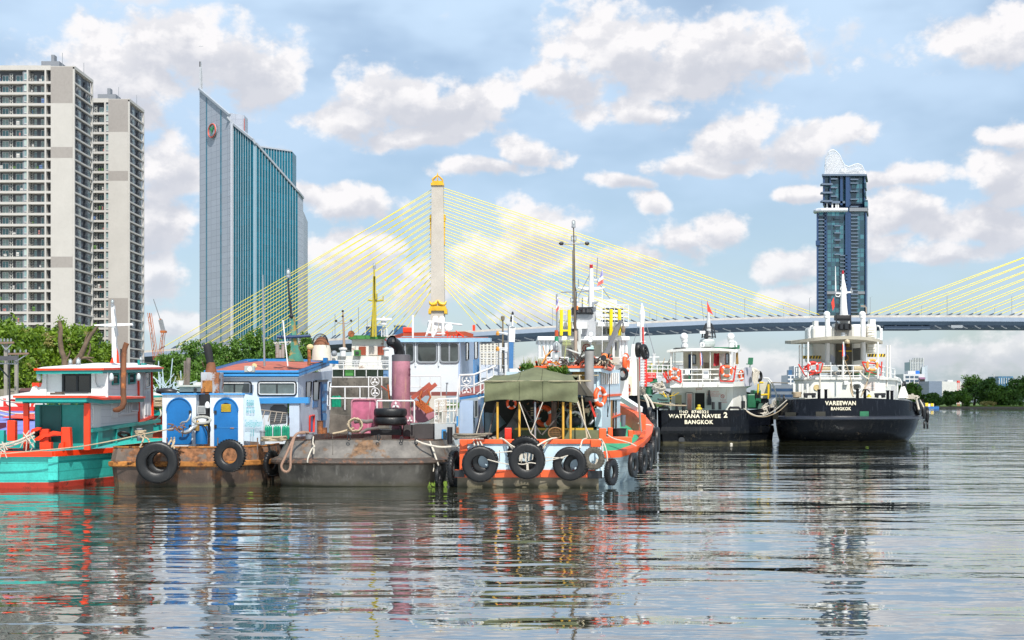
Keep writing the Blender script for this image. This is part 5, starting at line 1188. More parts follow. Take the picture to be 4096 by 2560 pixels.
    for x0,x1,y0,y1 in ((309,346,672,780),(360,402,668,800)): window(r,[S3(x0,y0),S3(x1,y0-3),S3(x1-6,y1),S3(x0-2,y1+2)],darkm,out=(1,0,0),r=.1,fr=.03); MB().prism([S3(x0-2,y1+4),S3(x1-6,y1+2),S3(x1-10,y1+52),S3(x0-4,y1+56)],(.03,0,0)).build('blue_panel',deepb,r)
    MB().prism([S3(372,660),S3(456,655),S3(452,668),S3(372,674)],(.12,0,0)).build('door_hood',darkm,r)
    d=MB().prism([S3(412,672),S3(455,668),S3(440,995),S3(418,1000)],(.06,0,0)).build('side_door',deepb,r)
    for y0 in (690,760,830,900): MB().prism([S3(420,y0),S3(448,y0-2),S3(445,y0+45),S3(420,y0+48)],(.09,0,0)).build('door_panel',skyb,d)
    window(r,[S3(464,672),S3(484,668),S3(474,840),S3(458,845)],palew,out=(1,0,0),r=.1,fr=.03)
    MB().tube([p+Vector((.05,0,0)) for p in rrect([S3(330,915),S3(362,908),S3(358,1030),S3(330,1035)],.1)],.05,6,True).build('red_port_frame',redp,r); MB().prism([S3(336,922),S3(358,916),S3(354,1025),S3(336,1028)],(.02,0,0)).build('port_glass',deepb,r)
    for x,y in ((0,0),): 
        for cx_,cy in ((264,742),(185,940)):
            q=[Z3(cx_-6,cy+22,Yw-.43),Z3(cx_-4,cy-15,Yw-.43),Z3(cx_+2,cy-28,Yw-.43),Z3(cx_+7,cy-10,Yw-.43),Z3(cx_+6,cy+20,Yw-.43)]; MB().tube(q,.015,4,True).build('painted_mark',mat('mark_grey',(.2,.25,.35),.5),r)
    # roof: blue parapet, red deck
    xr=Z3(258,0,66.3).x; zr0,zr1=Z(0,522,66.3).z,Z(0,466,66.3).z
    pt=[(Z(838,0,66.3).x,66.3),(xr,66.3),(SX(Z3,560,570,xr+.5).x,74),(Z(838,0,65.8).x,76)]
    lift={0: 0,1: 0,2: .9,3: 1.0}
    b=MB(); b.ring([[Vector((x,y,z+lift[i]*(.9))) for i,(x,y) in enumerate(pt)] for z in (zr0,zr1)],cap=False)
    b.ring([[Vector((x,y,z+lift[i]*.9)) for i,(x,y) in enumerate([(p[0]+(.12 if k in (0,3) else -.12),p[1]+(.12 if k < 2 else -.12)) for k,p in enumerate(pt)])] for z in (zr1,zr1-.15)],cap=False)
    b.build('roof_parapet',skyb,r); MB().prism([Vector((x,y,zr1-.12+lift[i]*.9)) for i,(x,y) in enumerate(pt)],(0,0,-.06)).build('roof_deck',mat('red_oxide_deck',(.38,.10,.06),.8,var=.25,rust=.4,rcol=(.25,.1,.05)),r)
    MB().prism([Vector((x,y,zr0+.05+lift[i]*.9)) for i,(x,y) in enumerate(pt)],(0,0,-.06)).build('roof_soffit',palew,r)
    MB().grid([[Z(838,470,70),Z(1300,372,76),Z(1520,372,76),Z3(540,520,75.5)],[Z(838,484,70),Z(1300,395,76),Z(1520,395,76),Z3(540,545,75.5)]],th=(0,.1,0)).build('far_parapet',deepb,r)
    # loudspeaker, mast with green base, cowl, etc.
    o=FB(Z,65.5,1162,430,1246,482,.25,'loudspeaker',mat('horn_grey',(.32,.34,.32),.5),r,bevel=.03); MB().lathe(Z(1208,456,65.48),[(.13,.02),(.12,.01),(.04,-.06),(.03,-.02)][::1],16,(0,-1,0)).build('horn_mouth',mat('horn_white',(.6,.6,.55),.4),o,smooth=60)
    MB().lathe(Z(1245,430,66.3),[(.13,-.03),(.14,.02),(.12,.06)],14,(.6,-.8,.3)).build('cream_lamp',mat('cream',(.55,.42,.2),.5),r)
    gm=mat('green_rust_steel',(.05,.22,.16),.6,var=.3,rust=.75,rcol=(.32,.2,.05),rs=1.8)
    b=MB(); b.ring([[Z3(x0,y,68),Z3(x1,y,68),Z3(x1,y,68)+Vector((0,w,0)),Z3(x0,y,68)+Vector((0,w,0))] for x0,x1,y,w in ((180,278,525,.9),(200,255,440,.5),(207,242,345,.3),(202,226,205,.2))]); b.build('mast_base',gm,r)
    MB().tube([Z3(207,205,68),Z3(196,110,68),Z3(184,-10,68),Z3(182,-60,68)],[.07,.06,.05,.05],8).build('mast_pole',darkm,r); lamp_cage(r,Z3(183,-70,68),1.3,'masthead_lamp'); MB().ball(Z3(205,203,68),.13,8).build('mast_joint',darkm,r)
    MB().tube([Z3(105,350,67.9),Z3(150,354,67.9),Z3(342,344,67.9)],[.1,.09,.07],8).build('crossarm',mat('dark_blue_arm',(.01,.04,.12),.5),r)
    MB().tube([Z3(180,560,67),Z3(145,232,67.3)],.035,6).build('white_whip_pole',white,r); MB().tube([Z3(14,560,69),Z3(6,100,69),Z3(3,-90,69)],[.06,.04,.02],6).build('antenna',steel,r)
    b=MB()
    for x,rr,y0,y1 in ((106,.11,500,402),(125,.10,500,442),(146,.09,500,404)): b.lathe(Z3(x,y0,69),[(rr,0),(rr,Z3(x,y1,69).z-Z3(x,y0,69).z)],12)
    b.build('vent_pipes',mat('old_pipe',(.30,.26,.24),.7,rust=.5),r,smooth=40)
    cm=mat('cowl_white_rust',(.62,.58,.48),.6,streak=1,scol=(.55,.25,.05),rust=.2)
    b=MB(); o0=Z3(420,520,72); b.lathe(o0,[(.56,0),(.5,.7),(.44,.9)],18); b.build('vent_cowl',cm,r,smooth=50); b=MB(); b.lathe(o0+Vector((0,0,.88)),[(.47,0),(.43,.12),(.2,.42),(.02,.45)],14); b.build('cowl_cap',rustpipe,r,smooth=50)
    b=MB(); c=o0+Vector((0,-.1,1.0))
    for k in range(6): a=k*math.pi/6; b.tube([c+Vector((-math.cos(t*.314)*.42,-.2-math.sin(a)*.3,math.sin(t*.314)*.5*math.cos(a*.4))) for t in range(11)],.012,4)
    b.build('cowl_cage',darkm,r)
    b=MB(); b.lathe(Z3(332,555,67),[(.09,0),(.09,.9),(.12,.92),(.12,1.0),(.05,1.1)],10); b.build('roof_bollard',rustpipe,r); MB().ball(Z3(339,424,67),.16,10,(1.2,1,1)).build('round_lamp',mat('cream',(.55,.42,.2)),r)
    MB().lathe(Z3(468,520,72),[(.06,0),(.06,.5),(.1,.52),(.1,.7),(.02,.78)],8).build('deck_lamp',mat('cream',(.55,.42,.2)),r)
    MB().box(Z3(430,535,71),Z3(468,502,71.6)).build('roof_box',deepb,r)
    # fenders of green bottles hung on the side
    for k,x in enumerate((1358,1428,1498)):
        b=MB()
        for dx in (-18,0,18): b.lathe(Z(x+dx,1030,63.4),[(.085,0),(.09,.08),(.085,.6),(.06,.68),(.025,.72),(.025,.76)],8)
        b.build('bottle_bundle',mat('green_plastic',(.01,.30,.17),.15,var=.4,vs=3,trans=.3),smooth=50,label=['bundle of green plastic bottles standing nearest the painted number, first of three','middle bundle of green plastic bottles on the rusty tug','bundle of green plastic bottles farthest right on the rusty tug'][k],cat='bottles')
    for x,y,rr,h,Yb in ((1311,1020,.12,.35,62.5),(318,985,.12,.25,61.5),(1690,1040,.2,.4,64.5)): MB().lathe(Z(x,y,Yb),[(rr,-.3),(rr,h),(rr+.03,h),(rr+.03,h+.06)],14).build('bollard',steel,r,smooth=40)
    coil(Z(1400,1035,62.4),.55,.05,3,'',ropem,root=r)
boat2()
tyre(Z2(462,1208,60.3),1.0,'worn',8,'big worn tyre hung on the left of the rusty hull by two straps',wide=1.5); tyre(Z2(500,1195,60.72),.85,'lug',5,'second tyre hidden behind the big worn tyre on the rusty hull',wide=1)
tyre(Z2(1047,1155,60.35),.78,'truck',-10,'tyre with lugged tread hung on the right of the rusty hull',tilt=-4,wide=1.2)
tyre(Z2(1385,1215,62.6),.62,'lug',65,'dark tyre squeezed between the rusty tug and the black tug',wide=1.1); tyre(Z2(195,985,61.6),.32,'worn',0,'small tyre lying on the rusty bow bulwark',tilt=60)
for i,(a,c,d) in enumerate((((330,990),(350,1020),(322,1090)),((360,990),(385,1020),(400,1050)),((575,1012),(560,1050),(550,1070)),((600,1010),(590,1060),(600,1100)),((580,1030),(600,1040),(575,1090)))):
    rope([Z2(*a,61.0),Z2(a[0],a[1]+15,60.6),Z2(*c,60.45),Z2(*d,60.3)],.045,'flat canvas strap %s holding the big worn tyre' % ('over the left bollard','right of the left bollard','at its right shoulder','farthest right','crossing the right shoulder')[i],ropem,name='tyre_strap',cat='strap')
coil(Z2(325,985,61.3),.22,.045,3,'short coil of tan rope around the left bollard of the rusty tug')
b=MB(); rn=random.Random(9); c=Z2(630,925,60.3)
for k in range(16): a=c+Vector((rn.uniform(-.25,.2),rn.uniform(-.1,.1),rn.uniform(-.15,.15))); b.tube([a,a+Vector((rn.uniform(-.3,.2),0,rn.uniform(-.15,.15)))],.035,5)
b.tube([c,Z2(680,900,60.5),Z2(670,960,60.8),Z2(665,1000,61)],.03,5); b.build('rope_knot',mat('brown_rope',(.15,.08,.05),.9),label='brown rope knot tied in front of the left blue door',cat='rope')
# ================================================================ black tug with purple funnel
scuff=mat('scuffed_black_hull',(.12,.108,.095),.5,var=.5,vs=1.6,rust=.62,rcol=(.15,.085,.045),rs=.75,streak=.9,scol=(.05,.047,.045),bump=.3,bs=7)
scuff2=mat('dark_hull_bottom',(.12,.105,.085),.5,var=.7,vs=.55,rust=.4,rcol=(.05,.042,.036),streak=1,scol=(.30,.27,.23),bump=.3,bs=5,wl=.45)
purple=mat('faded_purple',(.36,.15,.19),.6,var=.3,vs=1.5,streak=1,scol=(.60,.36,.22),rust=.12,rs=3,fine=.2)
maroon=mat('maroon_deck',(.22,.06,.05),.7,var=.2)
def diamonds(b,T,c,s):                      # three-diamond pattern cut in the rail panels; T maps (x,y) to a point
    for k in range(3):
        a=math.pi/2+k*2*math.pi/3; u=(math.cos(a),-math.sin(a)); v=(-u[1],u[0]); x,y=c
        b.prism([T(x,y),T(x+u[0]*s*.5+v[0]*s*.28,y+u[1]*s*.5+v[1]*s*.28),T(x+u[0]*s,y+u[1]*s),T(x+u[0]*s*.5-v[0]*s*.28,y+u[1]*s*.5-v[1]*s*.28)],(0,.02,0))
def boat3():
    Z=Z3; r=thing('tug','scuffed black tug with a faded purple funnel numbered 20 and a white wheelhouse','tugboat',(-6.9,70,0))
    pl=arc_outline(-7.4,4.3,60.6,26,2.5,p=2.7,n=36,tilt=.01)[::-1]
    hull(r,pl,[(-1,.925,.96),(.0,.95,.975),(.7,.972,.986),(1.14,.975,.988)],scuff2,cap=False)
    hull(r,pl,[(1.02,.965,.982),(1.08,1.01,1.004),(1.17,1.03,1.013),(1.28,1.028,1.012),(1.36,1.0,1.0),(1.4,.975,.99)],mat('strake_black',(.06,.045,.035),.45,var=.5,vs=3,rust=.6,rcol=(.16,.08,.05),rs=2.5,bump=.6),'rubbing_strake',cap=False)
    sh=lambda x,y: .0-.03*abs(x+7.4)**1.6*.25
    hull(r,pl,[(1.34,.982,.996),(2.25,.90,.965)],scuff,'bulwark',cap=False,sheer=sh); hull(r,pl,[(2.24,.903,.966),(2.29,.903,.966),(2.29,.885,.96),(2.0,.885,.96)],mat('strake_black',(.05,.04,.035)),'bulwark_cap',cap=False,sheer=sh)
    hull(r,pl,[(1.5,.9,.965),(1.55,.9,.965)],maroon,'deck')
    b=MB()
    for x in (500,795): b.tube([Z(x,1052,61.75),Z(x,1190,60.9)],.012,4)
    b.build('plate_seam',scuff2,r)
    for x,y in ((362,1065),(616,1052),(828,1052),(990,1068),(1095,1080),(200,1075),(135,1190)):
        c=Z(x,y,61.1+abs(x-700)**2*4e-6); MB().tube([c+Vector((math.cos(t*.785)*.07,-.05,math.sin(t*.785)*.15-.1)) for t in range(8)],.025,6,True).build('mooring_eye',darkm,r)
    # wheelhouse far behind the funnel: front face, three windows
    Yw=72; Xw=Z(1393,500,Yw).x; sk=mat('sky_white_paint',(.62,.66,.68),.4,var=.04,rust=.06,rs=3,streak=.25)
    FB(Z,Yw,900,385,1393,770,.1,'front_wall',sk,r); FB(Z,Yw-.02,1040,742,1393,770,.1,'maroon_skirt',maroon,r)
    for x0,x1 in ((952,1078),(1100,1240),(1263,1400-4)): window(r,[Z(x0,395,Yw),Z(x1,395,Yw),Z(x1,533,Yw),Z(x0,533,Yw)],steel,mat('wheelhouse_glass_dark',(.04,.05,.05),.05,var=.6,vs=.8,spec=.9),mull=0 if x0==1100 else 1,r=.18,fr=.06)
    b=MB()
    for x in (1085,1250): fb(b,Z,Yw-.08,x,385,x+8,560,.08)
    b.build('window_pillars',sk,r)
    # roof with blue fascia and red deck
    xr0,xr1=Z(870,0,71.75).x,Z(1560,0,71.75).x
    b=MB(); zf0,zf1=Z(0,388,71.75).z,Z(0,360,71.75).z
    b.ring([[Vector(p) for p in ((xr0,71.75,z),(Z4(185,0,71.75).x,71.75,z),(Z15(262,0,74).x,74.5,z+.15),(Z15(262,0,74).x,80,z+.4),(xr0,80,z+.4))] for z in (zf0,zf1)]); b.build('roof_fascia',skyb if False else mat('pale_blue_trim',(.32,.52,.68),.45,rust=.12,rs=3),r)
    MB().grid([[Z(870,362,71),Z(1000,322,79),Z(1440,312,79),Z(1500,330,79)],[Z(870,385,71),Z(1000,345,79),Z(1440,345,79),Z(1500,355,79)]],th=(0,.1,0)).build('far_parapet',mat('red_brown_parapet',(.30,.055,.02),.6,var=.2),r)
    MB().prism([(xr0+.2,72,zf1+.02),(Z4(185,0,71.75).x-.1,72,zf1+.02),(Z15(262,0,74).x-.2,79,zf1+.42),(xr0+.2,79,zf1+.42)],(0,0,-.05)).build('roof_deck',mat('red_oxide_deck',(.38,.10,.06),.8),r)
    b=MB(); fb(b,Z,74,998,282,1060,320,.8); b.build('life_raft_box',orangered,r,bevel=.05); FB(Z,73,1064,196,1076,358,.12,'white_pole',white,r)
    FB(Z14,74,585,1310,605,1355,.5,'orange_box',orangered,r)
    # twin white searchlights / radar in front of the pylon foot
    b=MB(); b.tube([Z(1180,240,72.5),Z(1290,250,72.5),Z(1420,266,72.5)],.05,7).beam(Z(1208,350,72.5),Z(1215,235,72.5),.12).beam(Z(1165,350,72.5),Z(1200,235,72.5),.12).beam(Z(1285,345,72.5),Z(1285,240,72.5),.14).tube([Z(1170,318,72.3),Z(1240,330,72.3),Z(1300,328,72.3)],.05,6).tube([Z(1210,352,72.2),Z(1240,300,72.2)],.09,6); b.build('radar_frame',white,r)
    for x,y0,y1 in ((1232,200,300),(1278,200,300)):
        q=[(x-22,y0+20),(x-14,y0+2),(x+10,y0+2),(x+20,y0+18),(x+18,y1-10),(x+8,y1),(x-12,y1),(x-22,y1-14)]; MB().prism([Z(a,c,72.6) for a,c in q],(0,.12,0)).build('white_paddle',white,r,bevel=.02)
    MB().lathe(Z(1325,285,72.5),[(.02,-.12),(.2,-.08),(.22,.05),(.1,.12)],12,(0,-1,.2)).build('searchlight',white,r,smooth=50)
    clutter(r,'roof_litter',orangered,Z,75,(1300,320,1420,345),9,seed=5)
    # right-hand side wall, blue shade put into its paint colour, drawn in Z4
    S4=lambda x,y: SX(Z4,x,y,Xw)
    X0=Z4(210,0,Yw).x
    sb=mat('shaded_blue_grey',(.34,.44,.60),.45,var=.08,streak=.4,scol=(.55,.6,.65)); S4=lambda x,y: SX(Z4,x,y,X0,.02,Yw)
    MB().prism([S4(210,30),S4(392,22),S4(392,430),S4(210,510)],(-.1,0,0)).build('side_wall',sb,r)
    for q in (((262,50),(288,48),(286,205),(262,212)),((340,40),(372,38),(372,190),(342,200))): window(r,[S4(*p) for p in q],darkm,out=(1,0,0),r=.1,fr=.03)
    MB().prism([S4(335,205),S4(385,195),S4(385,415),S4(335,425)],(.04,0,0)).build('side_door',mat('mid_blue_door',(.03,.22,.50),.4),r)
    # hull-side structure on the lower right (white, blue trim)
    Yl=66; FB(Z4,Yl,205,585,330,940,.1,'lower_house',sb,r); FB(Z4,Yl-.2,-30,590,240,960,.4,'lower_house_front',sk,r) if False else None
    MB().prism([Z4(205,556,Yl-.3),Z4(435,520,Yl+3),Z4(435,545,Yl+3),Z4(205,580,Yl-.3)],(0,.3,0)).build('blue_edge',skyb,r); MB().prism([Z4(205,548,Yl-.3),Z4(430,515,Yl+3),Z4(430,430,Yl+8),Z4(205,500,Yl+6)],(0,0,-.08)).build('side_deck',maroon,r)
    MB().prism([Z4(330,590,Yl),Z4(436,560,Yl+3),Z4(436,930,Yl+3),Z4(330,940,Yl)],(0,.1,0)).build('side_panel',sb,r); MB().prism([Z4(400,560,Yl+1),Z4(430,555,Yl+2),Z4(430,920,Yl+2),Z4(396,925,Yl+1)],(0,.1,0)).build('blue_post',mat('mid_blue_door',(.03,.22,.5)),r)
    window(r,[Z4(345,590,Yl-.02),Z4(375,585,Yl-.02),Z4(375,740,Yl-.02),Z4(345,745,Yl-.02)],steel,r=.1,fr=.03)
    FB(Z,64.5,1225,970,1400,1085,.1,'aft_bulkhead',mat('grimy_white',(.42,.45,.46),.6,streak=.8,rust=.2,var=.15),r); 
    o=FB(Z,64.45,1275,1010,1308,1080,.05,'port_frame',skyb,r); FB(Z,64.42,1285,1022,1304,1075,.03,'pane',glassd,o); MB().lathe(Z(1333,1085,64.2),[(.14,-.2),(.14,.65)],12).build('black_vent_pipe',black,r)
    FB(Z,64.2,1380,915,1392,985,.06,'blue_bracket',mat('mid_blue_door',(.03,.22,.5)),r); FB(Z,64.2,1378,995,1396,1065,.08,'rust_ladder_foot',rustpipe,r)
    MB().prism([Z(1075,975,64.8),Z(1215,970,64.8),Z(1235,1075,64.8),Z(1075,1075,64.8)],(0,1.2,0)).build('engine_box',mat('sooty_box',(.05,.045,.045),.7,var=.3,rust=.3),r); FB(Z,64.7,1000,978,1080,1060,.6,'engine_box',mat('sooty_box',(.05,.045,.045)),r)
    # funnel
    fo=Z(980,870,65); zt=Z(0,492,65).z-fo.z; rw=(Z(1048,0,65).x-Z(914,0,65).x)/2
    MB().lathe(fo+Vector((0,rw,0)),[(rw,-2.2),(rw*.99,zt*.45),(rw*1.005,zt*.455),(rw*.97,zt-.1)],26).build('funnel',purple,r,smooth=50); MB().lathe(fo+Vector((0,rw,0)),[(rw*.985,zt-.22),(rw*.99,zt+.1),(rw*.8,zt+.12),(.3,zt+.05)],26).build('funnel_rim',mat('rim_grey',(.10,.09,.10),.5),r,smooth=40)
    MB().tube([Z(975,500,66),Z(970,470,66),Z(968,430,65.9),Z(950,402,65.7),Z(925,385,65.5),Z(915,378,65.4)],[.22,.24,.26,.27,.28,.30],16,cap=False).build('exhaust_elbow',darkm,r,smooth=60); MB().tube([Z(1003,500,65.9),Z(1000,455,65.9),Z(980,425,65.8)],.1,10).build('thin_exhaust',darkm,r,smooth=60)
    MB().ball(Z(925,388,65.52),.255,12).build('exhaust_plug',black,r)  # black ball closing the open mouth of the elbow
    nb=mat('faded_number',(.30,.10,.14),.6); cc=fo+Vector((0,rw,0))
    def pf(u,v):
        a=-.0+(u+.62)/rw; return cc+Vector((math.sin(a)*(rw+.012),-math.cos(a)*(rw+.012),Z(0,600,65).z-fo.z+v))
    text3(r,'funnel_number','20',pf,mat('number_purple',(.13,.02,.05),.6),(.30,.40),.02)
    FB(Z,65.4,1048,640,1052,650,.1,'funnel_lug',purple,r)
    # purple hatch cover, standing
    q=[Z(638,1035,64.5),Z(634,820,64.5),Z(640,804,64.5),Z(652,797,64.5),Z(795,797,64.5),Z(805,805,64.5),Z(808,820,64.5),Z(790,1035,64.5)]
    o=MB().prism(q,(0,.15,0)).build('hatch_cover',mat('hatch_purple',(.40,.10,.17),.55,var=.3,vs=2,streak=1,scol=(.7,.5,.5),fine=.1),r); MB().tube([p+Vector((0,-.03,0)) for p in q],.05,6,True).build('hatch_rim',purple,o)
    FB(Z,65.2,690,792,845,800,.8,'hatch_top',purple,r); MB().prism([Z(808,830,65.2),Z(850,795,65.2),Z(860,960,65.2),Z(800,1000,65.2)],(0,.1,0)).build('hatch_side',purple,r)
    # orange slatted benches (folded) and purple box
    om=mat('varnish_orange',(.38,.09,.02),.4,var=.3); rm=mat('varnish_red',(.28,.05,.025),.35,var=.3)
    MB().prism([Z(1055,805,65.5),Z(1080,800,65.5),Z(1235,905,65.5),Z(1225,920,65.5),Z(1150,960,65.5),Z(1055,965,65.5)],(0,1.4,0)).build('purple_chute',purple,r)
    for a,c in (((1062,790),(1195,684)),((1105,795),(1236,686))): MB().beam(Z(*a,65.2),Z(*c,65.4),.2,.06,(1,0,.5)).build('bench_board',rm,r)
    for k in range(5): MB().beam(Z(1070+15*k,812-2*k,65.1),Z(1172+12*k,895-4*k,64.9),.1,.06).build('bench_slat',om,r)
    b=MB(); b.tube([Z(1135,735,65),Z(1118,780,65),Z(1130,830,65)],.05,6).tube([Z(1180,735,65),Z(1195,780,65),Z(1170,830,65)],.05,6); b.build('bench_leg',om,r); MB().beam(Z(845,700,66.5),Z(905,745,66.5),.3,.06).build('bench_board',rm,r); MB().tube([Z(892,690,66),Z(900,760,66),Z(905,800,66)],.05,5).build('bench_leg',om,r)
    MB().box(Z(975,985,64.2),Z(990,1050,64.6)).build('engine_post',darkm,r); FB(Z,64.4,770,1010,985,1050,1.2,'tyre_stand',black,r)
    # rails
    railing([Z(480,870,67),Z(640,870,67),Z(800,870,67)],1.2,2,4,.035,root=r); railing([Z(815,960,64.2),Z(1080,960,64.2)],(Z(0,806,64.2).z-Z(0,960,64.2).z),1,3,.04,root=r)
    railing([Z(1048,780,71),Z(1270,780,71)],Z(0,630,71).z-Z(0,780,71).z,2,4,.03,root=r)
    T=lambda Yp: (lambda x,y: Z(x,y,Yp))
    def panel(x0,y0,x1,y1,Yp,motifs,name='rail_panel',sk=0):
        b=MB(); P4=[Z(x0,y0,Yp),Z(x1,y0-sk,Yp),Z(x1,y1-sk,Yp),Z(x0,y1,Yp)]; b.tube(P4,.035,6,True)
        for cx_,cy,s in motifs:
            diamonds(b,T(Yp),(cx_,cy),s); b.tube([Z(cx_+s*1.15*math.cos(t*.5236),cy+s*1.15*math.sin(t*.5236),Yp) for t in range(12)],.02,4,True)
        return b.build(name,white,r)
    panel(755,635,848,790,66.5,[(800,668,26),(802,745,26)]); panel(1225,800,1385,965,64.6,[(1243,835,12),(1280,830,12),(1318,826,12),(1243,925,12),(1318,915,12)],sk=6)
    b=MB()
    for k in range(7): b.tube([Z(1228+26*k,797-k,64.6),Z(1228+26*k,965-k,64.6)],.03,6)
    b.tube([Z(1225,885,64.6),Z(1388,876,64.6)],.03,6); b.build('rail_bars',whiter,r)
    b=MB(); P_=lambda x,y: Z4(x,y,68); b.tube([P_(205,350),P_(340,345),P_(545,265)],.05,6).tube([P_(345,440),P_(545,350)],.04,6).tube([P_(345,545),P_(545,400)],.03,6)
    for x,y0,y1 in ((205,350,550),(340,345,550),(400,325,520),(460,300,470),(520,275,420)): b.tube([P_(x,y0),P_(x,y1)],.04,6)
    b.build('stair_rail',white,r); b=MB()
    for cy in (395,500): diamonds(b,P_ if False else (lambda x,y: Z4(x,y,68.05)),(270,cy),38); b.tube([Z4(270+42*math.cos(t*.5236),cy+42*math.sin(t*.5236),68.05) for t in range(12)],.025,5,True)
    b.tube([Z4(215,450,68.05),Z4(335,448,68.05)],.03,5); b.build('rail_panel',white,r)
    b=MB(); b.beam(P_(205,360),P_(180,580),.07); b.beam(P_(185,580),P_(130,960),.06); b.build('ladder',white,r)
    b=MB()
    for a,c in (((0,575),(190,565)),((0,635),(185,625)),((0,690),(160,680))): b.tube([Z4(*a,65),Z4(*c,65)],.035,6)
    b.build('rail_bars',white,r)
    for cx_,cy,rr in ((948,838,30),(1048,940,22)): b=MB(); diamonds(b,lambda x,y: Z(x,y,64.0),(cx_,cy),rr); b.build('emblem_mark',white,r); MB().lathe(Z(cx_,cy,64.1),[(rr*.14055*64/F*1.15,0),(rr*.14055*64/F*1.15,.05)],20,(0,1,0)).build('emblem_disc',purple,r)
    MB().lathe(Z(440,1040,62.6),[(.14,0),(.14,.3)],12).lathe(Z(410,1040,62.6),[(.15,0),(.15,.62),(.19,.64)],14).build('bollard',rustpipe,r)
    MB().lathe(Z(620,1035,62.4),[(.09,-.1),(.09,.42)],12).build('bollard',steel,r); MB().tube([Z(655,955,63.5),Z(700,950,63.4),Z(740,955,63.4),Z(785,948,63.4)],.1,8).tube([Z(700,1035,63),Z(745,1010,63),Z(830,1000,63)],.08,8).build('driftwood',mat('grey_wood',(.14,.12,.11),.9,var=.4),r)
    MB().prism([Z(478,900,66),Z(640,915,66),Z(640,1040,66),Z(478,1040,66)],(0,.2,0)).build('dark_inner_bulwark',scuff2,r)
    MB().tube([Z(1312,680,69),Z(1308,760,69)],.03,4).tube([Z(1305,682,69),Z(1322,682,69)],.05,5).build('boat_hook',steel,r)
boat3()
tyre(Z3(910,950,63.9),.84,'worn',0,'lower of two big tyres stacked flat on the black tug deck',flat=True,wide=1.75); tyre(Z3(910,890,63.9),.84,'worn',20,'upper of two big tyres stacked flat on the black tug deck',flat=True,wide=1.75)
tyre(Z3(1252,1340,61.3),.50,'truck',82,'tyre hung edge-on at the right of the black tug stern',tilt=0,wide=1.2); tyre(Z3(1362,1290,61.6),.88,'truck',78,'large tyre hung edge-on between the black tug and the orange boat',wide=1.1)
b=[Z3(330,1033,61.6),Z3(280,1030,61.3),Z3(235,1050,61.0),Z3(200,1120,60.5),Z3(160,1210,60.2),Z3(135,1265,60.1),Z3(145,1300,60.1),Z3(175,1310,60.1),Z3(198,1280,60.1),Z3(200,1200,60.2),Z3(212,1120,60.5),Z3(240,1045,61.0),Z3(300,1036,61.4)]
rope(b,.06,'thick brown rope looped over the left shoulder of the black tug stern',mat('brown_hawser',(.28,.17,.12),.9,var=.2,vs=20,bump=.6,bs=50),n=8)
rope([Z3(362,1062,61.2),Z3(358,1110,60.8),Z3(370,1130,60.6),Z3(350,1150,60.6),Z3(325,1210,60.3),Z3(320,1245,60.3)],.035,'pale frayed rope hanging from the left eye of the black tug stern',ropew)
rope([Z3(358,1100,60.8),Z3(366,1150,60.6),Z3(364,1185,60.5)],.03,'short strand beside the pale frayed rope on the black tug stern',ropew)
rope([Z3(1190,1095,62),Z3(1215,1160,61.6),Z3(1240,1230,61.2),Z3(1252,1265,61.2)],.04,'right strand of the rope holding the edge-on tyre at the black tug stern',ropew); rope([Z3(1190,1100,62),Z3(1225,1180,61.6),Z3(1215,1310,61.2)],.03,'thin slack strand beside the edge-on tyre at the black tug stern',ropew)
rope([Z3(1095,1090,61.5),Z3(1150,1112,61.3),Z3(1270,1135,61.2),Z3(1400,1125,61)],.05,'pale mooring rope from the black tug to the orange boat',ropew)
coil(Z3(655,985,62.2),.32,.045,6,'coil of brown rope hung on the bollard in front of the purple hatch cover',axis=(.2,-1,.2)); rope([Z3(500,1040,61.8),Z3(560,1028,61.8),Z3(620,1010,62),Z3(650,1000,62)],.05,'brown rope lying along the black tug bulwark to the coil',ropem)
lw=MB(); rn=random.Random(3)
for k in range(46): p=Z3(rn.choice((rn.uniform(1170,1225),rn.uniform(1285,1305))),1400,rn.uniform(60.6,61.5)); p.z=rn.uniform(0,.2); lw.prism([p,p+Vector((.05,0,.12)),p+Vector((.1,0,0))],(0,.01,0))
lw.build('water_weed',mat('weed_green',(.12,.19,.01),.6),label='bright yellow-green water weed clump at the foot of the edge-on tyre',cat='water weed')
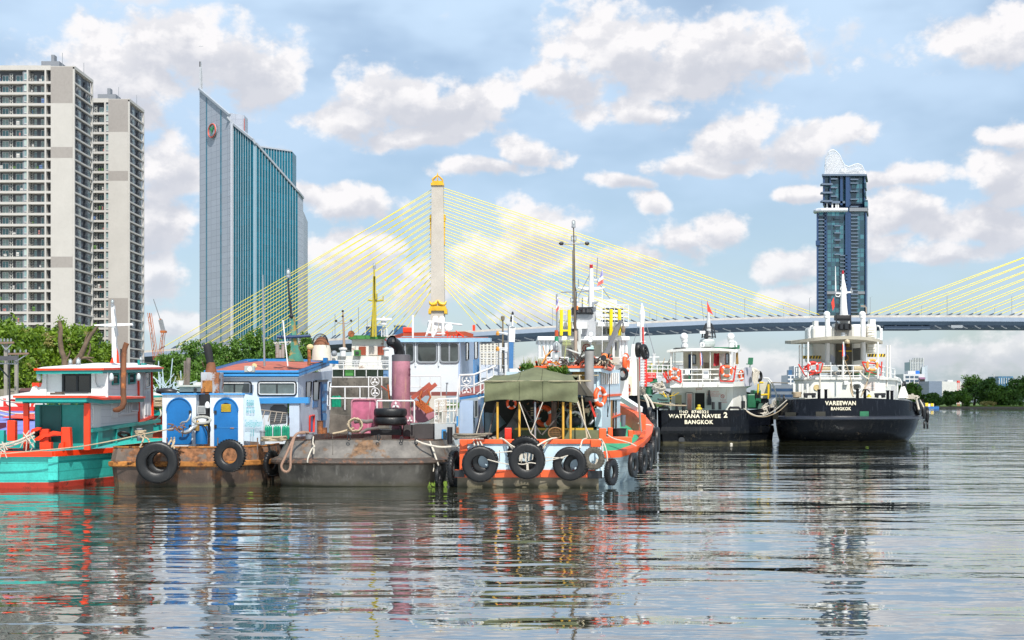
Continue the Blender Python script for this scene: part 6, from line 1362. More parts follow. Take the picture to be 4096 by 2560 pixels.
# ---------------- white and green ship behind
def ship_wg():
    Z=Z3; Y=92; r=thing('cargo_ship','white rust-streaked ship with green trim and a tall yellow mast, behind the purple funnel','ship',(Z(700,0,Y).x,Y+5,0))
    gr=mat('ship_green',(.05,.20,.04),.5,var=.2)
    FB(Z,Y-2,470,640,900,1000,6,'hull',scuff2,r); FB(Z,Y-1.2,480,635,910,648,6,'main_deck',white,r)
    FB(Z,Y+1,585,648,740,800,1,'aft_house',whiter,r); FB(Z,Y+1.5,500,640,590,800,1,'dark_passage',black,r); FB(Z,Y-1,500,640,525,790,.2,'white_pillar',white,r)
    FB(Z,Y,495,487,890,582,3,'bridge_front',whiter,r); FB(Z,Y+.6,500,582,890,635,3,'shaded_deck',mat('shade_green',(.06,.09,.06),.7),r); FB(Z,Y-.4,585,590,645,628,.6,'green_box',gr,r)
    FB(Z,Y+1,635,368,860,485,3,'top_house',whiter,r); FB(Z,Y+.6,610,350,875,366,4,'green_roof',gr,r); FB(Z,Y+.8,640,340,860,350,4,'green_roof',gr,r)
    for x0,x1,m in ((685,735,mat('red_brown_door',(.25,.05,.02),.5)),(820,875,mat('red_brown_door',(.25,.05,.02))),(760,818,mat('curtain',(.5,.45,.4),.8))): FB(Z,Y+.9,x0,420,x1,480,.1,'door',m,r)
    o=FB(Z,Y-.6,650,445,695,485,.5,'signal_lamp_box',gr,r); FB(Z,Y-.65,660,455,686,475,.04,'lamp_lens',glassd,o)
    for x,y in ((573,480),(885,480)): MB().lathe(Z(x,y,Y-.5),[(.22,-.1),(.22,.35),(.3,.38),(.3,.5),(.05,.55)],14).build('vent',white,r,smooth=40)
    railing([Z(495,632,Y-1.5),Z(745,632,Y-1.5),Z(900,632,Y-1.5)],1.0,2,6,.03,root=r); railing([Z(520,580,Y-.8),Z(900,580,Y-.8)],Z(0,520,Y).z-Z(0,580,Y).z,2,6,.03,root=r)
    b=MB(); b.beam(Z(786,350,Y),Z(793,-80,Y),.15).beam(Z(806,350,Y),Z(798,-80,Y),.15).beam(Z(772,350,Y+.6),Z(792,90,Y),.1)
    for k in range(7): b.beam(Z(788,330-42*k,Y),Z(802,330-42*k,Y),.1)
    b.tube([Z(750,88,Y),Z(800,96,Y),Z(862,90,Y)],.07,6).tube([Z(858,92,Y),Z(858,60,Y)],.04,5); fb(b,Z,Y-.2,802,42,815,84,.3); b.tube([Z(795,-80,Y),Z(795,-130,Y)],.06,6); b.build('yellow_mast',mat('mast_yellow',(.42,.34,.03),.5,var=.2),r)
    lamp_cage(r,Z(795,-135,Y),1.1,'masthead_lamp')
    b=MB(); b.beam(Z(812,224,Y),Z(920,224,Y),.14).lathe(Z(862,268,Y),[(.3,0),(.32,.1),(.18,.14),(.18,.3),(.34,.33),(.1,.4),(.08,.62)],12); b.build('radar_scanner',white,r)
    b=MB(); b.tube([Z(848,350,Y),Z(848,290,Y),Z(870,280,Y),Z(885,300,Y),Z(885,350,Y)],.04,6).tube([Z(865,350,Y),Z(865,300,Y)],.03,5); b.build('radar_frame',white,r)
    wr=mat('whip_rust',(.35,.25,.18),.7,rust=.4,rs=4); b=MB(); b.tube([Z(581,435,Y),Z(578,300,Y),Z(572,170,Y)],[.1,.08,.05],6).tube([Z(520,240,Y),Z(550,256,Y),Z(600,256,Y),Z(632,236,Y)],.025,5); b.build('thin_mast',wr,r); 
    for x,y in ((524,238),(630,236),(571,168),(571,205)): MB().ball(Z(x,y,Y),.09,6).build('mast_lamp',darkm,r)
    MB().lathe(Z(632,330,Y),[(.02,-.05),(.22,0),(.24,.1)],12,(0,-1,0)).build('brown_disc',rustpipe,r); b=MB()
    for x,y0,y1 in ((683,330,140),(632,330,280),(745,300,230),(516,330,190)): b.tube([Z(x,y0,Y),Z(x,y1,Y)],.02,4)
    b.build('antenna',steel,r); MB().ball(Z(510,470,Y-.5),.22,10).build('grey_cap',steel,r)
    for x,m in ((603,black),(652,black)): FB(Z,Y-.5,x-9,735,x+9,780,.25,'bitt',m,r)
    for k,x in enumerate((505,525,545)): MB().lathe(Z(x,850,70),[(.12,0),(.13,.5),(.05,.62)],8).build('green_bottle',mat('green_plastic',(.01,.30,.17)),r)
    lifebuoy(Z(574,695,Y-1.6),.35,'small orange lifebuoy seen edge-on on the white and green ship',yaw=75)
    b=MB()
    for y in (690,735): b.tube([Z(590,y,Y+.6),Z(740,y,Y+.6)],.05,5)
    b.build('grab_rails',white,r); FB(Z,Y-.8,860,590,915,660,.1,'blue_gangway',mat('gangway_blue',(.1,.2,.35),.5),r)
ship_wg()
# thatch of masts and frames of small boats behind the teal boat
def small_boats():
    Z=Z2; r=thing('fishing_boat','small orange and teal boat with a rope coil, behind the left blue-doored box','boat',(Z(560,0,76).x,76,0))
    FB(Z,76,425,820,520,1010,1,'orange_hull',orangered,r); FB(Z,75.8,425,790,520,830,1,'teal_rail',teald,r); FB(Z,75.7,425,905,520,955,1,'teal_band',teald,r); b=MB()
    FB(Z,77,428,668,480,705,1,'green_crate',teald,r); coil(Z(462,760,75.2),.42,.06,6,'',ropem,root=r); rope([Z(480,770,75),Z(492,820,74.8),Z(470,850,74.8),Z(440,880,74.8),Z(455,910,74.8)],.05,'',ropew,root=r)
    rn=random.Random(2); fr=mat('pale_blue_frame',(.45,.55,.6),.6)
    r2=thing('fishing_boat','moored white fishing boat with a tangle of thin pale frames, behind the teal boat','boat',(Z(520,0,95).x,96,0)); FB(Z,95,420,640,600,700,3,'hull',white,r2)
    for _ in range(26): a=Z(rn.uniform(425,600),rn.uniform(600,660),95); b.tube([a,a+Vector((rn.uniform(-2,2),0,rn.uniform(-.8,1.2)))],.035,4)
    b.build('outrigger_frames',fr,r2)
    b=MB()
    for x0,x1,y0,y1 in ((475,472,560,390),(515,500,590,440),(565,585,580,370),(600,592,610,560),(655,650,560,470),(490,490,600,530)): b.tube([Z(x0,y0,95),Z(x1,y1,95)],.04,4)
    b.build('bamboo_poles',fr,r2)
    r3=thing('house_boat','low white cabin boat with a potted plant on its roof, behind the left deck box','boat',(Z(720,0,85).x,86,0)); FB(Z,85,640,596,830,660,3,'cabin',white,r3); FB(Z,84.7,615,585,840,598,3.6,'roof',mat('cabin_roof',(.5,.52,.48),.6),r3); FB(Z,84.9,755,612,775,650,.1,'window',glassd,r3); MB().box(Z(640,640,85),vz(Z(830,640,85),0)).build('hull',white,r3) 
    for lab,x0,x1,y0,y1,rr in (('grey wooden mooring pile standing left of the exhaust stack, the thicker of two',705,718,580,365,.42),('thin tan mooring pile standing left of the thicker grey one',683,688,580,390,.22)):
        MB().tube([vz(Z(x0,0,92),-1),Z(x0,y0,92),Z(x1-4,y1,92)],rr*.4,8).build('mooring_pile',mat('old_pile_wood',(.17,.14,.12),.95,var=.4),label=lab,cat='pile')
    p=thing('potted_plant','small spiky potted plant on the roof of the low white cabin boat','plant',Z(645,585,86)); MB().lathe(Z(645,585,86),[(.2,0),(.26,.3)],10).build('pot',white,p); b=MB()
    for k in range(22): a=k*.6; c=Z(645,570,86); b.prism([c,c+Vector((.05,0,.02)),c+Vector((math.cos(a)*.7,math.sin(a)*.7,.5+.3*math.sin(k)))],(0,.02,0))
    b.build('leaves',f_yel,p); MB().lathe(Z(785,586,85),[(.28,0),(.3,.2)],10).build('white_tub',white,label='small white tub on the roof of the low white cabin boat',cat='tub')
    MB().ball(Z(535,635,63.6),.35,10,(1.6,.8,.5)).build('black_bag',black,smooth=50,label='black bag on top of the left blue-doored box',cat='bag')
small_boats()
# ================================================================ orange and pale blue wooden boat with olive awning
orng=mat('orange_paint',(.75,.10,.02),.45,var=.15,fine=.25,vs=2,rust=.08,rcol=(.45,.35,.3),rs=4)
palb=mat('pale_blue_wood',(.50,.64,.72),.45,var=.05,streak=.35,scol=(.35,.28,.2))
canvas=mat('olive_canvas',(.125,.135,.07),.85,var=.28,vs=.8,fine=.15,bump=.4,bs=2.5)
weath=mat('weathered_wood',(.16,.14,.10),.85,var=.35,vs=1.5,rust=.3,rcol=(.28,.12,.03),rs=.7,streak=.4,wl=.3)
def boat4():
    Z=Z4; r=thing('wooden_boat','orange and pale blue wooden boat under an olive tarpaulin, tyres roped along its stern','boat',(2,70,0))
    Y=61; X0,X1=Z(212,0,Y).x,Z(1490,0,Y).x
    # plan of the hull: transom, right side bulging, stem far back
    side=[(X1,Y),(5.25,62.3),(6.22,64.4),(6.7,66),(7.4,69),(7.8,72),(7.75,77),(7.05,82)]
    left=[(5.9,84),(4,81),(1.6,75),(-.9,69),(-1.8,64),(X0,Y)]
    pl=side+left
    shr=lambda x,y: max(0,(y-63))*.118
    def rings(lv):
        cx_=2.4; out=[]
        for z,s,kk in lv: out.append([Vector((cx_+(x-cx_)*(s if y > Y+.5 else s**.4),y if y > Y+.5 else y+(1-s)*.6,z+(shr(x,y)*kk))) for x,y in pl])
        return out
    MB().ring(rings([(-1,.72,0),(.0,.82,0),(.45,.88,.3),(1.45,.99,1)]),cap=False).build('hull',mat('side_planks',(.46,.58,.62),.5,var=.08,lines=.3,streak=.9,scol=(.25,.2,.1)),r,smooth=0)
    MB().ring(rings([(1.36,1.015,1),(1.68,1.03,1),(1.70,.93,1),(1.45,.92,1)]),cap=False).build('gunwale',orng,r,smooth=0)
    MB().ring(rings([(1.66,.935,1),(.95,.90,.9)]),cap=False).build('inner_bulwark',orng,r,smooth=0)
    MB().ring(rings([(.9,.9,.9),(.96,.9,.9)])).build('deck',mat('green_deck',(.04,.32,.16),.6,var=.2,fine=.2),r)
    # transom
    FB(Z,Y-.12,205,985,1500,1240,.4,'transom',palb,r); FB(Z,Y-.22,205,948,1500,990,.5,'transom_rail',orng,r,bevel=.02)
    FB(Z,Y-.2,160,1232,1540,1302,.35,'orange_band',orng,r); FB(Z,Y-.1,185,1300,1500,1500,.3,'transom_foot',weath,r)
    b=MB(); fb(b,Z,Y-.3,205,950,278,1232,.2); b.build('corner_post',orng,r,bevel=.02); FB(Z,Y-.32,1425,948,1520,1020,.4,'corner_knee',orng,r,bevel=.03); FB(Z,Y-.28,1470,1010,1545,1300,.3,'corner_board',palb,r)
    FB(Z,Y-.35,160,1235,250,1300,.15,'rudder_beam',darkm,r); MB().box(Z(1400,1240,Y-.3),Z(1530,1310,Y)).build('rudder_beam',darkm,r)
    b=MB()
    for x in (578,1330): b.tube([Z(x,1050,Y-.14),Z(x,1150,Y-.14)],.012,4)
    b.build('nail_streak',rustpipe,r)
    # awning: ridge tent over the stern, valance with scallops, aft sheet
    Ya,Yb=61.2,65.5; aw=thing('awning','olive green tarpaulin awning on yellow poles over the stern of the orange boat','awning',Z(870,950,62)); N=28
    rows=[]
    def edge(u): return Z(435+u*870,405,Ya)
    def peak(u): x=435+u*870; a=max(0,1-abs(x-900)/ (310 if x < 900 else 400)); return Z(x*.8+180+(0 if x < 900 else 30),352-80*(a ** 1.3),63.3)
    for j in range(9):
        t=j/8; rows.append([edge(u/N).lerp(peak(u/N),t)+Vector((0,0,(.07*math.sin(math.pi*t)*-1)+.012*math.sin(u*1.1+j))) for u in range(N+1)])
    bk=[Z(610+(1320-610)*u/N,350,65.5) for u in range(N+1)]
    for j in range(1,7): t=j/6; rows.append([peak(u/N).lerp(bk[u],t)+Vector((0,0,-.1*math.sin(math.pi*t))) for u in range(N+1)])
    MB().grid(rows,th=(0,0,-.02)).build('canvas_roof',canvas,aw,smooth=60)
    val=[]
    for j in range(8):
        t=j/7; row=[]
        for i in range(N*2+1):
            u=i/(N*2); x=435+u*870; seg=[(435,600),(760,590),(985,600),(1300,614)]
            for (a,ya),(c,yc) in zip(seg,seg[1:]):
                if a <= x <= c+1: s=(x-a)/(c-a); yb=ya+(yc-ya)*s-16*math.sin(math.pi*s); break
            amp=.055*t; p=Z(x,405+(yb-405)*t,Ya+.02); p.y+=amp*math.sin(u*23+t*1.5)+.015*t*math.sin(u*61+2)+.06*math.sin(u*9+t*7); row.append(p)
        val.append(row)
    MB().grid(val,th=(0,.02,0)).build('valance',canvas,aw,smooth=60)
    for u in (21,35): MB().tube([row[u]+Vector((0,-.015,0)) for row in val],.013,4).tube([q[u//2]+Vector((0,-.01,.012)) for q in rows[:9]],.013,4).build('seam',mat('seam_olive',(.07,.075,.04),.9),aw)
    MB().tube([q+Vector((0,-.015,.01)) for q in val[-1]],.014,4).build('hem_rope',mat('seam_olive',(.07,.075,.04)),aw)
    MB().beam(Z(1712,562,80.5),Z(1885,672,78),.35,.3).build('bow_board',white,r)
    MB().grid([[Z(605,350,65.5),Z(900,345,65.6),Z(1320,348,65.5)],[Z(610,405,65.3),Z(900,400,65.4),Z(1320,405,65.3)]],th=(0,.02,0)).build('rear_canvas',canvas,aw)
    MB().grid([[Z(1310,350,65.4),Z(1340,380,65.4),Z(1490,535,66)],[Z(1305,405,Ya),Z(1360,470,63),Z(1484,545,65.5)],[Z(1302,530,Ya+.1),Z(1400,545,63),Z(1480,548,65)]],th=(-.02,.02,0)).build('side_canvas',mat('shaded_canvas',(.07,.06,.04),.9,var=.2),aw)  # canvas coloured darker for the shade on the awning's right side
    b=MB(); b.tube([Z(535,358,65.4),Z(1500,353,65.4)],.035,6).tube([Z(1290,405,Ya),Z(1425,403,Ya+1)],.04,6).tube([Z(435,408,Ya+.05),Z(1305,408,Ya+.05)],.035,6); b.build('ridge_poles',mat('bamboo',(.40,.34,.22),.7),aw)
    for x,m in ((558,yellow),(762,yellow),(908,steel),(1169,yellow),(1238,yellow)): MB().tube([Z(x,955,61.5),Z(x,600,61.5)],.058 if m is yellow else .05,8).build('pole',mat('pole_yellow',(.58,.33,.04),.5,var=.15) if m is yellow else m,aw)
    b=MB(); b.tube([Z(1390,940,61.4),Z(1318,350,62.5)],.035,6).tube([Z(1400,935,61.6),Z(1300,560,62)],.03,6); b.build('leaning_poles',mat('bamboo',(.4,.34,.22)),aw)
    # dark interior: engine-room bulkhead and things hung up
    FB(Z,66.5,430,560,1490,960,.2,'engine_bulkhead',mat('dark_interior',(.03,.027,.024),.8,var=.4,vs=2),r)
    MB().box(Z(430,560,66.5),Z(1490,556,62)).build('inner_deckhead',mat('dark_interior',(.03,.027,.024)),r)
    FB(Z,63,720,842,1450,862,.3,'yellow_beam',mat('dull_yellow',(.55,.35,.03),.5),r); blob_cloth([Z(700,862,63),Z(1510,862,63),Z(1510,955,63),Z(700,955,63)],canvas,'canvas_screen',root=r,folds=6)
    FB(Z,61.7,625,842,690,950,.5,'red_bitt',redp,r,bevel=.03)
    MB().grid([[Z(740,660,65.8),Z(770,670,65.8)],[Z(700,740,65.2),Z(745,760,65.2)],[Z(640,830,64.2),Z(750,830,64.2)],[Z(560,900,63.2),Z(600,930,63.2)],[Z(470,940,62.2),Z(520,948,62.2)]],th=(0,.2,-.1)).build('curved_prow',mat('weathered_plank',(.30,.26,.22),.8,var=.3,rust=.3,rs=2),r)
    blob_cloth([Z(440,700,65),Z(560,700,65),Z(640,800,65),Z(440,930,64)],mat('grey_sheet',(.15,.19,.20),.8),'grey_sheet',root=r,folds=2)
    b=MB()
    for a,c in (((785,620),(960,900)),((1205,620),(1040,830)),((545,610),(470,935)),((1040,830),(970,910))): b.tube([Z(*a,62.4),Z(*c,62)],.04,6)
    b.build('cross_stays',mat('dark_stay',(.07,.06,.055),.7),r)
    MB().tube([Z(1083,850,62.8),Z(1083,600,62.8)],.13,8).build('wood_post',mat('old_wood',(.12,.09,.07)),r)
    c=Z(1278,785,64); w_=MB(); w_.tube([c+Vector((math.cos(t*.3927)*.38,0,math.sin(t*.3927)*.5)) for t in range(16)],.07,8,True); w_.build('wheel_ring',white,r,smooth=60); MB().lathe(c,[(.3,.0),(.25,-.15),(.05,-.2)][::-1],14,(0,1,0)).build('engine_pulley',darkm,r)
    clutter(r,'hanging_gear',mat('gear_brown',(.25,.12,.06),.8),Z,65.5,(780,600,1450,720),26,(.05,.25),3); clutter(r,'engine_pipes',steel,Z,65.6,(880,640,1450,840),18,(.1,.4),8); clutter(r,'pale_ropes',ropew,Z,65.3,(1180,600,1460,760),14,(.05,.4),6); clutter(r,'red_hanging_bits',redp,Z,65.4,(650,600,1440,700),7,(.05,.2),11)
    MB().prism([Z(1405,590,64.5),Z(1425,590,64.5),Z(1480,740,64.5),Z(1460,742,64.5)],(0,.1,0)).build('red_tiller',redp,r); MB().box(Z(1360,660,64.4),Z(1410,700,64.7)).build('straw_box',mat('straw',(.5,.4,.25),.9),r)
    MB().box(Z(862,640,65),Z(898,740,65.2)).build('tool_rack',mat('tool_black',(.02,.02,.02),.5),r); b=MB()
    for k in range(4): fb(b,Z,64.9,868,652+22*k,892,662+22*k,.05)
    b.build('tool_labels',mat('straw',(.5,.4,.25)),r)
    # round wicker basket
    o=thing('fish_basket','round woven basket leaning inside the orange stern rail','basket',Z(1095,955,61.6)); c=Z(1097,890,61.6)
    MB().tube([c+Vector((math.cos(t*.3142)*.34,0,math.sin(t*.3142)*.27)) for t in range(20)],.03,6,True).build('rim',mat('wicker',(.25,.14,.06),.9),o)
    b=MB()
    for k in range(9): b.tube([c+Vector((-.3+.075*k,0,math.sqrt(max(.01,.1156-(-.3+.075*k)**2))*.75)),c+Vector((-.25+.06*k,.15,-.35))],.012,4)
    for k in range(7): b.tube([c+Vector((-.32,.05,.18-.08*k)),c+Vector((.32,.05,.18-.08*k))],.012,4)
    b.build('weave',mat('wicker',(.25,.14,.06)),o)
    # bitts and rails on the right
    for q,Yp in (([(1505,985),(1505,845),(1570,845),(1572,985)],61.5),([(1590,960),(1588,838),(1630,838),(1632,960)],62.5),([(1778,930),(1775,862),(1820,862),(1822,930)],64)): MB().prism([Z(a,c,Yp) for a,c in q],(0,.4,0)).build('bitt',orng,r,bevel=.02)
    FB(Z,62,1560,925,1810,985,.5,'stern_bench',orng,r,bevel=.02); MB().beam(Z(1815,885,64.5),Z(1920,885,67),.2).beam(Z(1905,720,69),Z(1905,860,69),.35).build('side_rib',orng,r)
    b=MB(); b.lathe(Z(1690,920,63.5),[(.32,0),(.37,.36),(.39,.37),(.39,.4),(.35,.4),(.3,.05)],18); b.build('black_tub',darkm,r,smooth=40); MB().lathe(Z(1728,830,66),[(.11,0),(.13,.55),(.14,.6)],14).build('grey_bin',mat('grey_bin',(.12,.14,.17),.5),r,smooth=40)
    # house right side (blue white, slatted windows) and front corner
    Yh=66; t=.22; Xh=Z(1500,0,Yh).x; S_=lambda x,y: SX(Z,x,y,Xh,t,Yh); hb=palb
    MB().prism([S_(1500,300),S_(1700,300),S_(1700,545),S_(1500,560)],(-.1,0,0)).build('upper_side',hb,r); MB().prism([S_(1500,560),S_(1700,548),S_(1700,860),S_(1500,880)],(-.1,0,0)).build('lower_side',hb,r)
    w=MB().prism([S_(1518,330),S_(1678,330),S_(1678,425),S_(1518,440)],(.03,0,0)).build('window',glassd,r); b=MB()
    for k in range(9): x=1520+19.5*k; b.prism([S_(x,328),S_(x+6,328),S_(x+6,436-k),S_(x,438-k)],(.07,0,0))
    b.build('slats',white,w); b=MB()
    for k in (1,2,4): x=1530+19.5*k; b.prism([S_(x,335),S_(x+4,335),S_(x+4,430),S_(x,432)],(.055,0,0))
    b.build('wood_slats',mat('varnish_brown',(.3,.14,.03),.5),w)
    MB().beam(S_(1500,545),S_(1700,532),.18,.12).build('orange_molding',orng,r); MB().beam(S_(1520,575),S_(1700,562),.12).build('blue_molding',hb,r)
    for x0,x1,mm in ((1625,1640,glassd),(1652,1662,glassd),(1612,1622,mat('varnish_brown',(.3,.14,.03)))): MB().prism([S_(x0,585),S_(x1,583),S_(x1,840),S_(x0,845)],(.04,0,0)).build('side_opening',mm,r)
    FB(Z,65.9,1465,660,1530,830,.1,'corner_panel',hb,r); MB().beam(S_(1615,745),S_(1700,715),.1,.1).build('grab_rail',orng,r)
    MB().tube([Z(1600,330,65.5),Z(1600,600,65.5),Z(1580,740,65.3)],.02,4).tube([Z(1575,540,65.5),Z(1585,740,65.3)],.02,4).build('black_cables',darkm,r)
    FB(Z,Yh+.1,640,318,1500,560,.1,'front_wall',hb,r); FB(Z,Yh,1255,318,1380,400,.1,'yellow_panel',mat('yellow_wood',(.45,.25,.03),.5),r)
    # big roof: pale fascia, orange edge, cream deck
    zt=Z(0,285,65.6).z; q=[(Z(770,0,65.6).x,65.6),(Z(1520,0,65.6).x,65.6),(Z(1610,0,67).x,67.2),(SX(Z,1725,300,Xh+.9,t,Yh).x,74.5),(Z(770,0,65.6).x+1.5,77)]
    li=[0,0,-.12,.35,.35]
    MB().ring([[Vector((x,y,zt+z+l)) for (x,y),l in zip(q,li)] for z in (-.18,.0)]).build('roof_fascia',palb,r)
    MB().ring([[Vector((x+(.05 if k in (1,2,3) else -.05),y-.05,zt+z+l)) for k,((x,y),l) in enumerate(zip(q,li))] for z in (.003,.11)]).build('roof_edge',orng,r)
    # things on that roof
    b=MB(); b.lathe(Z(1412,600,65),[(.235,0),(.235,Z(0,122,65).z-Z(0,600,65).z)],20); b.build('grey_funnel',mat('funnel_grey',(.26,.25,.24),.6,var=.15,streak=.5),r,smooth=50); b=MB(); b.lathe(Z(1412,125,65),[(.245,0),(.245,.05)],20); b.build('funnel_rim',darkm,r)
    b=MB(); b.ball(Z(1420,103,65),.14,10,(1.5,.7,.6)); b.ball(Z(1438,90,65),.09,8).ball(Z(1400,107,65),.08,8); b.build('canvas_cover',mat('pale_teal_cloth',(.40,.58,.55),.8),r,smooth=60)
    wd=mat('mast_wood',(.11,.085,.06),.8,var=.3)
    Ym=67; m5=lambda x,y: Z5(x,y,Ym); MB().tube([m5(597,1415),m5(580,1000),m5(574,600),m5(572,300),m5(568,140)],[.11,.075,.06,.045,.03],9).build('mast',wd,r)
    MB().tube([m5(628,1400),m5(600,1200),m5(565,1020)],[.05,.04,.03],6).tube([m5(560,1010),m5(558,350)],.015,4).tube([m5(565,620),m5(595,740),m5(590,1100),m5(640,1390)],.025,5).tube([m5(585,1150),m5(660,1400)],.03,5).build('mast_wiring',darkm,r)
    MB().tube([m5(435,290),m5(575,290),m5(710,287)],.04,7).tube([m5(450,742),m5(712,732)],.03,6).build('crossarm',steel,r)
    for x in (434,708): MB().lathe(m5(x,288)+Vector((.1 if x < 500 else -.1,0,0)),[(.02,-.12),(.09,-.05),(.1,.08),(.03,.14)],8,(1,0,0)).build('arm_lamp',darkm,r)
    lamp_cage(r,m5(568,142),1.1,'masthead_lamp'); MB().lathe(m5(568,108),[(.06,0),(.055,.1),(.02,.14)],8).build('red_beacon',mat('beacon_red',(.35,.01,.02),.2),r)
    flood(r,m5(569,242),.28,m=darkm); flood(r,m5(600,815),.26,m=steel); flood(r,m5(560,815),.24,m=darkm)
    MB().tube([Z5(415,1200,66.4),Z5(412,760,66.4)],.055,7).build('flag_pole',steel,r); MB().tube([Z5(835,1300,66.5),Z5(834,520,66.5)],.02,5).build('flag_pole',white,r)
    def flag(q,Yp,label):
        f=MB(); cols=[mat('flag_red',(.65,.16,.14),.8),mat('flag_white',(.72,.72,.75),.8),mat('flag_blue',(.32,.30,.55),.8)]
        o=thing('flag',label,'flag',Z5(*q[0],Yp)); a,c,d,e=[Z5(x,y,Yp) for x,y in q]   # outer edge top,inner top,inner bottom,outer bottom
        for k,(t0,t1,m) in enumerate(((0,.16,cols[1]),(.16,.5,cols[2]),(.5,.74,cols[1]),(.74,1,cols[0]))):
            rows=[]
            for j in range(4):
                t_=t0+(t1-t0)*j/3; rows.append([a.lerp(e,t_).lerp(c.lerp(d,t_),u/5)+Vector((0,.05*math.sin(u*1.5+t_*4),0)) for u in range(6)])
            MB().grid(rows,th=(0,.008,0)).build('stripe',m,o,smooth=60)
    flag([(425,775),(408,800),(405,935),(432,895)],66.3,'faded red white and blue flag hanging on the grey pole left of the wooden mast'); flag([(840,515),(832,530),(785,690),(846,655)],66.4,'faded tricolour flag blowing left at the top of the thin white pole')
    MB().lathe(Z5(410,1205,66.3),[(.10,0),(.11,.28)],10).build('signal_green',mat('lamp_green',(.02,.25,.12),.3),r); MB().lathe(Z5(410,1150,66.3),[(.1,0),(.1,.3)],10).build('signal_red',mat('lamp_red',(.5,.08,.02),.3),r)
    MB().lathe(Z5(410,1285,66.2),[(.08,-.06),(.18,-.03),(.2,.18),(.17,.38),(.07,.44),(.06,.5)],14).build('bell_lamp_glass',mat('clear_dome',(.45,.47,.48),.1,spec=.8),r,smooth=60); lamp_cage(r,Z5(410,1278,65.95),1.05)
    for y in (1338,1438): flood(r,Z5(408,y,66),.42,m=steel)
    MB().tube([Z5(408,1500,66.3),Z5(408,1200,66.3)],.06,6).build('lamp_post',steel,r); MB().tube([Z5(408,1520,66.3),Z4(1115,330,66.3),Z4(1115,400,65)],.06,6).build('lamp_post',steel,r)
    for x,y,s in ((730,1130,.30),(724,1188,.26)): o=MB().lathe(Z5(x,y,66.5),[(s*.5,0),(s*.5,.06),(s*.3,.16),(.03,.18)],16,(0,1,0)).build('searchlight',steel,r,smooth=45); MB().lathe(Z5(x,y,66.48),[(s*.42,0),(.02,.02)],14,(0,1,0)).build('reflector',mat('flood_refl',(.6,.62,.62)),o)
    b=MB(); b.tube([Z5(622,1400,66.8),Z5(622,1080,66.8)],.09,8).tube([Z5(727,1420,66.8),Z5(727,1195,66.8)],.04,6).tube([Z5(500,1270,66.3),Z5(640,1320,66.3)],.05,6).tube([Z5(560,1400,66.3),Z5(690,1310,66.3)],.04,6).beam(Z5(650,1400,66.5),Z5(600,1200,66.5),.14); b.build('roof_poles',mat('pale_pipe',(.5,.52,.5),.5),r)
    MB().box(Z5(578,1100,66.4),Z5(600,1400,66.7)).build('mast_tabernacle',mat('board_wood',(.35,.28,.22),.8),r)
    b=MB(); b.beam(Z5(445,985,68),Z5(445,985,68)+Vector((0,0,.01)),.01)
    # antenna rake
    b=MB()
    for k in range(4): b.tube([Z5(466,1195+13*k,66),Z5(545,1190+14*k,66)],.018,4)
    b.tube([Z5(505,1180,66),Z5(480,1400,66)],.02,4); b.build('aerial_rake',mat('aerial_green',(.45,.5,.2),.5),r)
    ob=MB().ball(Z5(858,1345,66),.20,16,(1,.9,1)).build('orange_float',mat('float_orange',(.75,.18,.03),.45,var=.1),r,smooth=60); MB().lathe(Z5(848,1352,65.8),[(.15,.01),(.135,0),(.13,.03)],18,(0,-1,0)).build('lamp_bezel',darkm,r); MB().lathe(Z5(848,1352,65.81),[(.13,0),(.02,.02)],18,(0,-1,0)).build('lamp_lens',mat('green_lens',(.20,.26,.18),.15),r)
    for x0,x1,y0,y1,m,nm in ((240,312,1360,1410,mat('straw_bin',(.38,.36,.30),.8),'straw_bin'),(320,372,1378,1400,redp,'red_bag'),(525,572,1355,1395,mat('gauge_green',(.10,.22,.20),.5),'gauge_box'),(900,925,1345,1400,redp,'gas_bottle'),(930,998,1345,1420,mat('crate_grey',(.42,.38,.33),.8),'grey_crate'),(595,640,1340,1375,steel,'tool_box')): FB(Z5,66.2,x0,y0,x1,y1,.5,nm,m,r,bevel=.04)
    clutter(r,'roof_debris',mat('debris_dark',(.05,.045,.04),.8),Z5,66.2,(450,1370,900,1425),60,(.1,.4),21); clutter(r,'roof_nets',mat('net_pale',(.45,.38,.28),.9),Z5,66.1,(760,1375,920,1425),30,(.05,.25),22); clutter(r,'roof_timber',mat('timber_orange',(.5,.22,.04),.7),Z5,66.1,(260,1395,470,1425),9,(.2,.6),23); clutter(r,'roof_wires',mat('wire_red',(.35,.08,.04),.7),Z5,66.2,(640,1360,920,1410),14,(.1,.3),24)
    MB().prism([Z5(210,1385,66),Z5(228,1380,66),Z5(240,1425,66),Z5(225,1430,66)],(0,.1,0)).build('red_pennant',redp,r)
    MB().lathe(Z4(597,342,65.3),[(.165,-.04),(.16,0),(.09,.06),(.085,.12),(.02,.13),(.02,.5)],16).build('pendant_lamp',mat('galvanised',(.45,.46,.46),.3,.6),r,smooth=40)
    MB().beam(Z4(595,260,65.4),Z4(625,262,65.4),.04).build('lamp_arm',steel,r)
boat4()
for nm,lab,cx_,cy,w,h,n in (('potted_plant','bushy green potted plant left of the awning peak',835,290,45,32,900),('potted_plant','green plants trailing over the roof edge right of the awning peak',1070,318,60,30,900),('potted_plant','small green plant at the roof edge behind the glass lamps',1165,322,40,20,400)):
    p=thing(nm,lab,'plant',Z4(cx_,cy+h,65)); MB().lathe(Z4(cx_,cy+h,65.2),[(.15,0),(.2,.3)],10).build('pot',rustpipe,p); leafmesh('leaves',[(tuple(Z4(cx_+dx,cy+dy,65)),(.22,.2,.2)) for dx,dy in ((-w*.5,0),(0,-h*.3),(w*.5,0),(-w*.2,h*.4),(w*.3,h*.3))],n,.06,f_mid,p,2.0)
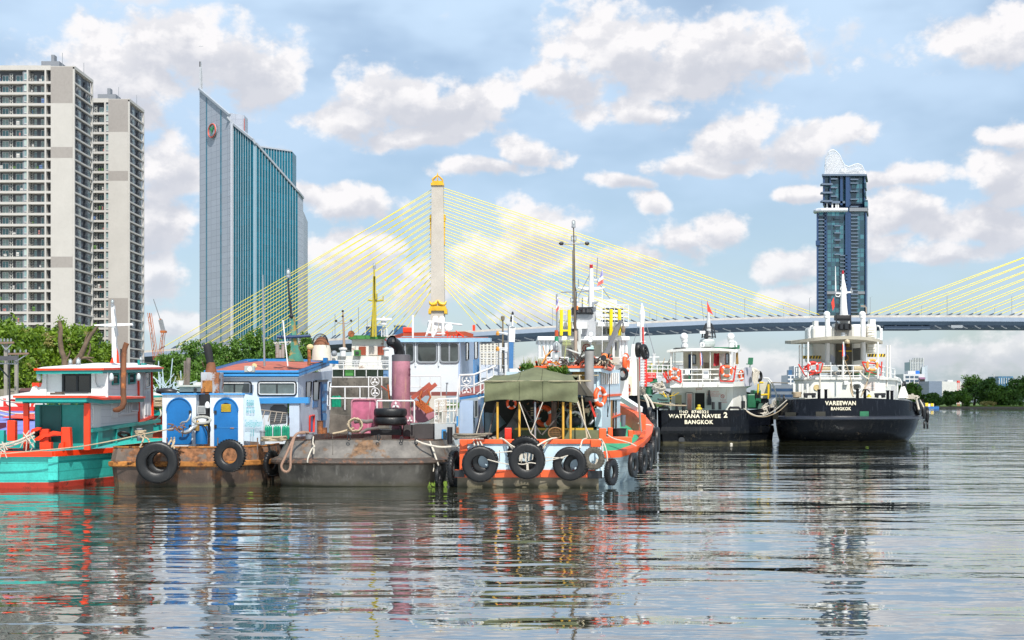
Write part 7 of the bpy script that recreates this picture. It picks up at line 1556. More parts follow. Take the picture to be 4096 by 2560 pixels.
p=thing('spider_plant','clump of long upright grassy leaves behind the awning peak','plant',Z4(880,262,66)); b=MB(); rn=random.Random(5)
for _ in range(46): c=Z4(rn.uniform(800,960),268,66); b.prism([c-Vector((.02,0,0)),c+Vector((.02,0,0)),c+Vector((rn.uniform(-.25,.25),0,rn.uniform(.3,.62)))],(0,.01,0))
b.build('leaves',mat('pale_grass',(.25,.32,.12),.7),p)
# lifebuoys
lifebuoy(Z4(1512,552,64.8),.54,'large orange lifebuoy leaning on the right corner of the olive awning',yaw=52,roll=22); lifebuoy(Z4(688,612,62.6),.30,'small orange lifebuoy hung under the left of the awning',yaw=30); lifebuoy(Z4(990,730,64.6),.58,'orange lifebuoy in the shadow behind the wooden post under the awning',yaw=-40,roll=20)
# tyres on the stern
tyre(Z4(395,1178,60.15),.85,'lug',5,'big ribbed tyre at the left of the orange stern'); tyre(Z4(440,1150,60.55),.66,'truck',10,'tyre half hidden behind the leftmost ribbed tyre of the orange stern')
tyre(Z4(820,1082,60.5),.87,'truck',-12,'large dark tyre behind the middle tyre of the orange stern',tilt=6); tyre(Z4(833,1148,60.1),.86,'lug',0,'middle tyre of the orange stern with frayed white rope inside')
tyre(Z4(1230,1175,60.15),.80,'truck',-6,'big tyre right of the middle of the orange stern'); tyre(Z4(1455,1125,60.1),.54,'lug',-28,'smaller tyre at the right corner of the orange stern, its tread dusty',m=rubber2,wide=1.3)
tyre(Z4(1290,1190,60.6),.62,'worn',5,'plain tyre tucked behind the right-hand stern tyre'); 
for k,(x,y,Yt,R_,yw,k_,l) in enumerate(((1618,1252,61.3,.64,62,'truck','nearest tyre of the row down the right side of the orange boat'),(1820,1185,63.2,.62,68,'worn','second tyre of the row on the right side of the orange boat'),(1908,1145,65.0,.68,72,'truck','third tyre of the row on the right side of the orange boat'),(1968,1108,66.9,.70,76,'lug','fourth tyre of the row on the right side of the orange boat'),
    (2008,1050,68.9,.74,80,'truck','fifth tyre of the row on the right side of the orange boat'),(2042,950,71.2,.72,80,'worn','sixth tyre of the row, half behind the fifth'),(2015,880,73.6,.72,80,'lug','seventh tyre of the row, high on the orange bulwark'),(2002,800,76.4,.68,82,'truck','eighth tyre of the row beside the orange bow'),(1975,735,79.5,.6,84,'worn','ninth and farthest tyre of the row beside the orange bow'))):
    tyre(Z4(x,y,Yt),R_,k_,yw,l,wide=1.35,group='tyres along the right side of the orange boat')
tyre(Z5(1172,1278,100),.60,'worn',74,'left of two black tyres hung from the white wing of the middle tanker',group='tyre pair',wide=2.2); tyre(Z5(1228,1295,99.5),.62,'worn',66,'right of two black tyres hung from the white wing of the middle tanker',tilt=-14,group='tyre pair',wide=2.2)
tyre(Z4(1722,340,75),.40,'worn',30,'small black tyre hung under the right eave of the orange roof',wide=1.4)
for k,(q,l) in enumerate(((((575,940),(620,950),(680,1000),(722,1025)),'left pale rope from the orange rail to the middle tyre'),(((590,935),(650,980),(700,1040),(720,1060)),'second pale rope from the left of the orange rail to the middle tyre'),(((1110,935),(1060,940),(990,970),(928,1008)),'upper pale rope right of the middle tyre'),(((1090,940),(1040,955),(1000,1000),(985,1030)),'thick folded rope over the orange rail right of the middle tyre'),
    (((330,940),(338,975),(345,1008)),'first of three short white ropes over the left tyre'),(((360,940),(372,975),(380,1005)),'second of three short white ropes over the left tyre'),(((385,940),(400,975),(418,1008)),'third of three short white ropes over the left tyre'),(((1385,940),(1350,955),(1335,1000),(1325,1030)),'rope over the rail at the right stern tyre'),
    (((465,1135),(560,1160),(662,1180)),'thin rope running from inside the left stern tyre to the middle one'),(((535,1073),(620,1065),(695,1058)),'thin taut rope above the left stern tyre gap'),(((1005,1115),(1090,1118),(1180,1122)),'thin rope to the right stern tyre, upper'),(((1005,1150),(1100,1130),(1215,1098)),'thin rope to the right stern tyre, crossing'),(((750,1175),(800,1180),(860,1165),(915,1172)),'frayed rope across the inside of the middle tyre'),
    (((1500,945),(1530,960),(1535,1010),(1525,1070)),'white rope at the right corner of the orange stern, left strand'),(((1520,945),(1555,1000),(1575,1080),(1580,1150)),'white rope at the right corner of the orange stern, right strand'),(((1575,900),(1640,940),(1720,960),(1800,985),(1850,1010)),'rope lying across the orange stern bench'),(((760,600),(812,740),(868,893)),'thin white guy rope from the awning valance, left leg of the V'),(((980,600),(925,745),(868,893)),'thin white guy rope from the awning valance, right leg of the V'),(((868,893),(895,915),(925,950)),'short tail of rope below the V of guy ropes'),
    (((1300,600),(1360,780),(1425,935)),'guy rope from the right end of the awning valance'),(((440,605),(405,720),(375,850),(360,900)),'guy rope from the left end of the awning valance'),(((1865,798),(1910,808),(1990,818)),'twisted white rope crossing the orange bulwark'))):
    Yr=60.0 if k < 15 else 61.0
    if k==21: Yr=70
    rope([Z4(*p,(61.05-min(.9,i*.35)) if k in (4,5,6,7,0,1,2,3) else Yr) for i,p in enumerate(q)],.04 if k < 8 or k in (13,14,21) else .025,l,ropew if k != 3 else ropem,group='ropes on the orange boat')
coil(Z4(310,935,61),.75,.05,3,'flat heap of old rope on the left end of the orange rail',mat('old_rope_grey',(.20,.17,.13),.95,var=.4,vs=20),jit=.35)
b=MB(); rn=random.Random(12)
for k in range(26): a=Z4(rn.uniform(765,890),rn.uniform(1075,1090),60.05); b.tube([a,a+Vector((rn.uniform(-.05,.05),0,-rn.uniform(.15,.4)))],.018,4)
for k in range(8): a=Z4(rn.uniform(825,845),1175,60.0); b.tube([a,a+Vector((rn.uniform(-.08,.08),0,-.3))],.02,4)
b.build('frayed_rope',ropew,label='white frayed rope tassels inside the middle stern tyre',cat='rope')
b=MB()
for k in range(12): a=Z4(rn.uniform(1460,1505),rn.uniform(1120,1150),60.0); b.tube([a,a+Vector((rn.uniform(-.12,.12),0,-rn.uniform(.1,.3)))],.025,4)
b.build('frayed_rope',ropew,label='frayed rope knot inside the dusty corner tyre',cat='rope')
MB().tube([Z4(1893,880,66),Z4(1870,560,66),Z4(1865,200,66)],.06,7).build('boat_pole',mat('worn_pipe',(.28,.24,.2)),label='long grey-brown pole standing upright in the orange bulwark',cat='pole')
# ---------------- white ship with wheelhouse behind the orange roof
def ship_w():
    Z=Z5; Y=96; r=thing('ship','white ship with awning deck, yellow ladder frames and grey funnel, rising behind the orange roof','ship',(Z(700,0,Y).x,Y+6,0))
    FB(Z,Y,232,1152,1090,1190,7,'awning_deck',white,r,bevel=.05); FB(Z,Y+3,460,1188,1000,1420,1,'deckhouse',mat('cream_white',(.62,.60,.50),.5,streak=.4,rust=.08),r)
    for x in (250,292,325,362,938,1000,1025,1058): MB().tube([Z(x,1420,Y+.4),Z(x,1185,Y+.4)],.11,8).build('awning_post',white,r)
    MB().box(Z(250,1420,Y+1),vz(Z(1080,1420,Y+1),.5)+Vector((0,8,0))).build('hull',whiter,r)
    FB(Z,Y+.6,436,1022,1085,1060,5,'bridge_wing',white,r,bevel=.05); FB(Z,Y+1.5,770,1060,1045,1152,4,'wheelhouse',white,r); FB(Z,Y+1.5,545,1060,620,1152,4,'wheelhouse',white,r)
    for x0,x1 in ((835,870),(878,910)): window(r,[Z(x0,1075,Y+1.48),Z(x1,1075,Y+1.48),Z(x1,1135,Y+1.48),Z(x0,1135,Y+1.48)],steel,r=.05)
    MB().box(Z(557,1080,Y+1.4),Z(572,1110,Y+1.5)).build('window',glassd,r)
    railing([Z(436,1022,Y+.5),Z(540,1022,Y+.5)],1.2,2,4,.03,root=r); railing([Z(775,1022,Y+.5),Z(1078,1022,Y+.5)],1.3,3,8,.03,root=r)
    fg=mat('funnel_light_grey',(.40,.41,.43),.5,var=.05); MB().prism([Z(x,y,Y+.2) for x,y in ((588,940),(590,888),(775,880),(775,1155),(640,1155),(590,1010))],(0,2.4,0)).build('funnel',fg,r); MB().prism([Z(x,y,Y+.15) for x,y in ((590,945),(720,945),(700,982),(600,982))],(0,.05,0)).build('funnel_band',steel,r)
    FB(Z,Y,556,880,748,888,2.5,'funnel_top',darkm,r); FB(Z,Y+.3,556,888,590,945,1.5,'funnel_side',darkm,r)
    for x in (610,662,700,722): MB().tube([Z(x,940,Y+.0),Z(x,905,Y+.1)],[.28,.18],10).build('exhaust_outlet',black,r)
    FB(Z,Y-.2,585,868,610,905,.3,'orange_lamp',mat('float_orange',(.75,.18,.03)),r)
    MB().ring([[Z(x,y,Y-.6+d) for x,d in ((540,.4),(560,0),(690,0),(705,.4),(690,1.6),(560,1.6))] for y in (1080,1068,1025,1018)]).build('white_raft',white,r,smooth=50)
    MB().beam(Z(625,1130,Y-.6),Z(625,1085,Y-.6),.3).build('raft_post',white,r)
    ym=mat('bright_yellow',(.80,.62,.01),.4)
    for x0,x1,y0,y1 in ((455,528,1145,905),(918,995,1145,900)):
        b=MB(); b.tube([Z(x0,y1,Y-.2),Z(x0-2,y0,Y-.2)],.13,8).tube([Z(x1,y1,Y-.2),Z(x1+2,y0,Y-.2)],.13,8).tube([Z(x0,y0-45,Y-.2),Z(x1,y0-45,Y-.2)],.07,6); b.build('yellow_frame',ym,r)
    b=MB(); b.tube([Z(735,880,Y),Z(733,700,Y),Z(734,520,Y)],[.22,.2,.14],10); b.build('white_mast',white,r); FB(Z,Y,718,480,748,522,.4,'mast_lamp',mat('beacon_red',(.35,.01,.02)),r,bevel=.05)
    MB().prism([Z(610,690,Y),Z(730,695,Y),Z(855,692,Y),Z(855,702,Y),Z(790,722,Y),Z(690,722,Y),Z(612,702,Y)],(0,.5,0)).build('mast_platform',white,r); FB(Z,Y-.1,714,640,752,668,.3,'mast_box',white,r); FB(Z,Y-.1,758,618,785,632,.2,'small_radar',white,r)
    b=MB(); b.tube([Z(715,585,Y),Z(612,780,Y)],.03,4).tube([Z(750,585,Y),Z(905,800,Y)],.03,4).tube([Z(720,700,Y),Z(700,850,Y)],.03,4).tube([Z(782,618,Y),Z(792,420,Y)],.03,4).tube([Z(614,690,Y),Z(614,620,Y)],.03,4); b.build('mast_stays',steel,r)
    MB().prism([Z(742,832,Y-.3),Z(805,826,Y-.3),Z(795,838,Y-.3),Z(765,850,Y-.3),Z(755,878,Y-.3),Z(742,878,Y-.3)],(0,1,0)).build('radar_bracket',steel,r); FB(Z,Y-.1,780,938,822,962,.4,'white_horn_box',white,r)
    b=MB(); b.beam(Z(860,1330,Y-.6),Z(1008,1005,Y-.6),.35,.3); b.tube([Z(1008,1000,Y-.6),Z(1030,1030,Y-.6),Z(1030,1120,Y-.6)],.06,6).tube([Z(1005,1008,Y-.8),Z(955,1060,Y-.8),Z(900,1200,Y-.8)],.04,5); b.build('davit_crane',mat('davit_grey',(.14,.14,.15),.5),r)
    MB().lathe(Z(1030,1085,Y-.6),[(.05,-.3),(.14,-.2),(.16,0),(.1,.2),(.03,.3)],8).build('hook_block',mat('block_brown',(.2,.14,.1),.6),r)
    for x,m in ((920,mat('yellow_cloth',(.7,.5,.05),.9)),(950,mat('grey_cloth',(.35,.34,.38),.9))): blob_cloth([Z(x,1205,Y+1),Z(x+22,1205,Y+1),Z(x+20,1330 if x < 930 else 1280,Y+1),Z(x,1330 if x < 930 else 1285,Y+1)],m,'hanging_cloth','yellow cloth strip hanging under the white awning deck' if x < 930 else 'grey shirt hanging under the white awning deck','laundry',folds=2)
    b=MB(); cc=Z(690,1262,Y+2.95); b.tube([cc+Vector((math.cos(t*.3927)*.3,0,math.sin(t*.3927)*.3)) for t in range(16)],.035,6,True); b.build('red_ring_emblem',mat('emblem_dark_red',(.35,.05,.04),.6),r); text3(r,'ring_letter','M',plane_place(Z(690,1262,Y+2.93),(1,0,0),(0,0,1),(0,0,0)),mat('emblem_dark_red',(.35,.05,.04)),(.3,.3),.03)
    FB(Z,Y+2.9,780,1185,830,1228,.1,'notice_box',white,r); FB(Z,Y+2.9,520,1260,555,1400,.1,'dark_door',mat('door_grey',(.2,.2,.2),.6),r)
    railing([Z(240,1400,Y),Z(520,1400,Y)],Z(0,1350,Y).z-Z(0,1400,Y).z,2,5,.05,root=r); railing([Z(740,1400,Y),Z(1110,1400,Y)],Z(0,1350,Y).z-Z(0,1400,Y).z,2,6,.05,root=r)
    MB().prism([Z(332,1350,Y),Z(336,1290,Y),Z(350,1265,Y),Z(356,1350,Y)],(0,.2,0)).build('black_bag',black,label='black bag hanging at the left post of the white awning deck',cat='bag')
    lifebuoy(Z(1056,1405,Y-.5),.8,'red lifebuoy at the right rail of the white ship behind the orange roof',yaw=75)
ship_w()
# mast with white box top and blue lower part (behind the stair of the black tug)
r=thing('ship_mast','square mast, white above and blue below, with climbing rungs, left of the yellow ladder frames','mast',vz(Z15(620,1380,90),3)); Y=90; Z=Z15
MB().prism([Z(592,665,Y),Z(698,680,Y),Z(688,944,Y),Z(584,938,Y)],(0,1.2,0)).build('white_head',white,r); MB().prism([Z(584,940,Y+.02),Z(668,944,Y+.02),Z(660,1395,Y+.02),Z(566,1395,Y+.02)],(0,1.1,0)).build('blue_shaft',mat('shaft_blue',(.05,.17,.38),.5,var=.08),r)
MB().tube([Z(645,665,Y),Z(650,470,Y)],.07,6).build('top_rod',white,r); MB().tube([Z(572,1395,Y),Z(575,665,Y),Z(590,640,Y)],.05,5).build('cable_pipe',steel,r)
for x,y in ((650,455),(629,530),(626,575)): MB().lathe(Z(x,y+18,Y),[(.07,0),(.09,.08),(.06,.2),(.02,.24)],8).build('mast_lamp',darkm,r)
b=MB(); b.tube([Z(410,778,Y),Z(570,800,Y)],.06,5).tube([Z(410,1045,Y),Z(570,1055,Y)],.05,5).tube([Z(400,1060,Y),Z(570,1090,Y)],.04,5).tube([Z(430,785,Y),Z(565,820,Y)],.04,5); b.build('lamp_arms',white,r)
for y in (800,1070): MB().lathe(Z(392,y+25,Y),[(.12,0),(.13,.15),(.06,.3)],8).build('amber_lamp',mat('amber',(.6,.25,.03),.4),r)
b=MB()
for k in range(15): b.beam(Z(668,965+28*k,Y+.1),Z(680,965+28*k,Y+.1),.03)
b.build('rungs',darkm,r); FB(Z,Y-.05,610,680,690,690,.04,'head_rail',steel,r)
for x0,x1,y0,y1 in ((95,560,1335,1345),(560,800,1395,1404)): pass
r=thing('barge_deckhouse','low white deckhouse with thin railings below the cream hotel','deckhouse',vz(Z15(300,1500,92),3)); FB(Z,92,95,1335,420,1560,3,'wall',mat('shade_white',(.5,.54,.6),.5),r); FB(Z,92,560,1402,800,1560,3,'wall',white,r); FB(Z,91.8,610,1450,740,1500,.1,'panel',white,r)
railing([Z(95,1335,91.9),Z(560,1335,91.9)],.9,2,6,.03,root=r); MB().box(vz(Z(95,0,92.3),0),Z(800,1555,95)).build('base',white,r); MB().lathe(Z(480,1400,91),[(.06,0),(.06,3.4),(.13,3.45),(.14,3.7),(.05,3.75)],8).build('post_lamp',mat('brown_post',(.2,.16,.1),.7),r)
# ================================================================ black tankers
blk=mat('tanker_black',(.004,.005,.008),.22,var=.3,vs=.5,streak=.8,scol=(.030,.035,.045),rust=.10,rcol=(.10,.06,.03),rs=.8,spec=.25,bump=.12,bs=1.2)
blk2=mat('tanker_black_low',(.004,.005,.007),.25,var=.3,streak=1,scol=(.05,.045,.035),rust=.16,rcol=(.12,.08,.04),rs=.6,spec=.25,bump=.15,bs=1.0,wl=.3)
ywh=mat('tanker_white',(.70,.69,.64),.42,var=.05,streak=.7,scol=(.42,.27,.12),rust=.05,rs=1.5)
letm=mat('letter_cream',(.72,.66,.50),.5,var=.2,vs=1.5)
greenm=mat('machine_green',(.015,.13,.06),.45,var=.2)
def buoy_frame(root,Z,Y,pts,m=redp):
    b=MB()
    for q in pts: b.tube([Z(x,y,Y) for x,y in q],.075,6)
    return b.build('buoy_rack',m,root)
def wattana():
    Z=Z6; Y=125; r=thing('tanker','black-hulled tanker lettered Bangkok with a boxy white stern deckhouse, the middle ship','ship',(12,Y+10,0)); t=.12
    X0,X1=Z(290,0,Y).x,Z(1075,0,Y).x
    pl=[(X0,Y),(X0+.3,Y-.5),(X1-1.6,Y-.6),(X1-.3,Y+.4),(X1+.5,Y+1),(26.8,131),(27.8,137),(30,148),(32,160),(31,170),(26,176),(21,170),(X0+4,150),(X0+1.2,Y+5)]; shw=lambda x,y: max(0,y-127)*.05
    zt=Z(0,1090,Y).z; zs=Z(0,1275,Y).z
    hull(r,pl,[(-1,.96,.99),(.35,.98,.994),(zs-.25,.99,.998)],blk2,smooth=0,cap=False); hull(r,pl,[(zs-.3,1,1),(zs-.2,1.01,1.001),(zs+.02,1.01,1.001),(zs+.4,.994,.999)],blk2,'rubbing_strake',smooth=0,cap=False)
    hull(r,pl,[(zs+.35,.995,.999),(zt,1,1),(zt+.01,.96,.99)],blk,'topside',smooth=0,cap=False,sheer=shw); hull(r,pl,[(zt-1,.98,.99),(zt-.95,.98,.99)],greenm,'deck',smooth=0)
    for s,x,y,sz in (('IMO  8740321',612,1106,(2.8,.30)),('WATTANA NAVEE',619,1143,(5.05,.38)),('BANGKOK',658,1196,(2.78,.40)),('2',894,1133,(.37,.54))): text3(r,'lettering',s,plane_place(Z(x,y,Y-.66),(1,.0,0),(0,0,1),(0,0,0)),letm,sz,.035,kern=1.12)
    b=MB(); b.prism([Z(x,y,Y-.62) for x,y in ((478,1370),(478,1345),(492,1332),(515,1332),(530,1345),(530,1370))],(0,.02,0)); b.build('rudder_plate',mat('plate_black',(.04,.042,.046),.3),r)
    # deckhouse, lower
    Yd=Y+3; FB(Z,Yd,412,885,960,1092,.2,'aft_bulkhead',ywh,r)
    MB().prism([Z(960,880,Yd),SX(Z,1080,880,Z(960,880,Yd).x,.6,Yd),SX(Z,1080,1092,Z(960,880,Yd).x,.6,Yd),Z(960,1092,Yd)],(-.1,.1,0)).build('side_bulkhead',ywh,r)
    dk=mat('dark_doorway',(.012,.011,.01),.8)
    o=FB(Z,Yd-.02,616,933,712,1075,.02,'doorway',dk,r); MB().tube([p+Vector((0,-.05,0)) for p in rrect([Z(616,933,Yd),Z(712,933,Yd),Z(712,1092,Yd),Z(616,1092,Yd)],.1)],.06,6,True).build('door_frame',ywh,o)
    FB(Z,Yd-.03,440,950,508,1060,.02,'cream_recess',mat('cream_shade',(.45,.38,.22),.7),r); MB().tube([p+Vector((0,-.08,0)) for p in rrect([Z(440,950,Yd),Z(508,950,Yd),Z(508,1085,Yd),Z(440,1085,Yd)],.12)],.06,6,True).build('recess_frame',ywh,r)
    d=MB().prism([p+Vector((0,-.5,0)) for p in rrect([Z(533,933,Yd),Z(600,933,Yd),Z(600,1085,Yd),Z(533,1085,Yd)],.12)],(0,.06,0)).build('open_door',ywh,r); MB().tube([p+Vector((0,-.53,0)) for p in rrect([Z(535,935,Yd),Z(598,935,Yd),Z(598,1083,Yd),Z(535,1083,Yd)],.12)],.03,5,True).build('door_seal',darkm,d)
    rd=mat('red_notice',(.55,.10,.06),.6)
    for s,x,y,sz in (('ห้องเครื่อง',658,901,(.65,.16)),('ห้ามสูบบุหรี่บนเรือ',786,928,(1.15,.16)),('และดาดฟ้าโดยเด็ดขาด',788,946,(1.4,.15)),('ระวังอันตราย',790,963,(1.0,.14)),('ห้ามสูบบุหรี่',872,1000,(.6,.14)),('NO SMOKING',882,1020,(.6,.10))): text3(r,'notice_text',s,plane_place(Z(x,y,Yd-.03),(1,0,0),(0,0,1),(0,0,0)),rd,sz,.004)
    c=Z(868,967,Yd-.04); MB().tube([c+Vector((math.cos(q*.3927)*.17,0,math.sin(q*.3927)*.17)) for q in range(16)],.025,5,True).tube([c+Vector((-.12,0,.12)),c+Vector((.12,0,-.12))],.02,5).build('no_smoking_sign',rd,r)
    blob_cloth([Z(555,945,Yd-.6),Z(595,945,Yd-.6),Z(592,1088,Yd-.6),Z(555,1088,Yd-.6)],mat('pink_cloth',(.60,.32,.26),.9),'towel','salmon pink towel hanging on the open white door','towel',folds=3)
    MB().ring([[Z(x,y,Yd-.4)+Vector((0,d_,0)) for x,d_ in ((752-w,0),(752+w,0),(752+w,.4),(752-w,.4))] for y,w in ((1045,16),(1000,17),(960,8),(912,1.5))]).build('closed_umbrella',darkm,label='closed dark umbrella hanging beside the dark doorway',cat='umbrella')
    # balcony band
    ya,yb=838,890; Yb=Y+.6; q=[(365,yb,Yb+1),(400,yb,Yb),(960,yb-8,Yb),(1128,yb-15,Yb+6)]
    MB().ring([[Z(x,y+(dy if k else 0) ,Yp) for k,(x,y,Yp) in enumerate(q)]+[Vector((Z(1128,0,Yb+6).x,Yb+9,Z(0,y0_,Yb).z)),Vector((Z(365,0,Yb+1).x,Yb+9,Z(0,y0_,Yb).z))] for dy,y0_ in ((0,yb),)]+[[Z(x,840,Yp) for x,y,Yp in q]+[Vector((Z(1128,0,Yb+6).x,Yb+9,Z(0,840,Yb).z)),Vector((Z(365,0,Yb+1).x,Yb+9,Z(0,840,Yb).z))]]).build('balcony_band',ywh,r)
    b=MB()
    for x in (506,650,690,822): b.prism([Z(x-4,888,Yb-.05),Z(x+4,840,Yb-.05),Z(x+14,876,Yb-.3)],(0,.1,0))
    b.build('band_brackets',ywh,r)
    # upper open deck: roof, columns, back wall
    Yr=Y+.8; FB(Z,Yr+4.5,520,568,930,838,.2,'upper_back_wall',mat('cream_wall',(.58,.54,.42),.6,streak=.3),r)
    FB(Z,Yr+4.4,565,595,598,838,.1,'blue_curtain',mat('navy_cloth',(.02,.05,.12),.9),r); FB(Z,Yr+4.4,705,668,748,720,.1,'vent_louvre',mat('louvre_brown',(.2,.17,.12),.6),r); 
    window(r,[Z(598,600,Yr+4.4),Z(628,600,Yr+4.4),Z(628,680,Yr+4.4),Z(598,680,Yr+4.4)],darkm,mat('bright_pane',(.35,.42,.5),.1)); window(r,[Z(895,590,Yr+4.4),Z(922,590,Yr+4.4),Z(922,678,Yr+4.4),Z(895,678,Yr+4.4)],darkm,mat('bright_pane',(.35,.42,.5)))
    MB().ring([[Z(x,y,Yp) for x,y,Yp in ((372,y0_,Yr+.5),(520,y0_-14,Yr-.4),(840,y0_-18,Yr-.4),(1000,y0_-6,Yr+.2),(1035,y0_-10,Yr+5),(1000,y0_-10,Yr+9),(420,y0_-10,Yr+9))] for y0_ in (578,558)]).build('deck_roof',ywh,r)
    for x,w,Yp in ((408,14,Yr+.6),(422,10,Yr+1.2),(444,9,Yr+3),(592,8,Yr),(758,8,Yr),(939,12,Yr+.3),(970,9,Yr+2),(1003,8,Yr+3)): MB().tube([Z(x,840,Yp),Z(x,570,Yp)],w*.0109*.55,8).build('column',ywh,r)
    b=MB()
    for y in (730,775,822): b.tube([Z(370,y,Yb+.8),Z(400,y,Yb+.1),Z(955,y-4,Yb+.1),Z(1060,y-10,Yb+4)],.06,6)
    for x in (440,506,690,840): b.tube([Z(x,838,Yb+.1),Z(x,730,Yb+.1)],.05,6)
    b.build('balcony_rail',ywh,r)
    for x0,x1,y0,y1,Yp,m,nm in ((696,745,738,810,Yb+.0,white,'white_panel'),(798,850,795,835,Yb+1,mat('cool_box',(.6,.62,.6),.5),'cool_box'),(566,578,785,838,Yb+1,greenm,'green_post')): FB(Z,Yp,x0,y0,x1,y1,.1 if nm != 'cool_box' else .8,nm,m,r)
    FB(Z,Yb+.05-.1,702,745,740,765,.03,'panel_print',steel,r)
    for lab,q,m in (('white towel hanging over the rail of the middle tanker',[(535,725),(576,725),(578,772),(532,775)],mat('towel_white',(.7,.72,.74),.9)),('red and white shirt drying under the middle tanker roof',[(790,585),(840,585),(838,695),(788,700)],mat('shirt_red',(.45,.02,.03),.9)),('pale shirt drying right of the red one',[(845,590),(885,588),(890,680),(848,700)],mat('shirt_pale',(.55,.48,.45),.9)),('pink blouse drying at the right of the row of shirts',[(868,590),(893,588),(893,690),(875,690)],mat('shirt_pink',(.6,.38,.34),.9)),('brown jacket hanging at the right column of the middle tanker',[(985,580),(1005,580),(1012,680),(985,684)],mat('jacket_brown',(.35,.22,.08),.9))):
        blob_cloth([Z(x,y,Yr+2.5 if y < 700 else Yb) for x,y in q],m,'laundry',lab,'laundry',folds=2,group='washing on the middle tanker')
    MB().box(Z(600,740,Yb+2),Z(645,750,Yb+3)).box(Z(602,750,Yb+2.9),Z(606,815,Yb+3)).box(Z(640,750,Yb+2),Z(644,815,Yb+2.1)).box(Z(602,750,Yb+2),Z(606,815,Yb+2.1)).box(Z(600,700,Yb+2.95),Z(645,745,Yb+3.05)).build('white_chair',white,label='white plastic chair on the upper deck of the middle tanker',cat='chair')
    buoy_frame(r,Z,Yb-.1,[[(358,745),(375,850),(420,815),(500,845)],[(430,715),(492,735),(500,842)],[(362,750),(400,830),(420,770)],[(342,760),(350,790),(395,845)]]); buoy_frame(r,Z,Yb-.1,[[(850,705),(843,780),(850,832),(965,835)],[(850,705),(880,695),(955,712),(985,735)],[(985,695),(975,770),(965,835)]])
    # mast tower and vents on the roof
    FB(Z,Yr+3,684,450,806,532,2,'funnel',mat('vent_grey',(.42,.46,.45),.5),r,bevel=.3); b=MB()
    for x,y in ((684,448),(706,448),(780,448),(804,448)): b.tube([Z(x,y,Yr+3),Z(x+(744-x)*.2,370,Yr+3.3),Z(x+(744-x)*.55,325,Yr+3.5),Z(744,308,Yr+3.6)],.07,5)
    for y in (360,405,440): w=(448-y)*.28; b.tube([Z(684+w,y,Yr+3),Z(804-w,y,Yr+3)],.05,5)
    b.build('black_cage',darkm,r); b=MB(); b.tube([Z(745,448,Yr+3.5),Z(743,330,Yr+3.5),Z(742,220,Yr+3.5)],[.28,.22,.12],8); b.build('mast',mat('mast_grey',(.5,.5,.5),.5),r); MB().tube([Z(742,300,Yr+3.5),Z(733,118,Yr+3.5)],.04,5).tube([Z(700,290,Yr+3.5),Z(680,118,Yr+3.5)],.03,5).build('antenna',steel,r)
    FB(Z,Yr+3,715,385,740,450,.5,'mast_box',darkm,r); MB().ring([[Z(x,y,Yr+2.6+d) for x,d in ((660,.3),(668,0),(710,0),(716,.3),(710,.8),(668,.8))] for y in (410,402,390,386)]).build('radar_pod',white,r,smooth=50)
    MB().prism([Z(730,122,Yr+3.4),Z(785,245,Yr+3.4),Z(732,208,Yr+3.4)],(0,.03,0)).build('red_flag',mat('flag_bright_red',(.65,.05,.03),.8),label='red triangular pennant on the middle tanker mast',cat='flag')
    for x in (528,940):
        b=MB(); b.tube([Z(x+3,532,Yr+2),Z(x+2,480,Yr+2)],.23,12).tube([Z(x+2,485,Yr+2),Z(x,455,Yr+2),Z(x-2,430,Yr+2)],[.3,.33,.3],12); b.ball(Z(x-(0 if x > 600 else 3),438,Yr+1.9),.40,12,(1,.95,1)); b.build('vent_cowl',white,r,smooth=60)
    FB(Z,Yr+1.9,510,505,560,532,.8,'vent_base',white,r); MB().tube([Z(965,530,Yr+2),Z(962,490,Yr+2),Z(975,480,Yr+2),Z(988,490,Yr+2),Z(990,530,Yr+2)],.09,8).build('gooseneck',white,r)
    o=FB(Z,Yr+1.5,668,486,710,532,.8,'white_ball_lamp',white,r,bevel=.15); FB(Z,Yr+1.48,682,495,696,520,.03,'lamp_grille',steel,o); FB(Z,Yr+2,800,530,1010,542,2,'green_pad',greenm,r); FB(Z,Yr+1.5,450,535,540,550,2,'dark_mat',black,r); FB(Z,Yr+3,975,512,1020,545,.6,'green_frame',greenm,r)
    MB().tube([Z(676,725,Yr-.1),Z(668,535,Yr-.1)],.05,5).build('flag_staff',white,r)
    o=thing('flag','small red white and blue flag drooping at the middle column of the middle tanker','flag',Z(675,640,Yr-.2))
    for x0,x1,m in ((664,670,'flag_bright_red'),(670,677,'flag_white'),(677,684,None)): MB().prism([Z(x0+2,575,Yr-.2),Z(x1,575,Yr-.2),Z(x1+8,680,Yr-.2),Z(x0+6,700,Yr-.2)],(0,.03,0)).build('stripe',MT[m] if m else mat('flag_navy',(.03,.05,.25),.8),o)
    # bollards, fairleads, lamps
    for x,y0,y1 in ((460,1092,1030),(521,1092,1025),(784,1085,1018),(844,1085,1018)): MB().lathe(Z(x,y0,Y+.8),[(.15,0),(.15,Z(0,y1,Y).z-Z(0,y0,Y).z)],12).build('bollard',black,r)
    MB().lathe(Z(1050,1080,Y+3),[(.2,0),(.2,.8)],12).build('bollard',black,r)
    for x in (290,920): b=MB(); b.tube([Z(x,1088,Y+.3),Z(x+15,1068,Y+.3),Z(x+90,1068,Y+.3),Z(x+110,1088,Y+.3)],.12,6); b.build('fairlead',black,r)
    MB().lathe(Z(657,1085,Y+.8),[(.34,0),(.3,.15),(.12,.25),(.18,.3),(.16,.45),(.05,.5)],14).build('capstan',mat('capstan_yellow',(.55,.42,.02),.5),r,smooth=50)
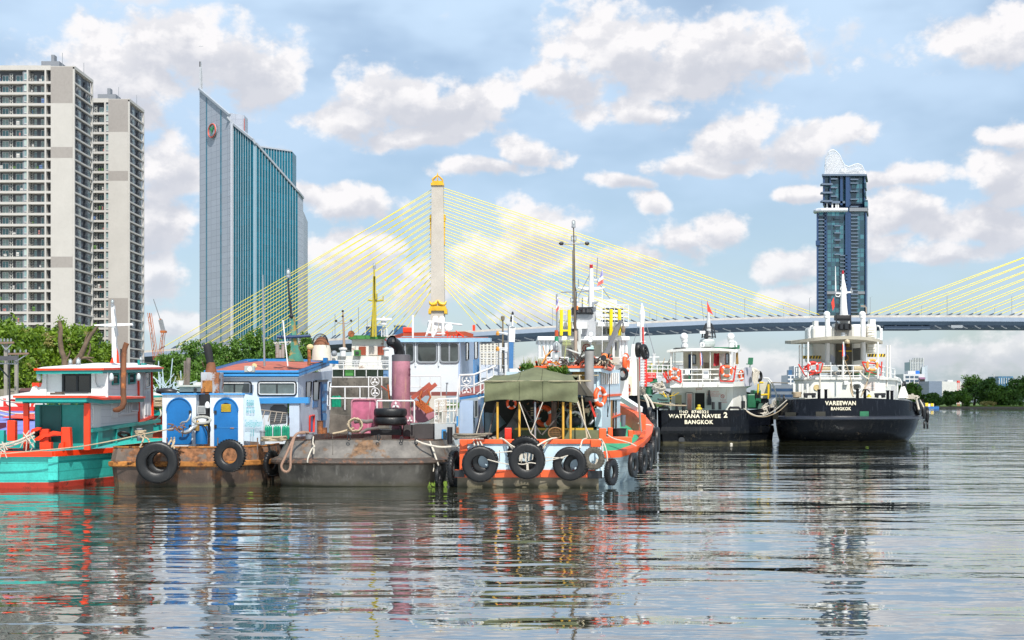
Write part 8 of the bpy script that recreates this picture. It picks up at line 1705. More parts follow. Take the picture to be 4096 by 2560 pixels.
    # right wing, foredeck gear receding
    MB().prism([Z(1062,712,Y+4),Z(1128,706,Y+6),Z(1130,872,Y+6),Z(1062,880,Y+4)],(0,.1,0)).build('wing_screen',mat('shade_panel',(.52,.52,.58),.5),r)
    yel=yellow; Yg=Y+10
    FB(Z,Yg,1090,948,1165,1070,1.5,'green_winch',greenm,r,bevel=.1); FB(Z,Yg+2,1145,910,1210,1030,2,'green_winch',greenm,r,bevel=.1); FB(Z,Yg+3,1085,1030,1230,1080,4,'green_deck_edge',mat('deck_green_grey',(.07,.14,.12),.6),r)
    b=MB(); b.tube([Z(1275,990,Yg),Z(1275,860,Yg)],.12,8).tube([Z(1180,950,Yg),Z(1185,855,Yg)],.1,8).tube([Z(1210,955,Yg),Z(1290,950,Yg)],.1,6).tube([Z(1195,845,Yg),Z(1230,845,Yg)],.1,6); b.build('yellow_frame',yel,r)
    FB(Z,Yg+5,1200,840,1300,985,.3,'cream_house',mat('cream_wall',(.58,.54,.42)),r); b=MB(); b.tube([Z(1230,805,Yg),Z(1275,808,Yg),Z(1310,850,Yg),Z(1340,930,Yg),Z(1350,985,Yg)],.09,6).tube([Z(1265,820,Yg),Z(1300,860,Yg)],.07,6); b.build('white_davit',white,r)
    for x in (1168,1192): MB().lathe(Z(x,985,Yg),[(.16,0),(.16,.6)],10).build('black_drum',black,r)
    # side bulwark with white panel & ropes
    MB().prism([Z(1215,1060,Y+16),Z(1350,975,Y+26),Z(1350,1090,Y+26),Z(1215,1150,Y+16)],(0,.2,0)).build('white_bulwark',ywh,r); 
    o=thing('deck_light_rack','green slatted floodlight rack above the right wing of the middle tanker','lamp',Z(1115,700,Y+4)); MB().tube([Z(1110,710,Y+4),Z(1113,680,Y+4)],.05,5).tube([Z(1078,680,Y+4),Z(1130,684,Y+4)],.05,5).build('stand',greenm,o); b=MB()
    for k in range(5): b.beam(Z(1100+9*k,628,Y+4),Z(1096+9*k,684,Y+4),.09)
    b.beam(Z(1098,628,Y+4),Z(1140,628,Y+4),.1); b.build('slats',greenm,o)
wattana()
for x,y,R_,yw,l in ((408,790,.95,0,'left lifebuoy'),): pass
lifebuoy(Z6(438,765,125.2),.58,'orange lifebuoy in the left red rack of the middle tanker',yaw=15); lifebuoy(Z6(905,745,125.2),.60,'orange lifebuoy with white bands in the right red rack of the middle tanker',yaw=0); lifebuoy(Z6(1035,783,129),.57,'red lifebuoy turned edge-on at the right wing of the middle tanker',yaw=55)
lifebuoy(Z6(10,683,107),.5,'red lifebuoy hanging at the left white wall beside the red ladder mast',yaw=70); lifebuoy(Z6(30,908,109),.5,'dull red lifebuoy low on the cream wall by the red ladder mast',yaw=72)
tyre(Z6(1152,780,130),.6,'worn',60,'black tyre hanging behind the right wing of the middle tanker, left one',wide=1.5,group='tyre pair'); tyre(Z6(1192,790,131),.58,'worn',50,'black tyre hanging behind the right wing of the middle tanker, right one',wide=1.6,group='tyre pair')
for x,y,l in ((1085,1150,'nearest'),(1165,1165,'second'),(1200,1180,'third'),(1265,1195,'fourth')): tyre(Z6(x,y,128+(x-1085)*.08),.75,'worn',75,l+' dark tyre hung along the right side of the middle tanker',group='tyres along the middle tanker',wide=1.2)
rope([Z6(1055,1075,126),Z6(1120,1120,125.5),Z6(1180,1142,125),Z6(1250,1135,124.5),Z6(1340,1085,124),Z6(1440,1000,123.5)],.05,'thick sagging mooring rope between the two black tankers, upper strand',ropew); rope([Z6(1060,1080,126),Z6(1130,1135,125.3),Z6(1240,1150,124.5),Z6(1360,1105,124),Z6(1445,1030,123.5)],.04,'second sagging mooring rope between the two black tankers',ropem)
rope([Z6(0,965,122),Z6(120,995,122),Z6(260,1025,122),Z6(400,1045,123),Z6(545,1050,124)],.06,'tan mooring line leading left from the middle tanker stern',ropem); rope([Z6(1300,845,135),Z6(1450,850,130)],.05,'thin yellowish line between the two tankers above the offices',ropem)
for k,(x,y) in enumerate(((1180,870),(1135,730),(1150,860))): pass
b=MB(); rn=random.Random(31)
for k in range(70): c=Z6(rn.uniform(1215,1360),0,1); x=rn.uniform(1215,1390); y=1090-(x-1215)*.65+rn.uniform(-15,45); a=Z6(x,y,128+(x-1215)*.05); b.tube([a,a+Vector((rn.uniform(-.35,.35),0,rn.uniform(-.25,.25))),a+Vector((rn.uniform(-.5,.5),0,rn.uniform(-.4,.2)))],.05,5)
b.build('rope_tangle',ropew,label='tangle of pale mooring ropes piled on the white bulwark between the tankers',cat='rope')
b=MB()
for k in range(7): b.tube([Z6(1128+4*k,715,128),Z6(1140+9*k,750+10*math.sin(k),127.8),Z6(1135+6*k,830+14*k % 50,127.8)],.05,5)
b.build('hanging_ropes',ropew,label='bunch of rope ends hanging at the right wing tyres of the middle tanker',cat='rope')
# ---------------- foredeck of the next tanker, left of the middle one
def foredeck():
    Z=Z6; Y=120; r=thing('tanker','tanker foredeck with red-and-white ladder mast, red box and green winches, left of the middle ship','ship',(Z(150,0,Y).x,Y+10,0))
    MB().prism([Z(-60,955,Y),Z(120,960,Y),Z(240,965,Y+3),Z(285,1070,Y+5),Z(285,1380,Y+5),Z(-60,1380,Y)],(0,8,0)).build('hull',blk,r); MB().prism([Z(110,960,Y+.5),Z(400,935,Y+10),Z(400,1000,Y+4),Z(240,1000,Y+2)],(0,0,-.2)).build('deck',mat('deck_green_grey',(.07,.14,.12)),r)
    MB().prism([Z(5,960,110),Z(0,780,110),Z(50,770,110),Z(62,790,110),Z(62,960,110)],(0,3,0)).build('cream_house',mat('cream_wall',(.58,.54,.42)),r); MB().prism([Z(x,y,108) for x,y in ((-60,790),(40,720),(60,505),(90,502),(112,790))],(0,.3,0)).build('white_wing',ywh,r)
    FB(Z,112,60,790,108,960,1,'white_pilaster',ywh,r)
    rm=mat('ladder_red',(.60,.03,.02),.45); mm=thing  # mast
    b=MB(); b.tube([Z(152,880,Y),Z(150,350,Y)],.22,9).tube([Z(150,350,Y),Z(152,240,Y)],[.2,.3],9).tube([Z(152,240,Y),Z(151,165,Y),Z(150,140,Y)],[.3,.12,.06],9); b.build('white_mast',white,r)
    b=MB(); b.tube([Z(164,640,Y-.3),Z(160,350,Y-.3)],.08,6).tube([Z(184,880,Y),Z(184,520,Y)],.13,7).tube([Z(130,830,Y),Z(130,615,Y)],.1,7); b.build('red_posts',rm,r); b=MB()
    for k in range(16): b.beam(Z(135,480+25*k,Y-.3),Z(182,478+25*k,Y-.3),.06)
    b.build('ladder_rungs',white,r); FB(Z,Y-.2,176,518,190,542,.3,'red_box_small',rm,r); FB(Z,Y-.5,108,310,135,345,.4,'mast_radar',white,r); MB().prism([Z(165,395,Y),Z(190,395,Y),Z(168,425,Y)],(0,.3,0)).build('mast_bracket',white,r)
    b=MB(); b.tube([Z(190,330,Y),Z(262,590,Y)],.03,4).tube([Z(118,345,Y),Z(40,620,Y)],.03,4); b.build('mast_stays',steel,r)
    o=FB(Z,Y+.5,192,758,278,842,.8,'red_notice_box',rm,r,bevel=.05); pass
    for s,y,sz in (('NO OPEN FIRE',772,(.6,.09)),('AND',785,(.2,.08)),('SMOKING',798,(.66,.1))): text3(r,'box_text',s,plane_place(Z(236,y,Y+.42),(1,0,0),(0,0,1),(0,0,0)),white,sz,.004)
    for x0,x1,y0,y1 in ((182,250,880,950),(245,290,830,880)): MB().lathe(Z((x0+x1)/2,y1,Y+.5),[((x1-x0)*.0053,0),((x1-x0)*.0053,.5),((x1-x0)*.004,.55),((x1-x0)*.005,.75)],14).build('green_winch',greenm,r,smooth=40)
    MB().beam(Z(225,850,Y),Z(280,825,Y),.15).build('winch_handle',greenm,r); coil(Z(300,910,Y),.5,.06,6,'',ropew,axis=(.1,-.6,1),root=r,jit=.3)
    rope([Z(240,950,Y),Z(300,920,Y),Z(360,925,Y),Z(400,945,Y)],.08,'',black,root=r,name='black_hose'); rope([Z(290,990,Y-1),Z(320,1000,Y-1),Z(380,1000,Y)],.07,'',black,root=r,name='black_hose')
    railing([Z(190,830,Y+4),Z(520,830,Y+8)],Z(0,690,Y+4).z-Z(0,830,Y+4).z,4,8,.05,root=r); FB(Z,Y+20,190,655,520,668,2,'catwalk',ywh,r); MB().lathe(Z(255,690,Y+20),[(.2,0),(.2,1.1),(.24,1.12),(.24,1.25)],14).build('vent_post',white,r); MB().tube([Z(190,622,Y+20),Z(305,620,Y+20)],.08,6).build('vent_arm',white,r)
    for x0,x1,y0,y1,m in ((200,215,680,700,yellow),(230,245,675,720,yellow),(290,400,675,700,mat('pipe_grey',(.35,.33,.28),.7)),(190,400,720,760,mat('machinery_yellow',(.28,.26,.08),.7,var=.5,vs=2)),(330,335,830,870,yellow),(150,182,840,960,mat('grimy_machinery',(.2,.18,.15),.7,var=.5,vs=2)),(110,150,880,960,mat('grimy_machinery',(.2,.18,.15)))): FB(Z,Y+9,x0,y0,x1,y1,1,'deck_machinery',m,r)
    clutter(r,'deck_pipes',mat('pipe_pale',(.55,.5,.4),.7),Z,Y+6,(110,800,200,960),24,(.2,.7),41); clutter(r,'deck_valves',mat('valve_green',(.1,.25,.05),.6),Z,Y+8,(190,690,420,780),26,(.1,.5),42); clutter(r,'rope_heap',ropew,Z,Y+6,(300,970,400,1050),26,(.2,.7),43); clutter(r,'yellow_valves',yellow,Z,Y+6,(330,960,400,1060),12,(.2,.6),44); clutter(r,'net_heap',ropem,Z,Y+12,(290,680,400,705),18,(.1,.5),45)
foredeck()
rope([Z6(170,955,119.8),Z6(200,1020,119.6),Z6(215,1095,119.5)],.12,'pale rope over the black rail left of the middle tanker, left strand',ropew); rope([Z6(185,950,119.8),Z6(230,1010,119.6),Z6(258,1075,119.5)],.1,'pale rope over the black rail left of the middle tanker, right strand',ropew)
# ---------------- right-hand tanker
def vareewan():
    Z=Z7; Y=125; t=.262; r=thing('tanker','black-hulled tanker with a rounded stern and tall white funnels, the rightmost ship','ship',(Z(735,0,Y).x,Y+12,0))
    xc=Z(750,0,Y).x; w=(Z(1345,0,Y).x-Z(160,0,Y).x)/2
    pl=arc_outline(xc,w,Y-.4,60,6.5,p=2.4,n=40,tilt=t)[::-1]
    zs,zt=Z(0,1205,Y).z,Z(0,1050,Y).z; shr=lambda x,y: max(0,y-Y)*.0
    def bow_sh(x,y): return -abs(x-xc)**2*.006 if y < Y+10 else 0
    hull(r,pl,[(-1,.80,.93),(.0,.90,.968),(zs*.3,.945,.983),(zs*.65,.975,.993),(zs-.1,.985,.996)],blk2,cap=False); hull(r,pl,[(zs-.22,.985,.996),(zs-.12,1.02,1.006),(zs+.08,1.02,1.006),(zs+.2,.985,.996)],mat('strake_blue_black',(.03,.036,.05),.28,streak=.8,scol=(.14,.12,.1)),'rubbing_strake',cap=False)
    hull(r,pl,[(zs+.15,.99,.997),(zt,.97,.992),(zt+.02,.95,.985),(zt-.6,.945,.983)],blk,'topside',cap=False,sheer=bow_sh); hull(r,pl,[(zt-1.1,.96,.988),(zt-1.05,.96,.988)],mat('deck_green_grey',(.07,.14,.12)),'deck')
    def curve(Zx,zy,depth=0):
        c=Z(Zx,zy,Y).x; return c
    def place(cx_,zy):
        x0=Z(cx_,0,Y).x; z0=Z(0,zy,Y).z
        def f(a,b_):
            x=x0+a; tt=min(.999,abs((x-xc)/(w*.98))); y=Y-.4+6.5*(1-(1-tt**2.4)**(1/2.4))+(1-.985)*30; return Vector((x,y-.28+.0*b_,z0+b_))
        return f
    for s,x,y,sz in (('VAREEWAN',698,1090,(2.98,.42)),('BANGKOK',702,1133,(1.95,.32))): text3(r,'lettering',s,place(x,y),letm,sz,.035,kern=1.12)
    for x,y in ((548,1178),(883,1176),(1118,1182),(1216,1184),(336,1184),(240,1198)):
        f=place(x,y); b=MB(); o=MB().prism([f(-.45,-.28),f(.45,-.28),f(.45,.28),f(-.45,.28)] if 300 < x < 1200 else [f(-.2,-.28),f(.2,-.28),f(.2,.28),f(-.2,.28)],(0,.05,0)).build('freeing_port',greenm if x in (883,) else mat('port_dark',(.03,.028,.02),.6),r)
    # main deckhouse drum: white with flat front
    Yd=Y+4; zt0=Z(0,900,Yd).z; z00=Z(0,1050,Yd).z-.6
    dh=[(Z(420,0,Yd).x,Yd+.3),(Z(470,0,Yd).x,Yd),(Z(1000,0,Yd).x,Yd),(Z(1060,0,Yd).x,Yd+.5),(Z(1100,0,Yd+6).x,Yd+5),(Z(1150,0,Yd+16).x,Yd+16),(Z(360,0,Yd+16).x,Yd+16),(Z(345,0,Yd+5).x,Yd+5)]
    MB().ring([[Vector((x,y,z)) for x,y in dh] for z in (z00,zt0)]).build('deckhouse',ywh,r)
    MB().ring([[Vector((x+(-.2 if x < xc else .2),y-.2,z)) for x,y in dh] for z in (zt0-.1,zt0+.12)]).build('upper_deck_edge',ywh,r)
    o=MB().tube([Z(825+38*math.cos(k*.3927),966+34*math.sin(k*.3927),Yd-.12) for k in range(16)],.1,6,True).build('porthole',white,r); MB().prism([Z(825+22*math.cos(k*.3927),966+20*math.sin(k*.3927),Yd-.06) for k in range(16)],(0,.05,0)).build('pane',glassd,o); MB().prism([Z(792,960,Yd-.2),Z(802,935,Yd-.2),Z(825,930,Yd-.2),Z(850,935,Yd-.2),Z(862,950,Yd-.2),Z(850,942,Yd-.2),Z(805,942,Yd-.2)],(0,.15,0)).build('eyebrow',ywh,r)
    MB().lathe(Z(518,970,Yd-.1),[(.2,.02),(.3,0),(.32,.1)],12,(0,1,0)).build('bulkhead_lamp',mat('cream',(.55,.42,.2)),r); FB(Z,Yd-.4,730,918,762,950,.35,'floodlight',white,r,bevel=.05)
    rd=mat('faded_red_text',(.55,.28,.24),.7)
    for k in range(6): text3(r,'faded_notice',('ห้ามสูบบุหรี่ก่อไฟ','ระวังอันตราย','ห้ามเข้าก่อนได้รับ','อนุญาต ห้ามทิ้ง','สิ่งของลงน้ำ','โดยเด็ดขาด')[k],plane_place(Z(925,928+12*k,Yd-.03),(1,0,0),(0,0,1),(0,0,0)),rd,(1.1,.12),.004)
    MB().prism([Z(1085,960,Yd+3),Z(1122,955,Yd+4),Z(1122,1045,Yd+4),Z(1085,1050,Yd+3)],(0,.1,0)).build('grey_panel',mat('panel_grey',(.45,.45,.45),.6),r)
    for k,x in enumerate((342,384,405,445)): MB().beam(Z(x,1050,Yd-.5),Z(x,940,Yd-.5),.22).build('bulkhead_stay',ywh,r)
    # canopy
    Yc=Y+2.5; zc=Z(0,600,Yc).z; cn=[]
    for i in range(17):
        u=-1+i/8; x=Z(733,0,Yc).x+u*(Z(1097,0,Yc).x-Z(370,0,Yc).x)/2; cn.append((x+.05,Yc+3.2*(abs(u)**3),zc-.0+.35*(1-abs(u)**2)+0))
    cn2=[(x,y+0,z) for x,y,z in cn]; bk=[(cn[-1][0]+.6,Yc+9,zc+.3),(cn[0][0]+.6,Yc+9,zc+.3)]
    cm=mat('canopy_beige',(.36,.33,.26),.7,var=.15,streak=.3)
    MB().ring([[Vector((x,y,z+dz)) for x,y,z in cn2+bk] for dz in (-.28,.04)]).build('canopy',cm,r)
    for x,y0,Yp,w_ in ((384,905,Yc+3,7),(404,905,Yc+5,6),(450,900,Yc+.6,8),(724,898,Yc+.1,7),(991,900,Yc+.6,8),(1062,960,Yc+2.5,8),(1084,900,Yc+5,7)): MB().tube([Z(x,y0,Yp),Z(x,615 if x > 400 and x < 1060 else 640,Yp)],w_*.0126*.95,8).build('canopy_post',ywh,r)
    # superstructure behind
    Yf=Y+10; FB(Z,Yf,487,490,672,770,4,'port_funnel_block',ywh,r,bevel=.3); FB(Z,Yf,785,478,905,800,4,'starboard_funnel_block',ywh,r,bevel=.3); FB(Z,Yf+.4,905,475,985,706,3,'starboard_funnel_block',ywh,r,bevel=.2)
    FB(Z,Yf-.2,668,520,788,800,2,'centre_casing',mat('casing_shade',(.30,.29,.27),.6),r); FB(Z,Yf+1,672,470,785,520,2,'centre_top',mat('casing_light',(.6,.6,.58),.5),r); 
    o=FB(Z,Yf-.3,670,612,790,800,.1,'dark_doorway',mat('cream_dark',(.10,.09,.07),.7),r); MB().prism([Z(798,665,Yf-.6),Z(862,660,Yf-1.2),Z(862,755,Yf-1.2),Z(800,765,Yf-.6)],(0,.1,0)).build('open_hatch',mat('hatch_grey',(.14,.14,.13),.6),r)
    c=Z(738,738,Yf-.4); MB().tube([c+Vector((math.cos(k*.5236)*.32,0,math.sin(k*.5236)*.32)) for k in range(12)],.05,5,True).build('amber_ring',mat('amber',(.6,.25,.03)),r)
    FB(Z,Yf-.5,690,682,790,690,.2,'hazard_bar',yellow,r); MB().lathe(Z(757,655,Yf-.5),[(.22,0),(.2,.3),(.1,.5)],10).build('brass_bell',mat('brass',(.30,.18,.05)),r)
    hz=mat('hazard_black',(.02,.02,.02),.5)
    for x0,x1,y0 in ((412,552,722),(915,1050,708)):
        o=FB(Z,Yf-1.5,x0,y0,x1,y0+24,.3,'hazard_beam',yellow,r); b=MB()
        for k in range(6): x=x0+4+k*(x1-x0)/6; b.prism([Z(x,y0+24,Yf-1.52),Z(x+11,y0+24,Yf-1.52),Z(x+18,y0,Yf-1.52),Z(x+7,y0,Yf-1.52)],(0,.01,0))
        b.build('hazard_stripes',hz,o); FB(Z,Yf-1.4,x0,y0-62,x1-30,y0-58,.1,'rail',ywh,r)
    for x in (600,876): # tall vent pipes
        b=MB(); Yp=Y+7; b.tube([Z(x,810 if x < 700 else 760,Yp),Z(x,400,Yp)],.26,14); b.ball(Z(x-5,402,Yp),.35,14,(1,1,.98)); b.tube([Z(x-4,402,Yp),Z(x-4,430,Yp)],.32,14); b.build('vent_pipe',white,r,smooth=60)
    FB(Z,Yf+.5,500,452,530,490,1,'side_wing',ywh,r); FB(Z,Yf+.5,932,440,974,478,1,'side_wing',ywh,r)
    for x,s in ((465,1),(1010,-1)): b=MB(); b.tube([Z(x,600,Yf-1),Z(x-s*4,540,Yf-1),Z(x+s*6,495,Yf-1),Z(x+s*24,490,Yf-1)],.09,6).tube([Z(x-s*8,600,Yf),Z(x-s*8,510,Yf)],.14,6).tube([Z(x+s*2,590,Yf-1),Z(x+s*22,590,Yf-1)],.05,5); b.build('davit',white,r)
    b=MB()
    for k,y in enumerate((500,540,580,632,672)): b.tube([Z(912,y+26,Yf-.05),Z(918,y,Yf-.05),Z(966,y,Yf-.05),Z(958,y+26,Yf-.05)],.045,5,True)
    b.build('ladder_steps',mat('step_cream',(.45,.42,.33),.6),r)
    # mast
    Ym=Yf+.5; FB(Z,Ym-.3,700,405,772,475,1,'mast_base',mat('casing_light',(.6,.6,.58)),r); b=MB(); b.tube([Z(726,410,Ym),Z(724,240,Ym),Z(721,150,Ym),Z(720,90,Ym)],[.42,.3,.17,.12],10).tube([Z(742,405,Ym),Z(732,260,Ym)],[.25,.12],8).tube([Z(722,245,Ym),Z(700,240,Ym),Z(655,240,Ym)],.09,7).tube([Z(728,248,Ym),Z(755,232,Ym),Z(794,230,Ym)],.09,7).tube([Z(705,245,Ym),Z(690,265,Ym),Z(668,262,Ym),Z(662,250,Ym)],.06,6).tube([Z(722,110,Ym),Z(735,160,Ym),Z(752,240,Ym)],.06,5).tube([Z(664,225,Ym),Z(662,30,Ym)],[.08,.03],6); b.build('mast',white,r,smooth=50)
    for x,y in ((790,232),(784,218),(660,240)): MB().lathe(Z(x,y,Ym),[(.1,-.1),(.12,.05),(.06,.2),(.08,.3)],8).build('mast_lamp',steel,r)
    FB(Z,Ym-.2,724,185,742,208,.4,'mast_radar',white,r); MB().tube([Z(702,210,Ym),Z(706,190,Ym),Z(722,188,Ym)],.06,5).build('mast_bracket',white,r); MB().lathe(Z(720,90,Ym),[(.12,0),(.14,.12),(.1,.3),(.04,.4)],8).build('red_beacon',mat('beacon_red',(.35,.01,.02)),r)
    FB(Z,Ym-1.2,668,408,784,446,.9,'black_lattice_box',mat('mesh_black',(.03,.03,.032),.7),r); b=MB()
    for x in (668,780): b.beam(Z(x,522,Ym-1.2),Z(x,408,Ym-1.2),.12)
    for y in (432,450,522): b.beam(Z(668,y,Ym-1.25),Z(784,y,Ym-1.25),.1)
    b.build('black_frame',darkm,r); FB(Z,Ym-1.1,672,472,782,520,.8,'exhaust_group',black,r); 
    for x in (708,744): MB().tube([Z(x,520,Ym-1.3),Z(x,482,Ym-1.2)],[.22,.26],12).build('exhaust_outlet',darkm,r)
    MB().lathe(Z(722,578,Yc+1),[(.28,0),(.2,.2),(.22,.4),(.05,.45)],10).build('canopy_lamp',steel,r); b=MB(); fb(b,Z,Yc,738,600,772,626,.5); b.lathe(Z(754,612,Yc-.1),[(.1,.2),(.22,0)],10,(0,-1,0)); b.build('loudspeaker',mat('horn_cream',(.5,.42,.28),.5),r)
    MB().tube([Z(902,400,Yf),Z(900,345,Yf)],.08,6).tube([Z(858,340,Yf),Z(900,345,Yf)],.06,5).tube([Z(858,335,Yf),Z(895,332,Yf)],.04,5).build('aerial',mat('aerial_tan',(.3,.25,.2),.6),r)
    # rails
    b=MB(); y0,y1=905,800
    for y in (800,842,880):
        b.tube([Z(355,y+12,Y+14),Z(400,y+6,Yd+2),Z(470,y,Yd-.2),Z(1000,y-2,Yd-.2),Z(1060,y+12,Yd+1.5),Z(1122,y+26,Yd+8)],.055,6)
    for x in (470,545,628,715,800,880,1000): b.tube([Z(x,905,Yd-.2),Z(x,800,Yd-.2)],.06,6)
    for x,Yp in ((1030,Yd+.8),(1062,Yd+1.5),(1092,Yd+5),(1122,Yd+8)): b.tube([Z(x,915+(x-1030)*.3,Yp),Z(x,805+(x-1030)*.25,Yp)],.06,6)
    for x,Yp in ((352,Y+14),(370,Y+11),(388,Y+9),(410,Yd+1.5)): b.tube([Z(x,930,Yp),Z(x,812,Yp)],.06,6)
    b.build('upper_rail',white,r)
    for a,c in ((1130,1050),(1215,1045)): pass
    b=MB(); b.tube([Z(1130,890,Yd+10),Z(1160,900,Yd+12),Z(1175,930,Yd+12),Z(1180,1000,Yd+12)],.08,6).tube([Z(1135,940,Yd+10),Z(1165,945,Yd+12)],.06,5).tube([Z(1140,890,Yd+10),Z(1143,1000,Yd+10)],.07,6); b.build('stair_rail',white,r); MB().prism([Z(1150,1050,Yd+4),Z(1175,965,Yd+6),Z(1200,960,Yd+6),Z(1235,1050,Yd+4)],(0,.3,0)).build('sloped_locker',ywh,r)
    FB(Z,Yd-.8,565,805,620,850,.6,'reel',ropew,r) if False else None
    for x0,x1 in ((545,625),(800,900)): MB().tube([Z(x0,825,Yd+1),Z(x1,825,Yd+1)],.42,14).build('rope_reel',mat('reel_rope',(.45,.38,.25),.9,var=.35,vs=10,bump=1,bs=20),r,smooth=50)
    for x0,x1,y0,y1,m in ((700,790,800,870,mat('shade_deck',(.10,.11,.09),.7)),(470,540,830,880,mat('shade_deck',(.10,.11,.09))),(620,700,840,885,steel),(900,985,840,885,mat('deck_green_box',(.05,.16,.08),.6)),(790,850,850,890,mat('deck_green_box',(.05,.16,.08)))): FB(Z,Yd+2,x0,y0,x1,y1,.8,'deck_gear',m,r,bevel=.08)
    clutter(r,'deck_lines',ropew,Z,Yd+.5,(620,830,760,890),16,(.1,.5),51); clutter(r,'grey_bits',steel,Z,Yd+.3,(430,870,640,900),14,(.1,.4),52)
    buoy_frame(r,Z,Yd-.5,[[(376,788),(430,880),(548,850),(565,780)],[(420,812),(440,800),(555,775)],[(412,828),(442,808),(455,830),(420,828)]]); buoy_frame(r,Z,Yd-.5,[[(870,772),(902,842),(1015,875),(1022,768)],[(868,772),(975,785),(1002,800),(1015,815)],[(972,790),(1002,788),(1002,808),(975,806)]])
    for x,y0,y1,m in ((535,1045,990,blk),(588,1045,990,blk),(833,1045,988,blk),(890,1040,988,blk),(1068,1048,998,blk),(1100,1050,1000,blk)): MB().lathe(Z(x,y0,Y+1.4),[(.15,-.4),(.15,Z(0,y1,Y).z-Z(0,y0,Y).z),(.18,Z(0,y1,Y).z-Z(0,y0,Y).z+.02),(.18,Z(0,y1,Y).z-Z(0,y0,Y).z+.1)],14).build('bollard',m,r)
    MB().tube([Z(870,1000,Y+1.2),Z(885,985,Y+1.2),Z(910,985,Y+1.2),Z(928,1005,Y+1.2)],.06,6).build('hand_wheel',black,r); MB().lathe(Z(922,1045,Y+1.2),[(.25,0),(.2,.15),(.1,.22),(.1,.3)],12).build('capstan',mat('capstan_yellow',(.55,.42,.02)),r)
    for x0,x1 in ((415,510),(965,1050)): b=MB(); b.tube([Z(x0,1022,Y+1),Z(x1,1020,Y+1)],.12,6).tube([Z(x0+20,1022,Y+1),Z(x0+15,1048,Y+1)],.2,8).tube([Z(x1-20,1022,Y+1),Z(x1-15,1048,Y+1)],.2,8); b.build('fairlead',black,r)
    coil(Z(365,1045,Y+2.2),.36,.06,6,'',ropem,root=r,jit=.03); FB(Z,Y+2.6,336,1004,402,1020,.8,'coil_post',black,r)
    o=thing('flag','red white and blue ensign hanging at the stern post of the rightmost tanker','flag',Z(725,700,Yc-.3)); 
    for x0,x1,m in ((712,722,'flag_bright_red'),(722,730,'flag_white'),(730,738,'flag_navy')): MB().prism([Z(x0+6,630,Yc-.3),Z(x1,630+(x1-712),Yc-.3),Z(x1+4,725,Yc-.3),Z(x0+2,728,Yc-.3)],(0,.03,0)).build('stripe',MT[m],o)
    MB().prism([Z(650,268,Ym-.1),Z(656,340,Ym-.1),Z(642,375,Ym-.1),Z(630,310,Ym-.1)],(0,.03,0)).build('red_flag',MT['flag_bright_red'],label='red flag hanging below the left arm of the rightmost tanker mast',cat='flag'); MB().tube([Z(655,245,Ym),Z(640,300,Ym),Z(615,378,Ym)],.02,4).build('flag_line',darkm,r)
    MB().prism([Z(625,710,Yf-.1),Z(660,735,Yf-.1),Z(655,790,Yf-.1),Z(625,770,Yf-.1)],(0,.02,0)).build('pipe_shadow_patch',mat('pipe_shadow_blue',(.5,.52,.62),.6),r)  # pale blue patch painted as the cast shadow of the vent pipe
vareewan()
lifebuoy(Z7(487,812,128),.62,'red lifebuoy in the left red rack of the rightmost tanker',yaw=0,m=mat('lifebuoy_red',(.60,.03,.02),.5)); lifebuoy(Z7(948,795,128),.64,'faded orange lifebuoy in the right red rack of the rightmost tanker',yaw=0,m=lifey)
for x,y,Yt,R_,yw,k,l in ((1308,1125,129,.80,62,'worn','leftmost tyre at the right quarter of the rightmost tanker, red paint on it'),(1345,1150,131,.85,70,'worn','large tyre at the right quarter of the rightmost tanker'),(1372,1180,133,.75,78,'truck','tyre farthest right on the rightmost tanker'),(1352,1255,132,.45,70,'worn','low tyre near the water at the right quarter of the rightmost tanker'),(1375,1260,133,.42,75,'worn','low tyre right beside another near the water at the rightmost tanker'),(1195,960,140,.6,60,'worn','tyre standing on the far right rail of the rightmost tanker'),(262,1060,130,.5,80,'worn','tyre between the two tankers high on the left quarter'),(145,1140,130,.6,85,'worn','tyre hung low on the left side of the rightmost tanker')):
    tyre(Z7(x,y,Yt),R_,k,yw,l,wide=1.4,group='tyres on the rightmost tanker')
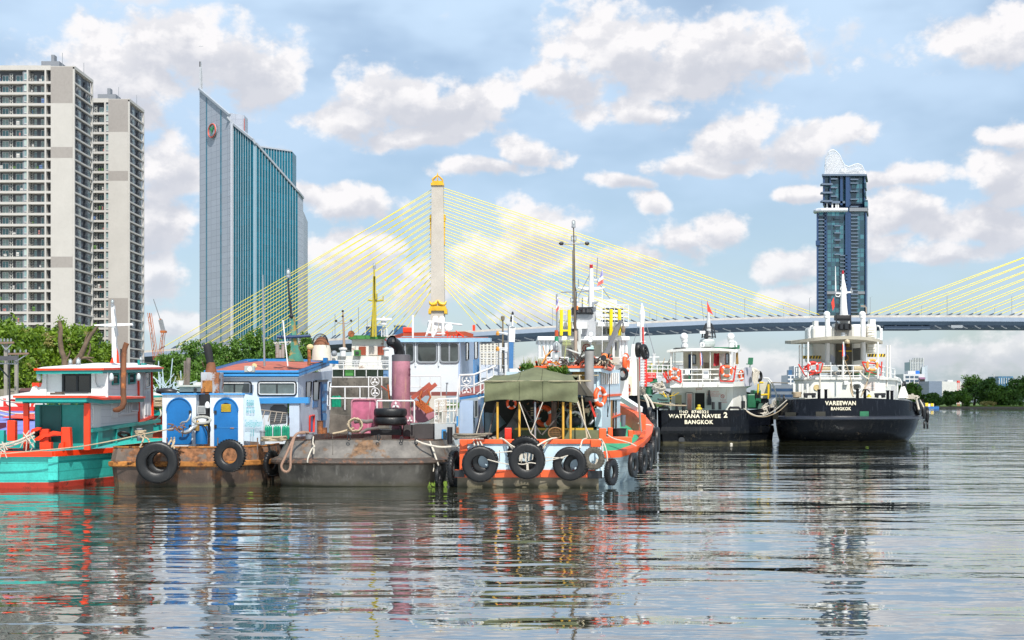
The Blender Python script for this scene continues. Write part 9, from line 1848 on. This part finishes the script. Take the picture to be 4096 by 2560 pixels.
rope([Z7(540,885,127),Z7(542,920,127),Z7(540,985,127)],.09,'pale rope hanging down the white bulkhead of the rightmost tanker, left',ropew); rope([Z7(735,760,126),Z7(780,900,126),Z7(800,1040,126)],.05,'long thin dark rope slanting from the ensign to the stern rail',ropem); rope([Z7(845,840,126.5),Z7(880,880,126.5),Z7(920,905,126.5)],.1,'thick pale rope under the right lifebuoy rack',ropew); rope([Z7(860,1040,126),Z7(900,950,126.5),Z7(930,850,127)],.07,'slanting rope right of the porthole',ropem); rope([Z7(780,940,126.2),Z7(785,1000,126),Z7(800,1040,125.6)],.07,'rope hanging left of the porthole',ropem)
rope([Z7(1290,1060,128),Z7(1300,1100,128),Z7(1310,1140,127.8)],.1,'pale rope holding the tyres at the right quarter, left strand',ropew); rope([Z7(1315,1065,129),Z7(1335,1100,129),Z7(1345,1120,129)],.08,'pale rope holding the tyres at the right quarter, right strand',ropew)
b=MB(); rn=random.Random(77)
for k in range(40): x=rn.uniform(1225,1300); a=Z7(x,1035+rn.uniform(-8,22),130); b.tube([a,a+Vector((rn.uniform(-.4,.4),0,rn.uniform(-.15,.15)))],.05,5)
b.build('rope_heap',ropew,label='heap of pale rope on the far right rail of the rightmost tanker',cat='rope')
# moored boat at the far bank
r=thing('ferry_boat','small blue and yellow boat moored at the far bank','boat',(Z8(680,0,690).x,690,0)); FB(Z8,690,640,1290,775,1318,4,'hull',mat('hull_blue',(.02,.12,.35),.5),r); FB(Z8,691,640,1255,712,1290,3,'white_cabin',white,r); FB(Z8,690.5,675,1250,708,1285,.3,'yellow_panel',yellow,r); FB(Z8,690.5,610,1245,645,1285,2,'yellow_panel',yellow,r); FB(Z8,690,730,1285,772,1292,3,'canopy',mat('hull_blue',(.02,.12,.35)),r)
# drifting bits on the water
for (x,y,Yp,l) in ((945,1400,121,'white foam float drifting below the middle tanker stern'),): MB().ball(vz(Z6(x,y,Yp),.02),.14,10,(1,1,.9)).build('foam_float',ropew,smooth=60,label=l,cat='float')
for k,(x,y,l) in enumerate(((993,447,'small brown leaf clump drifting at the far right of the river'),(867,447,'tiny leaf drifting right of the rightmost tanker'),(250,493,'green leaf drifting in front of the rusty tug'),(700,486,'pale scrap drifting below the middle tanker'))):
    Yp=CH*F/(y-HY); c=P(x,y,Yp); c.z=0; MB().prism([c+Vector((-.14,0,.01)),c+Vector((0,-.1,.02)),c+Vector((.15,0,.02)),c+Vector((.02,.15,.02))],(0,0,.02)).build('drifting_leaf',mat('weed_green',(.22,.32,.01)) if k != 3 else ropew,label=l,cat='leaf')
